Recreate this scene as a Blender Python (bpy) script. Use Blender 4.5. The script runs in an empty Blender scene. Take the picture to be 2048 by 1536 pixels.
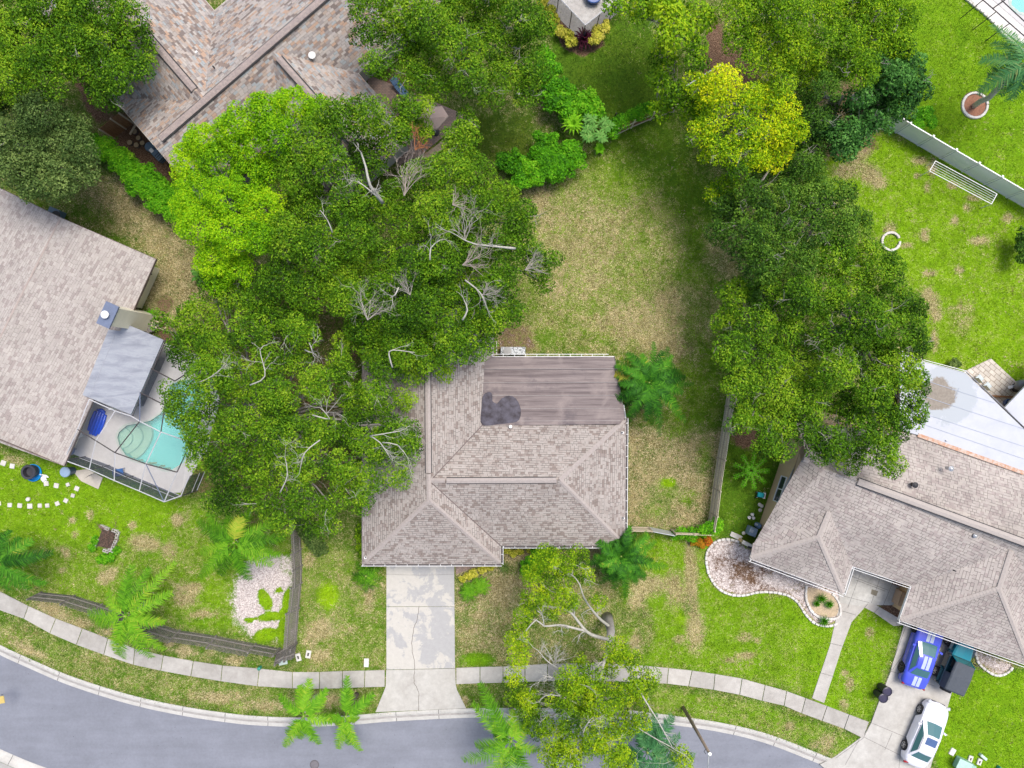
import bpy, bmesh, math, random
import numpy as np
from mathutils import Vector, Matrix
random.seed(7)
RNG = np.random.default_rng(11)
scn = bpy.context.scene
C = scn.collection
R = math.radians

# ---------------------------------------------------------------- camera, world, sun, exposure
CAMH = 50.0
S = 28.0            # photo pixels per metre on the ground
cam = bpy.data.cameras.new("camera"); camo = bpy.data.objects.new("camera", cam); C.objects.link(camo)
camo.location = (0, 0, CAMH); cam.sensor_width = 36; cam.lens = 36 * S * CAMH / 2048
cam.clip_start = 0.5; cam.clip_end = 2000
scn.camera = camo
SUN_EL, SUN_AZ = 68, 42     # azimuth clockwise from +Y (top of the photo)
w = bpy.data.worlds.new("World"); scn.world = w; w.use_nodes = True
nt = w.node_tree; bg = nt.nodes["Background"]
sky = nt.nodes.new("ShaderNodeTexSky"); sky.sky_type = 'NISHITA'; sky.sun_disc = False
sky.sun_elevation = R(SUN_EL); sky.sun_rotation = R(SUN_AZ); sky.dust_density = 4.0; sky.air_density = 1.0; sky.ozone_density = 0.6
nt.links.new(sky.outputs[0], bg.inputs[0]); bg.inputs[1].default_value = 0.15
sl = bpy.data.lights.new("sun", 'SUN'); sl.energy = 2.0; sl.angle = R(24); sl.color = (1, 0.97, 0.92)
so = bpy.data.objects.new("sun", sl); C.objects.link(so)
so.rotation_euler = (R(90 - SUN_EL), 0, R(-SUN_AZ) + math.pi); so.location = (0, 0, 60)
so.rotation_euler = Vector((math.sin(R(SUN_AZ)) * math.cos(R(SUN_EL)), math.cos(R(SUN_AZ)) * math.cos(R(SUN_EL)), math.sin(R(SUN_EL)))).to_track_quat('Z', 'Y').to_euler()
scn.view_settings.view_transform = 'Standard'; scn.view_settings.look = 'None'; scn.view_settings.gamma = 1
scn.view_settings.exposure = 0.53
try:
    scn.cycles.max_bounces = 6; scn.cycles.transparent_max_bounces = 12
except Exception: pass

def P(px, py, h=0.0):
    k = (CAMH - h) / CAMH / S
    return Vector(((px - 1024) * k, -(py - 768) * k, h))
def Q(z, ox, oy): return (ox + z[0] / 3.0, oy + z[1] / 3.0)

# ---------------------------------------------------------------- tagging
def tag(o, label=None, cat=None, group=None, kind=None):
    if label: o['label'] = label
    if cat: o['category'] = cat
    if group: o['group'] = group
    if kind: o['kind'] = kind
    return o
def thing(name, label, cat, loc=(0, 0, 0), rz=0, group=None):
    o = bpy.data.objects.new(name, None); C.objects.link(o); o.location = loc; o.rotation_euler = (0, 0, rz)
    o.empty_display_size = 0.3
    return tag(o, label, cat, group)
def copy_tree(o, parent=None):
    c = o.copy(); C.objects.link(c); c.parent = parent
    for ch in [x for x in C.objects if x.parent == o]: copy_tree(ch, c)
    return c

# ---------------------------------------------------------------- mesh builder
class MB:
    def __init__(s): s.v = []; s.f = []; s.uv = {}; s.mi = []
    def face(s, pts, uv=None, mi=0):
        b = len(s.v); s.v += [tuple(p) for p in pts]; s.f.append(list(range(b, b + len(pts)))); s.mi.append(mi)
        if uv: s.uv[len(s.f) - 1] = uv
        return s
    def mesh(s, vs, fs):
        b = len(s.v); s.v += [tuple(p) for p in vs]
        for f in fs: s.f.append([b + i for i in f]); s.mi.append(0)
        return s
    def box(s, c, d, rz=0, bev=0.0, tilt=None):
        x, y, z = d[0] / 2, d[1] / 2, d[2] / 2
        M = Matrix.Rotation(rz, 3, 'Z')
        if tilt is not None: M = tilt
        c = Vector(c)
        if bev <= 0:
            vs = [(a * x, b * y, e * z) for e in (-1, 1) for a, b in ((-1, -1), (1, -1), (1, 1), (-1, 1))]
            fs = [(3, 2, 1, 0), (4, 5, 6, 7), (0, 1, 5, 4), (1, 2, 6, 5), (2, 3, 7, 6), (3, 0, 4, 7)]
        else:
            bev = min(bev, x * .9, y * .9, z * .9)
            vs = []
            for e, k in ((-1, 0), (-1, 1), (1, 1), (1, 0)):
                if k == 0: xx, yy, zz = x - bev, y - bev, z
                else: xx, yy, zz = x, y, z - bev
                for a, b in ((-1, -1), (1, -1), (1, 1), (-1, 1)):
                    if k:
                        vs += [(a * xx, b * (yy - bev) if 1 else 0, e * zz), (a * (xx - bev), b * yy, e * zz)] if a * b > 0 else [(a * (xx - bev), b * yy, e * zz), (a * xx, b * (yy - bev), e * zz)]
                    else: vs.append((a * xx, b * yy, e * zz))
            # ring layout: 4, 8, 8, 4
            fs = [(3, 2, 1, 0), (20, 21, 22, 23)]
            for i in range(8): fs.append((4 + i, 4 + (i + 1) % 8, 12 + (i + 1) % 8, 12 + i))
            for i in range(4):
                a0 = 4 + 2 * i; a1 = 4 + 2 * i + 1; nx = 4 + (2 * i + 2) % 8
                fs.append((i, a1, a0)); fs.append((i, (i + 1) % 4, nx, a1))
                b0 = 12 + 2 * i; b1 = b0 + 1; nb = 12 + (2 * i + 2) % 8
                fs.append((20 + i, b0, b1)); fs.append((20 + i, b1, nb, 20 + (i + 1) % 4))
        return s.mesh([c + M @ Vector(p) for p in vs], fs)
    def tube(s, pts, rad, n=6, cap=True):
        pts = [Vector(p) for p in pts]
        if not hasattr(rad, '__len__'): rad = [rad] * len(pts)
        b = len(s.v); ref = None
        for i, p in enumerate(pts):
            t = (pts[min(i + 1, len(pts) - 1)] - pts[max(i - 1, 0)])
            if t.length < 1e-6: t = Vector((0, 0, 1))
            t.normalize()
            if ref is None: ref = Vector((1, 0, 0)) if abs(t.x) < 0.8 else Vector((0, 1, 0))
            u = (ref - t * ref.dot(t)).normalized(); ref = u; w_ = t.cross(u)
            for k in range(n):
                a = 2 * math.pi * k / n
                s.v.append(tuple(p + (u * math.cos(a) + w_ * math.sin(a)) * rad[i]))
        for i in range(len(pts) - 1):
            for k in range(n):
                s.f.append([b + i * n + k, b + i * n + (k + 1) % n, b + (i + 1) * n + (k + 1) % n, b + (i + 1) * n + k]); s.mi.append(0)
        if cap:
            s.f.append([b + k for k in range(n)][::-1]); s.mi.append(0)
            s.f.append([b + (len(pts) - 1) * n + k for k in range(n)]); s.mi.append(0)
        return s
    def lathe(s, prof, c=(0, 0, 0), n=24, M=None):
        b = len(s.v); c = Vector(c); M = M or Matrix.Identity(3)
        for r, z in prof:
            for k in range(n):
                a = 2 * math.pi * k / n; s.v.append(tuple(c + M @ Vector((r * math.cos(a), r * math.sin(a), z))))
        for i in range(len(prof) - 1):
            for k in range(n):
                s.f.append([b + i * n + k, b + i * n + (k + 1) % n, b + (i + 1) * n + (k + 1) % n, b + (i + 1) * n + k]); s.mi.append(0)
        s.f.append([b + k for k in range(n)][::-1]); s.mi.append(0)
        s.f.append([b + (len(prof) - 1) * n + k for k in range(n)]); s.mi.append(0)
        return s
    def prism(s, poly, z0, z1):
        n = len(poly); a = sum(poly[i][0] * poly[(i + 1) % n][1] - poly[(i + 1) % n][0] * poly[i][1] for i in range(n))
        if a < 0: poly = poly[::-1]
        b = len(s.v); s.v += [(p[0], p[1], z0) for p in poly] + [(p[0], p[1], z1) for p in poly]
        s.f.append([b + i for i in range(n)][::-1]); s.mi.append(0); s.f.append([b + n + i for i in range(n)]); s.mi.append(0)
        for i in range(n): s.f.append([b + i, b + (i + 1) % n, b + n + (i + 1) % n, b + n + i]); s.mi.append(0)
        return s
    def build(s, name, mat, parent=None, smooth=False, local=False, solid=False):
        me = bpy.data.meshes.new(name)
        off = Vector((0, 0, 0))
        if parent is not None and not local:
            p = parent
            while p is not None: off += p.location; p = p.parent
        vs = [(v[0] - off.x, v[1] - off.y, v[2] - off.z) for v in s.v]
        me.from_pydata(vs, [], s.f); 
        if s.uv:
            ul = me.uv_layers.new(name="UVMap")
            for pi, poly in enumerate(me.polygons):
                if pi in s.uv:
                    for k, li in enumerate(poly.loop_indices): ul.data[li].uv = s.uv[pi][k]
        mats = mat if isinstance(mat, (list, tuple)) else [mat]
        for m in mats: me.materials.append(m)
        if len(mats) > 1: me.polygons.foreach_set('material_index', s.mi)
        if smooth: me.polygons.foreach_set('use_smooth', [True] * len(me.polygons))
        me.validate(); me.update()
        o = bpy.data.objects.new(name, me); C.objects.link(o)
        if parent is not None: o.parent = parent
        return o
def struct(o): o['kind'] = 'structure'; return o

# ---------------------------------------------------------------- materials
MATS = {}
class NT:
    def __init__(s, name):
        s.m = bpy.data.materials.new(name); s.m.use_nodes = True; s.t = s.m.node_tree; s.b = s.t.nodes["Principled BSDF"]
        s.out = s.t.nodes["Material Output"]; MATS[name] = s.m
    def n(s, ty, **kw):
        x = s.t.nodes.new(ty)
        for k, v in kw.items():
            if k.startswith('i_'):
                key = k[2:]; key = int(key) if key.isdigit() else key.replace('_', ' ')
                x.inputs[key].default_value = v
            else: setattr(x, k, v)
        return x
    def l(s, a, b): s.t.links.new(a, b)
    def math(s, op, a, b=None, c=None, clamp=False):
        x = s.t.nodes.new('ShaderNodeMath'); x.operation = op; x.use_clamp = clamp
        for i, v in enumerate((a, b, c)):
            if v is None: continue
            if isinstance(v, (int, float)): x.inputs[i].default_value = v
            else: s.l(v, x.inputs[i])
        return x.outputs[0]
    def mix(s, f, a, b, bt='MIX'):
        x = s.t.nodes.new('ShaderNodeMix'); x.data_type = 'RGBA'; x.blend_type = bt
        for i, v in ((0, f), (6, a), (7, b)):
            if isinstance(v, (int, float)): x.inputs[i].default_value = v
            elif isinstance(v, tuple): x.inputs[i].default_value = (*v[:3], 1)
            else: s.l(v, x.inputs[i])
        return x.outputs[2]
    def pos(s): return s.n('ShaderNodeNewGeometry').outputs['Position']
    def objc(s): return s.n('ShaderNodeTexCoord').outputs['Object']
    def noise(s, scale, vec=None, detail=4, rough=0.55, dist=0.0, color=False):
        x = s.n('ShaderNodeTexNoise'); x.inputs['Scale'].default_value = scale; x.inputs['Detail'].default_value = detail
        x.inputs['Roughness'].default_value = rough; x.inputs['Distortion'].default_value = dist
        if vec is not None: s.l(vec, x.inputs['Vector'])
        return x.outputs['Color' if color else 'Fac']
    def bump(s, h, dist=0.02, st=0.6):
        x = s.n('ShaderNodeBump'); x.inputs['Distance'].default_value = dist; x.inputs['Strength'].default_value = st
        s.l(h, x.inputs['Height']); s.l(x.outputs[0], s.b.inputs['Normal'])
    def ramp(s, f, stops, interp='LINEAR'):
        x = s.n('ShaderNodeValToRGB'); cr = x.color_ramp; cr.interpolation = interp
        while len(cr.elements) < len(stops): cr.elements.new(0.5)
        for e, (p, c) in zip(cr.elements, stops): e.position = p; e.color = (*c, 1)
        s.l(f, x.inputs[0]); return x.outputs[0]
    def sep(s, v):
        x = s.n('ShaderNodeSeparateXYZ'); s.l(v, x.inputs[0]); return x.outputs
def M(name, col, rough=0.7, nscale=3.0, amp=0.25, fine=25.0, famp=0.15, bump=0.0, metal=0.0, world=False, spec=None, col2=None):
    if name in MATS: return MATS[name]
    s = NT(name); v = s.pos() if world else s.objc()
    a = s.noise(nscale, v, 4); f = s.noise(fine, v, 2)
    k = s.math('ADD', s.math('MULTIPLY', s.math('SUBTRACT', a, 0.5), amp * 2.2), s.math('MULTIPLY', s.math('SUBTRACT', f, 0.5), famp * 2.2))
    base = col
    if col2: base = s.mix(s.math('MULTIPLY_ADD', s.math('SUBTRACT', s.noise(nscale * .6, v, 5, .65), 0.5), 4, 0.5, clamp=True), col, col2)
    hs = s.n('ShaderNodeHueSaturation')
    if isinstance(base, tuple): hs.inputs['Color'].default_value = (*base, 1)
    else: s.l(base, hs.inputs['Color'])
    s.l(s.math('ADD', k, 1.0), hs.inputs['Value']); s.l(hs.outputs[0], s.b.inputs['Base Color'])
    s.b.inputs['Roughness'].default_value = rough; s.b.inputs['Metallic'].default_value = metal
    if spec is not None: s.b.inputs['Specular IOR Level'].default_value = spec
    if bump: s.bump(f, bump, 0.7)
    return s.m
def paint(name, col, rough=0.25, coat=0.6, metal=0.0):
    s = NT(name); v = s.objc(); a = s.noise(2.5, v, 3)
    s.l(s.mix(s.math('MULTIPLY', a, 0.25), col, tuple(c * 0.75 for c in col)), s.b.inputs['Base Color'])
    s.b.inputs['Roughness'].default_value = rough; s.b.inputs['Coat Weight'].default_value = coat; s.b.inputs['Coat Roughness'].default_value = 0.08
    s.b.inputs['Metallic'].default_value = metal
    return s.m

def shingle(name, cols, tabw=0.34, rowh=0.15, line=0.5, rough=0.9, slot=0.5, streak=0.12):
    """laminated shingles in UV metres: every tab its own tone, a shadow line painted under random tabs"""
    s = NT(name); uv = s.n('ShaderNodeUVMap').outputs[0]; x = s.sep(uv)
    wob = s.noise(0.9, uv, 2)
    v = s.math('DIVIDE', s.math('ADD', x[1], s.math('MULTIPLY', wob, 0.03)), rowh); row = s.math('FLOOR', v); fv = s.math('SUBTRACT', v, row)
    wn0 = s.n('ShaderNodeTexWhiteNoise', noise_dimensions='1D'); s.l(row, wn0.inputs['W'])
    u = s.math('ADD', s.math('DIVIDE', x[0], tabw), s.math('MULTIPLY', wn0.outputs[0], 7.0)); col = s.math('FLOOR', u); fu = s.math('SUBTRACT', u, col)
    cb = s.n('ShaderNodeCombineXYZ'); s.l(col, cb.inputs[0]); s.l(row, cb.inputs[1])
    wn = s.n('ShaderNodeTexWhiteNoise', noise_dimensions='2D'); s.l(cb.outputs[0], wn.inputs['Vector'])
    n = len(cols); c = s.ramp(wn.outputs[0], [(i / n, cols[i]) for i in range(n)], 'CONSTANT')
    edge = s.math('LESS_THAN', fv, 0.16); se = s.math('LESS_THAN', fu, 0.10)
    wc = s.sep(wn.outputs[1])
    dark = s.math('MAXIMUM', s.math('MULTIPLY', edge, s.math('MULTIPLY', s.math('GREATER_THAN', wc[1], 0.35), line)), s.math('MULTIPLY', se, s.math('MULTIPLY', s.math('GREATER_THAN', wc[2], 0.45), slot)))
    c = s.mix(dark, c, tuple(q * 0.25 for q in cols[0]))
    big = s.noise(0.35, uv, 5, 0.6); fine = s.noise(22, uv, 2)
    k = s.math('ADD', 1.0, s.math('ADD', s.math('MULTIPLY', s.math('SUBTRACT', big, 0.5), streak * 4), s.math('MULTIPLY', s.math('SUBTRACT', fine, 0.5), 0.5)))
    hs = s.n('ShaderNodeHueSaturation'); s.l(c, hs.inputs['Color']); s.l(k, hs.inputs['Value']); s.l(hs.outputs[0], s.b.inputs['Base Color'])
    s.b.inputs['Roughness'].default_value = rough; s.b.inputs['Specular IOR Level'].default_value = 0.2
    s.bump(s.math('ADD', s.math('MULTIPLY', fv, -1), s.math('MULTIPLY', wc[0], 0.6)), 0.012, 0.8)
    return s.m

def leafmat(name, cols, transl=0.3, rough=0.6, nz=0.55):
    s = NT(name); at = s.n('ShaderNodeAttribute', attribute_name='tone')
    c = s.ramp(at.outputs['Fac'], [(i / (len(cols) - 1), q) for i, q in enumerate(cols)])
    s.l(c, s.b.inputs['Base Color']); s.b.inputs['Roughness'].default_value = rough; s.b.inputs['Specular IOR Level'].default_value = 0.12
    tr = s.n('ShaderNodeBsdfTranslucent'); s.l(s.mix(1.0, c, (1.25, 1.3, 0.6), 'MULTIPLY'), tr.inputs[0])
    mx = s.n('ShaderNodeMixShader'); mx.inputs[0].default_value = transl * .95; s.l(s.b.outputs[0], mx.inputs[1]); s.l(tr.outputs[0], mx.inputs[2])
    s.l(mx.outputs[0], s.out.inputs[0]); return s.m

# ---------------------------------------------------------------- curve helpers
def catmull(pts, step=0.5):
    pts = [Vector(p) for p in pts]; out = []
    for i in range(len(pts) - 1):
        p0 = pts[max(i - 1, 0)]; p1 = pts[i]; p2 = pts[i + 1]; p3 = pts[min(i + 2, len(pts) - 1)]
        n = max(2, int((p2 - p1).length / step))
        for k in range(n):
            t = k / n
            out.append(0.5 * ((2 * p1) + (-p0 + p2) * t + (2 * p0 - 5 * p1 + 4 * p2 - p3) * t * t + (-p0 + 3 * p1 - 3 * p2 + p3) * t ** 3))
    out.append(pts[-1]); return out
def closed_curve(pts, step=0.3):
    pts = [Vector(p) for p in pts]; out = []; n0 = len(pts)
    for i in range(n0):
        p0, p1, p2, p3 = pts[i - 1], pts[i], pts[(i + 1) % n0], pts[(i + 2) % n0]
        n = max(2, int((p2 - p1).length / step))
        for k in range(n):
            t = k / n
            out.append(0.5 * ((2 * p1) + (-p0 + p2) * t + (2 * p0 - 5 * p1 + 4 * p2 - p3) * t * t + (-p0 + 3 * p1 - 3 * p2 + p3) * t ** 3))
    return out
def offset(pts, d):
    """offset to the right of travel (screen-down for a left to right line)"""
    out = []
    for i, p in enumerate(pts):
        t = pts[min(i + 1, len(pts) - 1)] - pts[max(i - 1, 0)]; t.z = 0; t.normalize()
        out.append(p + Vector((t.y, -t.x, 0)) * d)
    return out
def resample(pts, step):
    out = [pts[0].copy()]; acc = 0; d = []
    for a, b in zip(pts, pts[1:]):
        L = (b - a).length; pos = step - acc
        while pos <= L:
            out.append(a.lerp(b, pos / L)); d.append(b - a); pos += step
        acc = (acc + L) % step if L else acc
        acc = L - (pos - step)
    return out
def inset(poly, d):
    n = len(poly); a = sum(poly[i][0] * poly[(i + 1) % n][1] - poly[(i + 1) % n][0] * poly[i][1] for i in range(n))
    sg = 1 if a > 0 else -1; out = []
    for i in range(n):
        p0, p1, p2 = Vector(poly[i - 1][:2]), Vector(poly[i][:2]), Vector(poly[(i + 1) % n][:2])
        e1 = (p1 - p0).normalized(); e2 = (p2 - p1).normalized()
        n1 = Vector((-e1.y, e1.x)) * sg; n2 = Vector((-e2.y, e2.x)) * sg
        b = (n1 + n2); b = b / max(0.3, b.dot(n1)); out.append((p1.x + b.x * d, p1.y + b.y * d))
    return out
def inside(poly, X, Y):
    r = np.zeros(X.shape, bool); n = len(poly)
    for i in range(n):
        x1, y1 = poly[i][0], poly[i][1]; x2, y2 = poly[(i + 1) % n][0], poly[(i + 1) % n][1]
        if y1 == y2: continue
        c = ((y1 > Y) != (y2 > Y)) & (X < (x2 - x1) * (Y - y1) / (y2 - y1) + x1); r ^= c
    return r
def polymesh(outer, holes, z, name, mat, parent=None, thick=0.0, uvs=True):
    bm = bmesh.new()
    for loop in [outer] + list(holes):
        vs = [bm.verts.new((p[0], p[1], z)) for p in loop]
        for i in range(len(vs)): bm.edges.new((vs[i], vs[(i + 1) % len(vs)]))
    bmesh.ops.triangle_fill(bm, use_beauty=True, use_dissolve=False, edges=bm.edges[:])
    for f in bm.faces:
        f.normal_update()
        if f.normal.z < 0: f.normal_flip()
    if thick:
        r = bmesh.ops.extrude_face_region(bm, geom=bm.faces[:])
        for v in [g for g in r['geom'] if isinstance(g, bmesh.types.BMVert)]: v.co.z -= thick
        bmesh.ops.recalc_face_normals(bm, faces=bm.faces[:])
    me = bpy.data.meshes.new(name)
    off = Vector((0, 0, 0)); p_ = parent
    while p_ is not None: off += p_.location; p_ = p_.parent
    bmesh.ops.translate(bm, vec=-off, verts=bm.verts[:])
    bm.to_mesh(me); bm.free(); me.materials.append(mat)
    o = bpy.data.objects.new(name, me); C.objects.link(o)
    if parent: o.parent = parent
    return o

# ================================================================ THE SETTING
Z0 = 0.0
def PL(l, h=0.0): return [P(x, y, h) for x, y in l]
CURB = catmull(PL([(-260, 1150), (-120, 1228), (0, 1290), (68, 1321), (133, 1349), (213, 1376), (290, 1397), (373, 1414), (453, 1426), (512, 1432), (600, 1435), (700, 1431), (785, 1424), (932, 1417), (1051, 1416), (1160, 1417), (1264, 1421), (1344, 1431), (1440, 1445), (1536, 1468), (1643, 1509), (1720, 1541), (1850, 1600), (2050, 1700)]), 0.6)
GUT = offset(CURB, 0.72)            # inner edge of the kerb
SCURB_IN = offset(CURB, 0.72 + 6.15); SCURB_OUT = offset(CURB, 0.72 + 6.15 + 0.7)

POOL = [P(x, y) for x, y in [(236, 862), (246, 851), (262, 845), (285, 842), (300, 838), (318, 826), (331, 812), (337, 798), (333, 785), (335, 772), (345, 763), (362, 757), (385, 756), (405, 764), (415, 780), (412, 800), (400, 820), (392, 845), (388, 870), (382, 900), (375, 920), (362, 935), (345, 943), (325, 942), (305, 932), (285, 928), (262, 921), (245, 908), (235, 888), (232, 874)]]
POOL = closed_curve(POOL, 0.25)
POOL_NE = closed_curve([P(x, y) for x, y in [(2020, -10), (2016, 5), (2022, 18), (2036, 28), (2055, 32), (2090, 25), (2110, -20), (2080, -60), (2040, -50)]], 0.25)

# ground sheet: one grid, fine where the photograph looks
def axis(lo, hi, st, far):
    a = list(np.arange(lo, hi + 1e-6, st)); return np.array([-far, lo - 60, lo - 12, lo - 3] + a + [hi + 3, hi + 12, hi + 60, far])
gx = axis(-42, 42, 0.2, 400); gy = axis(-31, 31, 0.2, 400)
X, Y = np.meshgrid(gx, gy); NX, NY = len(gx), len(gy)
def poly_dist_signed(pl, X, Y):
    """signed distance, positive to the right of travel"""
    best = np.full(X.shape, 1e9); sg = np.zeros(X.shape)
    for a, b in zip(pl, pl[1:]):
        dx, dy = b.x - a.x, b.y - a.y; L2 = dx * dx + dy * dy
        t = np.clip(((X - a.x) * dx + (Y - a.y) * dy) / L2, 0, 1)
        ex, ey = X - (a.x + t * dx), Y - (a.y + t * dy); d = np.hypot(ex, ey)
        cr = dx * (Y - a.y) - dy * (X - a.x)
        m = d < best; best = np.where(m, d, best); sg = np.where(m, np.where(cr < 0, 1, -1), sg)
    return best * sg
SD = poly_dist_signed(CURB[::2] + [CURB[-1]], X, Y)
Zg = np.zeros_like(X)
nz = np.sin(X * .7 + 1.3 * np.sin(Y * .5)) * .02 + np.sin(Y * .9 + X * .3) * .015
Zg += nz * 0.6 - 0.02
Zg = np.where((SD > 0.25) & (SD < 7.3), -0.22, Zg)
for pl in (POOL, POOL_NE):
    Zg = np.where(inside([(p.x, p.y) for p in pl], X, Y), -1.9, Zg)
# what grows where (dry straw, lush turf, bare soil, white rock)
PX = X * S + 1024; PY = -Y * S + 768
dry = np.full(X.shape, 0.36); lush = np.full(X.shape, 0.42); soil = np.zeros(X.shape); rock = np.zeros(X.shape); lime = np.zeros(X.shape)
def blob(x, y, rx, ry, ang=0, soft=1.0):
    c, s_ = math.cos(R(ang)), math.sin(R(ang)); dx, dy = PX - x, PY - y
    u = (dx * c + dy * s_) / rx; v = (-dx * s_ + dy * c) / ry
    d = np.sqrt(u * u + v * v); return np.clip((1.35 - d) / (0.7 * soft), 0, 1)
def setmix(arr, b, val): arr[:] = arr * (1 - b) + val * b
def zone(poly, feather=18):
    ins = inside(poly, PX, PY); d = np.full(X.shape, 1e9); n = len(poly)
    for i in range(n):
        (ax, ay), (bx, by) = poly[i], poly[(i + 1) % n]; dx, dy = bx - ax, by - ay; L2 = dx * dx + dy * dy + 1e-9
        t = np.clip(((PX - ax) * dx + (PY - ay) * dy) / L2, 0, 1); d = np.minimum(d, np.hypot(PX - ax - t * dx, PY - ay - t * dy))
    return np.clip(0.5 + np.where(ins, d, -d) / (2 * feather), 0, 1)
def Z(poly, f, D=None, L=None, So=None, Rk=None, Li=None):
    b = zone(poly, f)
    for a, v in ((dry, D), (lush, L), (soil, So), (rock, Rk), (lime, Li)):
        if v is not None: setmix(a, b, v)
def B(x, y, rx, ry, ang=0, D=None, L=None, So=None, Rk=None, Li=None, soft=1.0):
    b = blob(x, y, rx, ry, ang, soft)
    for a, v in ((dry, D), (lush, L), (soil, So), (rock, Rk), (lime, Li)):
        if v is not None: setmix(a, b, v)
# right-hand gardens: bright turf
Z([(1770, -60), (2300, -60), (2300, 520), (2048, 405), (1800, 262), (1760, 100)], 10, .06, .85, Li=.45)
Z([(1690, 250), (1800, 268), (2300, 520), (2300, 850), (1860, 740), (1830, 600), (1740, 470), (1600, 380)], 20, .18, .85, Li=.62)
Z([(1260, 1075), (1420, 1060), (1660, 1240), (1720, 1440), (1560, 1372), (1330, 1335), (1240, 1325)], 15, .22, .78, Li=.5)
Z([(1560, 1200), (1720, 1200), (1800, 1260), (1740, 1440), (1640, 1410)], 8, .16, .9, Li=.55)
Z([(1300, 1372), (1520, 1405), (1720, 1480), (1700, 1520), (1520, 1462), (1300, 1425)], 8, .32, .7, Li=.4)
Z([(1890, 1340), (2300, 1340), (2300, 1700), (1900, 1700), (1870, 1500)], 8, .04, .95, Li=.5)
Z([(-80, 890), (140, 930), (380, 1000), (520, 1040), (590, 1080), (590, 1290), (100, 1190), (-80, 1150)], 18, .3, .62, Li=.35)
Z([(-80, 920), (120, 930), (370, 1000), (330, 1060), (200, 1090), (-80, 1060)], 18, .08, .85, Li=.5)
Z([(-80, 1230), (100, 1270), (300, 1345), (512, 1376), (760, 1376), (750, 1424), (512, 1430), (133, 1347), (-80, 1260)], 6, .42, .45, Li=.2)
Z([(600, 1060), (775, 1130), (775, 1340), (600, 1345)], 12, .42, .55, Li=.3)
Z([(912, 1100), (1230, 1100), (1230, 1330), (912, 1336)], 12, .6, .4, Li=.1)
# the middle garden: straw with green margins
Z([(1060, 390), (1230, 290), (1420, 420), (1440, 800), (1250, 850), (1240, 700), (990, 700), (1040, 560)], 28, .52, .38, Li=.4)
Z([(1190, 250), (1330, 220), (1450, 420), (1440, 560), (1370, 500), (1330, 380), (1240, 340)], 30, .12, .5, Li=.1)
Z([(1100, 60), (1300, 30), (1330, 200), (1240, 255), (1180, 240), (1110, 140)], 8, 0, .42)
Z([(1400, 700), (1460, 720), (1450, 860), (1420, 1000), (1330, 880)], 25, .2, .5, Li=.15)
Z([(1255, 855), (1450, 860), (1415, 1060), (1255, 1055)], 10, .78, .3)
Z([(1455, 830), (1600, 830), (1520, 1090), (1420, 1065)], 8, .05, .5)
Z([(860, 230), (1060, 230), (1060, 330), (870, 300)], 10, .1, .2)
B(1380, 640, 70, 200, D=.3, L=.5, Li=.2, soft=1.8); B(1250, 330, 80, 60, D=.2, L=.5, soft=1.6)
for a in [(1180, 470, 80, 60, 0, .68), (1100, 430, 40, 30, 0, .75), (1310, 480, 60, 70, 20, .5), (1150, 560, 70, 40, 0, .70), (1350, 620, 70, 50, 0, .74), (1260, 640, 60, 40, 0, .8), (1330, 690, 50, 30, 0, .9), (1450, 500, 40, 60, 0, .62), (1080, 390, 30, 20, 0, .9)]:
    B(*a[:5], D=a[5])
for a in [(1240, 530, 28, 18), (1100, 670, 34, 16), (1130, 640, 22, 12), (1390, 640, 30, 60), (1070, 690, 40, 12), (1335, 985, 40, 26), (1330, 965, 22, 14), (1385, 985, 16, 10), (1310, 1020, 36, 20), (1350, 860, 40, 20), (1410, 900, 20, 60), (1375, 1000, 20, 12)]:
    B(*a, D=.38, L=.5, Li=.25, soft=1.6)
B(1337, 965, 14, 9, D=.05, L=.9, Li=.9); B(1375, 1215, 26, 28, D=.05, L=.95, Li=.95); B(657, 1190, 20, 26, D=.1, L=.9, Li=1.0); B(955, 1320, 32, 14, D=0, L=1, Li=.25)
for a in [(1225, 1230, 60, 30), (1290, 1260, 20, 50), (1380, 1210, 20, 25), (1150, 1260, 80, 40), (1130, 1300, 60, 25)]: B(*a, D=.45, L=.45, Li=.15)
for a in [(1380, 1120, 10, 50), (1385, 1160, 14, 60), (1390, 1260, 20, 45), (1350, 1180, 20, 40), (1300, 1170, 36, 22), (1275, 1200, 18, 22), (1270, 1290, 12, 30), (1490, 1275, 16, 10), (1515, 1280, 10, 5), (1360, 1280, 14, 10), (1490, 1310, 18, 8), (1640, 1390, 12, 8), (1580, 1450, 12, 10), (1655, 1485, 18, 20), (1630, 1490, 10, 10), (1700, 1370, 10, 16), (1690, 1345, 8, 8), (1740, 1265, 10, 12), (1690, 1410, 10, 14), (1460, 1320, 14, 6)]: B(*a, D=.9, soft=1.3)
for a in [(1720, 310, 30, 14, -35), (1700, 340, 40, 16, -10), (1740, 350, 24, 20, 0), (1760, 365, 14, 14, 0), (1840, 320, 16, 8, 0), (1865, 335, 10, 18, 0), (1835, 350, 8, 6, 0), (1855, 375, 6, 12, 0), (1905, 370, 12, 8, 0), (1850, 470, 10, 14, 0), (1910, 440, 8, 10, 0), (1960, 480, 22, 10, 0), (2015, 435, 10, 10, 0), (1860, 600, 18, 30, -25), (1875, 630, 12, 14, 0), (1920, 620, 30, 10, 0), (1925, 640, 18, 26, 0), (1870, 680, 8, 24, 0), (1920, 540, 10, 8, 0), (1860, 545, 16, 6, 0), (1815, 490, 12, 6, 0), (1780, 455, 14, 12, 0), (1950, 395, 18, 8, 0), (1935, 415, 8, 8, 0)]: B(*a[:5], D=.93, L=.7, soft=1.3)
B(1925, 640, 26, 30, D=.4, L=.5); B(1680, 410, 30, 20, D=.6)
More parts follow.
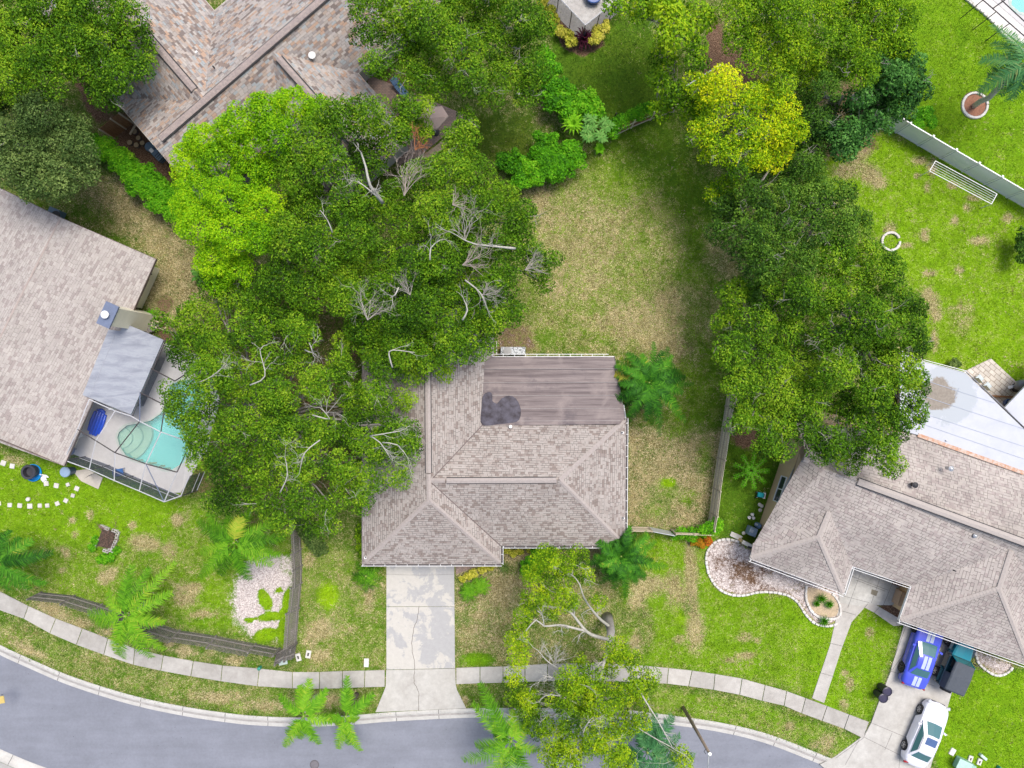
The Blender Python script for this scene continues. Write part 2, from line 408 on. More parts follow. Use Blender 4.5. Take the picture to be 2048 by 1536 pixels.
# shaded soil under the trees, leaf litter
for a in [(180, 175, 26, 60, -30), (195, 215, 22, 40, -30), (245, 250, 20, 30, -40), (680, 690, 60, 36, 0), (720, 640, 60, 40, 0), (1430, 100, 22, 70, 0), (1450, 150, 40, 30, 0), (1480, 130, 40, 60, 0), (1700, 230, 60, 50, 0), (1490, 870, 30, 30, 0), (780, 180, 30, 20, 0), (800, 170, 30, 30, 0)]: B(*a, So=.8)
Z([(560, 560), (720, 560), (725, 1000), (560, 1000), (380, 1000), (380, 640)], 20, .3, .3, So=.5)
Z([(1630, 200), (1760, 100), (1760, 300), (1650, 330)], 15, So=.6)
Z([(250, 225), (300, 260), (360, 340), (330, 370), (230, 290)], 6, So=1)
Z([(1000, 640), (1060, 650), (1075, 700), (1050, 712), (985, 710)], 10, .7, .2, So=.55, Rk=.25)
Z([(150, 380), (260, 360), (400, 480), (430, 560), (400, 640), (300, 640), (320, 520)], 20, .75, .3, So=.15)
B(350, 580, 60, 60, D=.9, So=.2); B(330, 610, 20, 20, D=.6, So=.6)
Z([(290, 640), (340, 640), (350, 700), (330, 690)], 6, So=.8)
B(640, 1050, 40, 30, D=.5, So=.2); B(520, 1040, 60, 20, So=.4)
for a in [(180, 1030, 8, 12, 0), (145, 1040, 9, 5, 0), (150, 1068, 6, 8, 0), (290, 1085, 30, 18, 10), (340, 1100, 14, 16, 0), (265, 1050, 10, 10, 0), (125, 1140, 8, 6, 0), (215, 1150, 22, 14, -35), (130, 1105, 14, 10, 60), (355, 1040, 12, 14, 0), (105, 1220, 40, 14, 25), (160, 1245, 22, 10, 15), (220, 1265, 20, 8, 0), (370, 1300, 16, 12, 0), (340, 1285, 12, 6, 0), (410, 1230, 30, 14, -10), (370, 1190, 26, 24, 0), (390, 1175, 20, 10, 0), (470, 1320, 20, 8, 0), (640, 1260, 26, 20, 0), (620, 1280, 12, 18, 0), (705, 1258, 8, 8, 0), (640, 1310, 22, 14, 0), (620, 1120, 12, 16, 0), (740, 1180, 10, 40, 0), (950, 1258, 12, 10, 0), (960, 1230, 14, 8, 0), (920, 1210, 16, 10, 0), (1000, 1180, 26, 34, 0), (1040, 1160, 20, 14, 0), (930, 1400, 8, 8, 0), (430, 1395, 44, 10, 5), (470, 1390, 30, 8, 0), (540, 1410, 60, 10, 0), (650, 1400, 40, 14, 0), (60, 1300, 40, 8, 24), (20, 640, 8, 8, 0), (30, 920, 20, 8, 20)]:
    B(*a, D=.93, soft=1.2)
B(430, 1180, 26, 40, D=.2, L=.8, Li=.5); B(430, 1245, 60, 12, D=.15, L=.75, Li=.3)
# crushed white rock in the corner garden, with patches of creeper
Z([(488, 1128), (520, 1110), (585, 1110), (590, 1170), (590, 1282), (500, 1275), (470, 1245), (462, 1200), (470, 1160)], 20, Rk=.88, So=.25)
B(575, 1135, 18, 22, So=.3, Rk=.55); B(520, 1150, 20, 16, So=.15)
for a in [(530, 1200, 12, 22, -25), (548, 1232, 34, 8, -10), (575, 1205, 10, 26, 10), (558, 1180, 8, 4, 0), (532, 1270, 22, 13, -15), (567, 1262, 12, 22, 0), (578, 1240, 8, 18, 0), (500, 1240, 10, 4, 0)]: B(*a, Rk=0, D=0, L=1, Li=.7, soft=.8)
# mulch beds of the tan house, beds by the entrance
BED1 = PL([(1413, 1112), (1419, 1095), (1433, 1082), (1455, 1078), (1480, 1085), (1505, 1100), (1530, 1125), (1600, 1150), (1690, 1183), (1680, 1200), (1678, 1240), (1655, 1250), (1630, 1245), (1610, 1225), (1598, 1205), (1575, 1190), (1545, 1184), (1515, 1184), (1490, 1190), (1462, 1188), (1440, 1178), (1424, 1160), (1416, 1140)])
Z([(p.x * S + 1024, -p.y * S + 768) for p in BED1], 3, So=.75, Rk=.62, D=1)
B(1500, 1150, 70, 24, 25, So=1.0, Rk=.35, soft=1.4); B(1445, 1130, 16, 20, So=1, Rk=.5); B(1560, 1165, 40, 12, 15, So=.5, Rk=.7)
BED2 = PL([(1950, 1300), (2028, 1326), (2018, 1342), (2002, 1350), (1985, 1348), (1968, 1335), (1955, 1320)])
Z([(p.x * S + 1024, -p.y * S + 768) for p in BED2], 3, So=.6, Rk=.6, D=1)
Z([(1756, 1210), (1802, 1205), (1798, 1240), (1780, 1232)], 3, So=1, Rk=0, D=1)
B(1950, 210, 22, 22, So=1, soft=.2)
Z([(1920, -20), (2060, 95), (2060, 60), (1945, -20)], 3, Rk=1)
Z([(1105, 0), (1130, 30), (1170, 60), (1200, 60), (1210, 90), (1165, 115), (1125, 95), (1095, 30)], 4, So=.9)
Z([(998, 1094), (1220, 1094), (1200, 1118), (1040, 1120), (960, 1128), (915, 1150), (908, 1128)], 4, D=.9, So=.3)
# far away: keep it an ordinary lawn
verts = np.stack([X, Y, Zg], -1).reshape(-1, 3)
me = bpy.data.meshes.new('ground'); idx = np.arange(NX * NY).reshape(NY, NX)
fq = np.stack([idx[:-1, :-1], idx[:-1, 1:], idx[1:, 1:], idx[1:, :-1]], -1).reshape(-1, 4)
me.vertices.add(len(verts)); me.vertices.foreach_set('co', verts.ravel())
me.loops.add(fq.size); me.loops.foreach_set('vertex_index', fq.ravel().astype(np.int32))
me.polygons.add(len(fq)); me.polygons.foreach_set('loop_start', np.arange(0, fq.size, 4, dtype=np.int32))
me.update(calc_edges=True)
ca = me.attributes.new('cover', 'FLOAT_COLOR', 'POINT'); ca.data.foreach_set('color', np.stack([dry, lush, soil, rock], -1).reshape(-1, 4).astype(np.float32).ravel())
cl = me.attributes.new('lime', 'FLOAT', 'POINT'); cl.data.foreach_set('value', lime.astype(np.float32).ravel())
s = NT('lawn'); v = s.pos()
at = s.n('ShaderNodeAttribute', attribute_name='cover'); sp = s.n('ShaderNodeSeparateColor'); s.l(at.outputs['Color'], sp.inputs[0])
D_, L_, So_ = sp.outputs; Rk_ = at.outputs['Alpha']; Li_ = s.n('ShaderNodeAttribute', attribute_name='lime').outputs['Fac']
n1 = s.noise(1.1, v, 6, 0.68, .6); n2 = s.noise(4.5, v, 5, 0.7); n3 = s.noise(16, v, 3, 0.7); n4 = s.noise(0.45, v, 3); n5 = s.noise(34, v, 2)
brk = s.math('ADD', s.math('MULTIPLY', n1, .55), s.math('ADD', s.math('MULTIPLY', n2, .5), s.math('MULTIPLY', n3, .35)))   # mean .7
def cut(val, k, sharp, bias=0.5): return s.math('MULTIPLY_ADD', s.math('ADD', s.math('SUBTRACT', val, bias), s.math('MULTIPLY', s.math('SUBTRACT', brk, .7), k)), sharp, .5, clamp=True)
green = s.mix(L_, (0.060, 0.095, 0.012), (0.080, 0.215, 0.008))
green = s.mix(s.math('ADD', Li_, s.math('MULTIPLY', s.math('SUBTRACT', n1, .5), 1.4), clamp=True), green, (0.24, 0.40, 0.005))
green = s.mix(s.math('MULTIPLY', s.math('MULTIPLY_ADD', n4, 3, -1.0, clamp=True), .45), green, s.mix(L_, (0.085, 0.085, 0.014), (0.13, 0.24, 0.006)))
straw = s.mix(s.math('MULTIPLY_ADD', n2, 4, -1.5, clamp=True), (0.34, 0.27, 0.13), (0.15, 0.125, 0.045))
straw = s.mix(s.math('MULTIPLY_ADD', n3, 5, -2.3, clamp=True), straw, (0.50, 0.43, 0.26))
col = s.mix(s.math('MULTIPLY', cut(D_, 2.6, 1.7), .88), green, straw)
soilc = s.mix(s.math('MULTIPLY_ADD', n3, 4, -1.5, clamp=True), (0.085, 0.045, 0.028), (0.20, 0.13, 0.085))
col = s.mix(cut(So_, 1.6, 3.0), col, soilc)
vor = s.n('ShaderNodeTexVoronoi'); vor.inputs['Scale'].default_value = 16; s.l(v, vor.inputs['Vector'])
vs_ = s.sep(vor.outputs['Color'])
rockc = s.mix(vs_[0], (0.34, 0.28, 0.26), (0.66, 0.60, 0.57))
col = s.mix(s.math('MULTIPLY', cut(Rk_, 1.7, 3.5), 1.0), col, rockc)
vv = s.math('ADD', s.math('MULTIPLY', s.math('SUBTRACT', n3, .5), 1.5), s.math('ADD', s.math('MULTIPLY', s.math('SUBTRACT', n5, .5), 1.3), s.math('ADD', 1.0, s.math('MULTIPLY', s.math('SUBTRACT', n2, .5), .5))))
hs = s.n('ShaderNodeHueSaturation'); s.l(col, hs.inputs['Color']); s.l(vv, hs.inputs['Value']); s.l(hs.outputs[0], s.b.inputs['Base Color'])
s.b.inputs['Roughness'].default_value = .95; s.b.inputs['Specular IOR Level'].default_value = .1
s.bump(s.math('ADD', n3, s.math('MULTIPLY', n5, .6)), 0.05, .8)
me.materials.append(s.m); ground = bpy.data.objects.new('ground', me); C.objects.link(ground); struct(ground)
me.polygons.foreach_set('use_smooth', [True] * len(me.polygons))

# road
def strip(a, b, za, zb, name, mat, joints=None):
    m = MB()
    for i in range(len(a) - 1):
        m.face([(a[i].x, a[i].y, za), (b[i].x, b[i].y, zb), (b[i + 1].x, b[i + 1].y, zb), (a[i + 1].x, a[i + 1].y, za)])
    return m.build(name, mat)
s = NT('asphalt'); v = s.pos(); a = s.noise(60, v, 3, .8); b_ = s.noise(.5, v, 5, .6); c_ = s.noise(6, v, 4, .6)
mp = s.n('ShaderNodeMapping'); mp.inputs['Scale'].default_value = (.25, 2.2, 1); s.l(v, mp.inputs[0]); d_ = s.noise(.8, mp.outputs[0], 4, .6)
k = s.math('ADD', s.math('MULTIPLY', s.math('SUBTRACT', a, .5), .5), s.math('ADD', s.math('MULTIPLY', s.math('SUBTRACT', b_, .5), .45), s.math('ADD', s.math('MULTIPLY', s.math('SUBTRACT', d_, .5), .35), s.math('MULTIPLY_ADD', s.math('SUBTRACT', c_, .5), .3, 1))))
vo = s.n('ShaderNodeTexVoronoi'); vo.inputs['Scale'].default_value = 1.6; s.l(v, vo.inputs['Vector']); k = s.math('SUBTRACT', k, s.math('MULTIPLY', s.math('LESS_THAN', vo.outputs['Distance'], .05), .45))
hs = s.n('ShaderNodeHueSaturation'); hs.inputs['Color'].default_value = (.185, .195, .228, 1); s.l(k, hs.inputs['Value']); s.l(hs.outputs[0], s.b.inputs['Base Color']); s.b.inputs['Roughness'].default_value = .85; s.bump(a, .006, .6)
asphalt = s.m
def crete(name, c1, c2, stain=.25, crack=True):
    s = NT(name); v = s.pos(); a = s.noise(.9, v, 6, .65, .4); b_ = s.noise(24, v, 3, .7); c_ = s.noise(3.5, v, 5, .7)
    f = s.math('MULTIPLY_ADD', s.math('SUBTRACT', a, .5), 3.5, .5, clamp=True)
    c = s.mix(f, c1, c2)
    k = s.math('ADD', s.math('MULTIPLY', s.math('SUBTRACT', b_, .5), .28), s.math('MULTIPLY_ADD', s.math('SUBTRACT', c_, .5), stain * 1.8, 1))
    ti = s.n('ShaderNodeAttribute', attribute_name='tone'); k = s.math('ADD', k, s.math('MULTIPLY', ti.outputs['Fac'], .35))
    hs = s.n('ShaderNodeHueSaturation'); s.l(c, hs.inputs['Color']); s.l(k, hs.inputs['Value']); s.l(hs.outputs[0], s.b.inputs['Base Color'])
    s.b.inputs['Roughness'].default_value = .85; s.bump(b_, .004, .5); return s.m
kerbm = crete('kerb_concrete', (.42, .405, .375), (.49, .478, .445))
walkm = crete('walk_concrete', (.355, .333, .302), (.44, .42, .385))
drivem = crete('drive_concrete', (.38, .362, .33), (.46, .445, .41))
struct(strip(GUT, SCURB_IN, -.12, -.12, 'road', asphalt))
def kerb(line, sgn, name):
    prof = [(0, -.25), (0, .015), (.16, .02), (.30, -.02), (.42, -.075), (.72, -.105), (.72, -.25)]
    m = MB(); L = [offset(line, sgn * d) for d, z in prof]
    acc = 0; seg = resample(line, 3.05)
    for k in range(len(prof) - 1):
        for i in range(len(line) - 1):
            a, b, c, d = L[k][i], L[k + 1][i], L[k + 1][i + 1], L[k][i + 1]; z0, z1 = prof[k][1], prof[k + 1][1]
            q = [(a.x, a.y, z0), (b.x, b.y, z1), (c.x, c.y, z1), (d.x, d.y, z0)]
            m.face(q if sgn > 0 else q[::-1])
    o = m.build(name, kerbm); struct(o)
    j = MB(); fine = resample(line, 0.05)
    for p0 in resample(line, 3.05):
        k = min(range(0, len(line)), key=lambda t: (line[t] - p0).length); t = (line[min(k + 1, len(line) - 1)] - line[max(k - 1, 0)]).normalized(); nrm = Vector((t.y, -t.x, 0)) * sgn
        for (d0, z0), (d1, z1) in zip(prof[1:5], prof[2:6]):
            a = p0 + nrm * d0; b = p0 + nrm * d1; e = t * .02
            j.face([(a - e) + Vector((0, 0, z0 + .004)), (b - e) + Vector((0, 0, z1 + .004)), (b + e) + Vector((0, 0, z1 + .004)), (a + e) + Vector((0, 0, z0 + .004))])
    struct(j.build('kerb_joints', M('joint_dark', (.10, .095, .09), .9, 5, .2), None))
kerb(CURB, 1, 'kerb'); kerb(SCURB_OUT, -1, 'kerb')
# dark band where gutter meets asphalt on the kerb inner half
struct(strip(offset(CURB, .30), offset(CURB, .47), -.0135, -.078, 'gutter_grime', M('kerb_grime', (.36, .335, .31), .9, 3, .4, 20, .3, world=True)))

def slabs(top, bot, name, mat, z=.03, gap=.026):
    m = MB(); tone = []
    for i in range(len(top) - 1):
        a, b, c, d = bot[i], bot[i + 1], top[i + 1], top[i]
        e = (b - a).normalized() * gap; e2 = (c - d).normalized() * gap
        q = [a + e, b - e, c - e2, d + e2]
        m.prism([(p.x, p.y) for p in q], z - .1, z); tone += [random.uniform(-.45, .35)] * 6
    o = m.build(name, mat); at = o.data.attributes.new('tone', 'FLOAT', 'FACE')
    at.data.foreach_set('value', tone[:len(o.data.polygons)]); return struct(o)
TW1 = [(-170, 1075), (-110, 1118), (-50, 1155), (0, 1183), (57, 1212), (112, 1237), (165, 1257), (216, 1277), (270, 1297), (327, 1311), (387, 1322), (445, 1331), (519, 1337), (585, 1344), (639, 1344), (685, 1342), (730, 1341), (770, 1340)]
BW1 = [(-190, 1105), (-130, 1150), (-65, 1188), (-8, 1217), (48, 1237), (100, 1266), (153, 1289), (208, 1309), (267, 1329), (322, 1341), (382, 1352), (442, 1362), (515, 1372), (585, 1376), (639, 1377), (685, 1376), (729, 1374), (770, 1373)]
TW2 = [(912, 1336), (960, 1334), (1006, 1333), (1050, 1330), (1095, 1328), (1140, 1327), (1185, 1327), (1224, 1328), (1262, 1329), (1297, 1332), (1337, 1336), (1384, 1341), (1430, 1348), (1484, 1357), (1530, 1370), (1573, 1382), (1611, 1396), (1654, 1412), (1698, 1429), (1738, 1444)]
BW2 = [(912, 1368), (960, 1366), (1006, 1365), (1050, 1363), (1095, 1362), (1140, 1361), (1185, 1361), (1222, 1362), (1260, 1363), (1295, 1364), (1334, 1367), (1377, 1372), (1427, 1379), (1479, 1389), (1524, 1401), (1568, 1411), (1603, 1426), (1644, 1441), (1688, 1457), (1726, 1476)]
slabs(PL(TW1), PL(BW1), 'sidewalk', walkm); slabs(PL(TW2), PL(BW2), 'sidewalk', walkm)
# far-side pavement, lower left
so_ = offset(CURB, 7.6); so2 = offset(CURB, 9.2)
struct(strip(so_[:34], so2[:34], .0, .0, 'sidewalk', crete('far_concrete', (.30, .29, .27), (.38, .37, .35))))
# driveways
def patchy(name):
    """concrete with flaked paler sealer patches"""
    s = NT(name); v = s.pos(); a = s.noise(.62, v, 8, .7, .35); b_ = s.noise(24, v, 3, .7); c_ = s.noise(3.5, v, 5, .7); x = s.sep(v)
    grad = s.math('MULTIPLY', s.math('SUBTRACT', x[0], -6.0), .028)
    f = s.math('MULTIPLY_ADD', s.math('SUBTRACT', s.math('SUBTRACT', a, grad), .512), 30, .5, clamp=True)
    c = s.mix(f, (.355, .35, .345), (.47, .448, .405))
    k = s.math('ADD', s.math('MULTIPLY', s.math('SUBTRACT', b_, .5), .22), s.math('MULTIPLY_ADD', s.math('SUBTRACT', c_, .5), .3, 1))
    hs = s.n('ShaderNodeHueSaturation'); s.l(c, hs.inputs['Color']); s.l(k, hs.inputs['Value']); s.l(hs.outputs[0], s.b.inputs['Base Color'])
    s.b.inputs['Roughness'].default_value = .75; s.bump(s.math('ADD', f, b_), .003, .5); return s.m
pm = patchy('flaked_concrete')
def flat(name, pts, mat, z, th=.12, h=0): return struct(polymesh([P(x, y) for x, y in pts], [], z, name, mat, thick=th))
flat('driveway', [(773, 1090), (908, 1090), (909, 1212.6), (773, 1212.6)], pm, .028)
flat('driveway', [(773, 1213.6), (909, 1213.2), (910, 1336), (773, 1339)], pm, .026)
flat('driveway', [(772.5, 1340), (910.5, 1337), (911.5, 1369), (914, 1380), (932, 1416), (751, 1424), (768, 1382), (771.5, 1374)], drivem, .03)
cr = MB()
def crackline(pts, w=.02, z=.034, jit=.06, step=.15):
    pl = catmull(PL(pts), step); pl = [p + Vector((random.uniform(-jit, jit), random.uniform(-jit, jit), 0)) * .5 for p in pl]; L = offset(pl, w / 2); Rr = offset(pl, -w / 2)
    for i in range(len(pl) - 1): cr.face([(L[i].x, L[i].y, z), (L[i + 1].x, L[i + 1].y, z), (Rr[i + 1].x, Rr[i + 1].y, z), (Rr[i].x, Rr[i].y, z)])
crackline([(838, 1213), (835, 1235), (826, 1265), (824, 1295), (829, 1320), (829, 1339)], .03, .032)
crackline([(829, 1341), (829, 1365), (837, 1385), (838, 1421)], .03, .035)
crackline([(773, 1148), (840, 1150), (909, 1148)], .012, .032, .01)
struct(cr.build('driveway_cracks', M('crack_dark', (.10, .085, .07), .95, 5, .2)))
# tan-house drive, walk and entrance court
flat('driveway', [(1812, 1235), (1958, 1285), (1903, 1385), (1869, 1507), (1850, 1570), (1690, 1570), (1640, 1529), (1671, 1512), (1728, 1470), (1742, 1445), (1780, 1345)], drivem, .024)
j = MB()
def jline(m, a, b, w=.022, z=.03):
    a, b = P(*a), P(*b); t = (b - a).normalized(); n_ = Vector((-t.y, t.x, 0)) * w / 2
    m.face([(a + n_) + Vector((0, 0, z)), (b + n_) + Vector((0, 0, z)), (b - n_) + Vector((0, 0, z)), (a - n_) + Vector((0, 0, z))][::-1])
for a, b in [((1742, 1445), (1806, 1472)), ((1806, 1472), (1862, 1500)), ((1784, 1465), (1769, 1500)), ((1728, 1474), (1800, 1510)), ((1776, 1340), (1870, 1372)), ((1812, 1250), (1742, 1445)), ((1742, 1445), (1726, 1476)), ((1726, 1476), (1671, 1516)), ((1846, 1255), (1780, 1345)), ((1720, 1475), (1690, 1529)), ((1800, 1510), (1795, 1560))]: jline(j, a, b, z=.029)
struct(j.build('driveway_joints', MATS['joint_dark']))
flat('garden_path', [(1679, 1205), (1660, 1290), (1624, 1396), (1648, 1406), (1682, 1300), (1703, 1244), (1711, 1235), (1729, 1215), (1748, 1225), (1787, 1252), (1806, 1250), (1812, 1240), (1795, 1235), (1752, 1210), (1735, 1206), (1719, 1212)], walkm, .02)
flat('entry_court', [(1700, 1120), (1850, 1120), (1850, 1200), (1798, 1210), (1752, 1210), (1735, 1206), (1719, 1212), (1679, 1205), (1676, 1180), (1684, 1150)], crete('court_concrete', (.36, .35, .32), (.47, .46, .43), .4), .034)
j = MB()
for a, b in [((1697, 1150), (1775, 1180)), ((1680, 1190), (1738, 1205)), ((1719, 1150), (1695, 1215)), ((1760, 1155), (1742, 1206)), ((1712, 1160), (1770, 1182)), ((1785, 1165), (1766, 1210)), ((1672, 1218), (1712, 1230)), ((1655, 1285), (1690, 1293)), ((1640, 1345), (1668, 1353)), ((1748, 1225), (1760, 1212)), ((1729, 1215), (1735, 1207))]: jline(j, a, b, z=.039)
struct(j.build('path_joints', MATS['joint_dark']))
j = MB(); j.prism([(p.x, p.y) for p in PL([(1743, 1178), (1756, 1182), (1752, 1192), (1741, 1188)])], .03, .041)
struct(j.build('damp_patch', M('damp_concrete', (.17, .15, .11), .5, 4, .4, world=True)))
# brick walk beside the main driveway
s = NT('paver'); bt = s.n('ShaderNodeTexBrick', offset=.5); bt.inputs['Scale'].default_value = 1; bt.inputs['Brick Width'].default_value = .22; bt.inputs['Row Height'].default_value = .11; bt.inputs['Mortar Size'].default_value = .008
bt.inputs['Color1'].default_value = (.36, .25, .20, 1); bt.inputs['Color2'].default_value = (.26, .19, .16, 1); bt.inputs['Mortar'].default_value = (.12, .10, .08, 1); s.l(s.pos(), bt.inputs[0]); s.l(bt.outputs[0], s.b.inputs['Base Color']); s.b.inputs['Roughness'].default_value = .9
flat('brick_path', [(911, 1095), (1000, 1095), (1000, 1124), (960, 1130), (912, 1149)], s.m, .03)

# ================================================================ HOUSES
def quv(pts):
    """uv in metres: u along the eave, v up the slope"""
    p = [Vector(q) for q in pts]; n_ = Vector((0, 0, 0))
    for i in range(len(p)): n_ += p[i].cross(p[(i + 1) % len(p)])
    n_.normalize()
    if n_.z < 0: n_ = -n_
    up = Vector((0, 0, 1)) - n_ * n_.z
    vv = up.normalized() if up.length > .03 else Vector((0, 1, 0)); uu = vv.cross(n_)
    return [(q.dot(uu), q.dot(vv)) for q in p]
def roof_faces(m, faces):
    for f in faces:
        pts = [P(*q) for q in f]
        a = sum(pts[i].x * pts[(i + 1) % len(pts)].y - pts[(i + 1) % len(pts)].x * pts[i].y for i in range(len(pts)))
        if a < 0: pts = pts[::-1]
        m.face(pts, quv(pts))
def capstrip(m, a, b, w=.3, t=.035, seg=None):
    """row of cap shingles along a ridge or hip"""
    a, b = P(*a), P(*b); L = (b - a).length; n_ = max(1, int(L / .2)); d = (b - a) / n_; h = Vector((-d.y, d.x, 0)).normalized() * w / 2
    for i in range(n_):
        p, q = a + d * i, a + d * (i + 1); up0 = Vector((0, 0, t + .012)); up1 = Vector((0, 0, t - .004)); lo = Vector((0, 0, -w * .16))
        m.face([p + up1, q + up0, q + h + up0 + lo, p + h + up1 + lo][::-1]); m.face([p + up1, p - h + up1 + lo, q - h + up0 + lo, q + up0][::-1])
def ventstrip(m, a, b, w=.3, t=.07):
    a, b = P(*a), P(*b); d = (b - a).normalized(); h = Vector((-d.y, d.x, 0)) * w / 2; T = Vector((0, 0, t)); lo = Vector((0, 0, -.05)); bo = Vector((0, 0, -.12))
    for sg in (1, -1): m.face([a + T, b + T, b + T + h * sg + lo, a + T + h * sg + lo]); m.face([a + T + h * sg + lo, b + T + h * sg + lo, b + h * sg + bo, a + h * sg + bo])
    for e in (a, b): m.face([e + T, e + T + h + lo, e + h + bo, e - h + bo, e + T - h + lo])
def fascia(m, pts, dz=.2, closed=False):
    q = [P(*p) for p in pts]
    for a, b in zip(q, q[1:]):
        n_ = Vector(((b - a).y, -(b - a).x, 0)).normalized() * .012
        m.face([a + n_, b + n_, b + n_ - Vector((0, 0, dz)), a + n_ - Vector((0, 0, dz))])
        m.face([a - n_, b - n_, b - n_ - Vector((0, 0, dz)), a - n_ - Vector((0, 0, dz))][::-1])
        m.face([a + n_ + Vector((0, 0, .005)), b + n_ + Vector((0, 0, .005)), b - n_ + Vector((0, 0, .005)), a - n_ + Vector((0, 0, .005))])
def gutter(m, pts, w=.11, side=1, brk=.75):
    """open white gutter on the eave with straps across"""
    q = [P(*p) for p in pts]
    for a, b in zip(q, q[1:]):
        t = (b - a); L = t.length; t.normalize(); n_ = Vector((t.y, -t.x, 0)) * side
        for k, (o0, o1, z0, z1) in enumerate([(w, w + .03, -.1, .0)]):
            c = (a + b) / 2 + n_ * (o0 + o1) / 2 + Vector((0, 0, (z0 + z1) / 2)); m.box(c, (L + w, abs(o1 - o0), z1 - z0), math.atan2(t.y, t.x))
        for i in range(int(L / brk) + 1): m.box(a + t * min(L, i * brk + .05) + n_ * w / 2 + Vector((0, 0, -.005)), (.03, w, .012), math.atan2(t.y, t.x))
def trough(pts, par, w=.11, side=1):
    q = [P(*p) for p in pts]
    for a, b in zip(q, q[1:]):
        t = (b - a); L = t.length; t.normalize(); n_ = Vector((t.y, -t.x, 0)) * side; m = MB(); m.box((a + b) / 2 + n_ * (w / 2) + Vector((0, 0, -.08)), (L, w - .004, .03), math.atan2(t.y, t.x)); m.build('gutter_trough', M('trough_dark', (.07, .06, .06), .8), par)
def walls(name, outline, h, ins, mat, parent, z0=-.05, top=None):
    pl = [P(x, y, h) for x, y in outline]; pl = inset([(p.x, p.y) for p in pl], ins)
    m = MB(); m.prism(pl, z0, (top or h - .12)); o = m.build(name, mat, parent); return o, pl
def soffit(name, outline, h, mat, parent):
    return polymesh([P(x, y, h) for x, y in outline], [], h - .19, name, mat, parent)
def stack(m, c, r, h, hat=True, M_=None):
    m.lathe([(r, 0), (r, h)] + ([(r * 1.45, h), (r * 1.5, h + .05), (r * .5, h + .12), (r * .05, h + .13)] if hat else []), c, 16, M_)

white = M('white_trim', (.74, .74, .73), .45, 3, .06, 20, .05)
stucco_cream = M('cream_stucco', (.80, .76, .60), .9, 1.5, .1, 40, .12, .01)
stucco_tan = M('tan_stucco', (.62, .44, .25), .9, 1.2, .08, 40, .1, .01)
stucco_grey = M('grey_stucco', (.42, .40, .37), .9, 1.5, .1, 40, .12, .01)
soff = M('soffit_white', (.6, .6, .58), .8)
glassdark = M('window_glass', (.03, .04, .045), .08, 2, .1, spec=.6)
metalgrey = M('galvanised', (.45, .46, .47), .35, 6, .1, metal=.6)
darkm = M('dark_rubber', (.025, .025, .028), .6)

# ---- main house
E = 2.7
mainS = shingle('main_shingle', [(.335, .30, .275), (.35, .315, .29), (.325, .29, .265), (.335, .30, .275), (.225, .185, .165), (.36, .325, .30), (.32, .28, .255), (.27, .23, .21)], .25, .155, .8, slot=.8)
H = thing('house', 'grey-brown shingled house in the centre with a flat-roofed rear wing and a front driveway', 'house', P(990, 950))
m = MB()
roof_faces(m, [
    [(724, 560, E), (724, 1128, E), (858, 1000, 4.62), (860, 962, 4.57), (855, 650, 4.62)],
    [(724, 1128, E), (1002, 1128, E), (858, 1000, 4.62)],
    [(724, 560, E), (855, 650, 4.62), (988, 560, E)],
    [(855, 650, 4.62), (860, 962, 4.55), (965, 850, 3.08), (988, 826, 2.78), (988, 560, E)],
    [(860, 962, 4.55), (1120, 960, 4.55), (1252, 836, E), (965, 850, 3.08)],
    [(1120, 960, 4.55), (1250, 1092, E), (1252, 836, E)],
    [(860, 962, 4.55), (1120, 960, 4.55), (1250, 1092, E), (1002, 1092, E)],
    [(858, 1000, 4.62), (1002, 1128, E), (1002, 1092, E), (860, 962, 4.55)]])
rf = m.build('roof', mainS, H)
cp = MB()
capm = shingle('cap_shingle', [(.34, .295, .275), (.32, .28, .26), (.36, .31, .29)], .3, .2, .2, streak=.06)
capm = M('cap_tone', (.335, .295, .275), .9, 6, .2, 25, .2)
for a, b in [((858, 1000, 4.62), (730, 1122, 2.79)), ((858, 1000, 4.62), (999, 1125, 2.75)), ((1120, 960, 4.56), (1248, 1089, 2.74)), ((1120, 960, 4.56), (1249, 840, 2.75)), ((857, 948, 4.62), (858, 1000, 4.63)), ((862, 961, 4.57), (890, 961, 4.56))]:
    cp = MB(); capstrip(cp, a, b); cp.build('ridge_cap', capm, rf)
vt = MB(); ventstrip(vt, (855, 680, 4.64), (857, 946, 4.64), .34); ventstrip(vt, (893, 961.5, 4.58), (1113, 960.5, 4.58), .34)
vt.build('ridge_vent', capm, rf)
vt = MB()
for a, b, o in [((855, 680, 4.6), (857, 946, 4.6), .2), ((893, 961.5, 4.54), (1113, 960.5, 4.54), .2)]:
    pa, pb = P(*a), P(*b); d = (pb - pa).normalized(); hh = Vector((-d.y, d.x, 0))
    for sg in (1, -1): vt.box((pa + pb) / 2 + hh * o * sg - Vector((0, 0, .045)), ((pb - pa).length, .05, .03), math.atan2(d.y, d.x))
vt.build('vent_slot', darkm, rf)
vm = MB()
for a, b in [((860, 963, 4.56), (1002, 1092, 2.72)), ((860, 962, 4.56), (965, 850, 3.09))]:
    pa, pb = P(*a), P(*b); vm.tube([pa + Vector((0, 0, -.01)), pb + Vector((0, 0, -.01))], .03, 5)
vm.build('valley_seam', M('valley_dark', (.14, .11, .105), .9, 5, .2), rf)
OUT1 = [(724, 560), (988, 560), (988, 712), (1230, 712), (1252, 836), (1250, 1092), (1002, 1092), (1002, 1128), (724, 1128)]
brf = M('fascia_grey', (.20, .18, .17), .8)
fm = MB(); fascia(fm, [(724, 560, E), (724, 1128, E), (1002, 1128, E), (1002, 1092, E), (1250, 1092, E), (1252, 836, E)]); fascia(fm, [(988, 720, E), (988, 560, E), (724, 560, E)])
fm.build('fascia', brf, H)
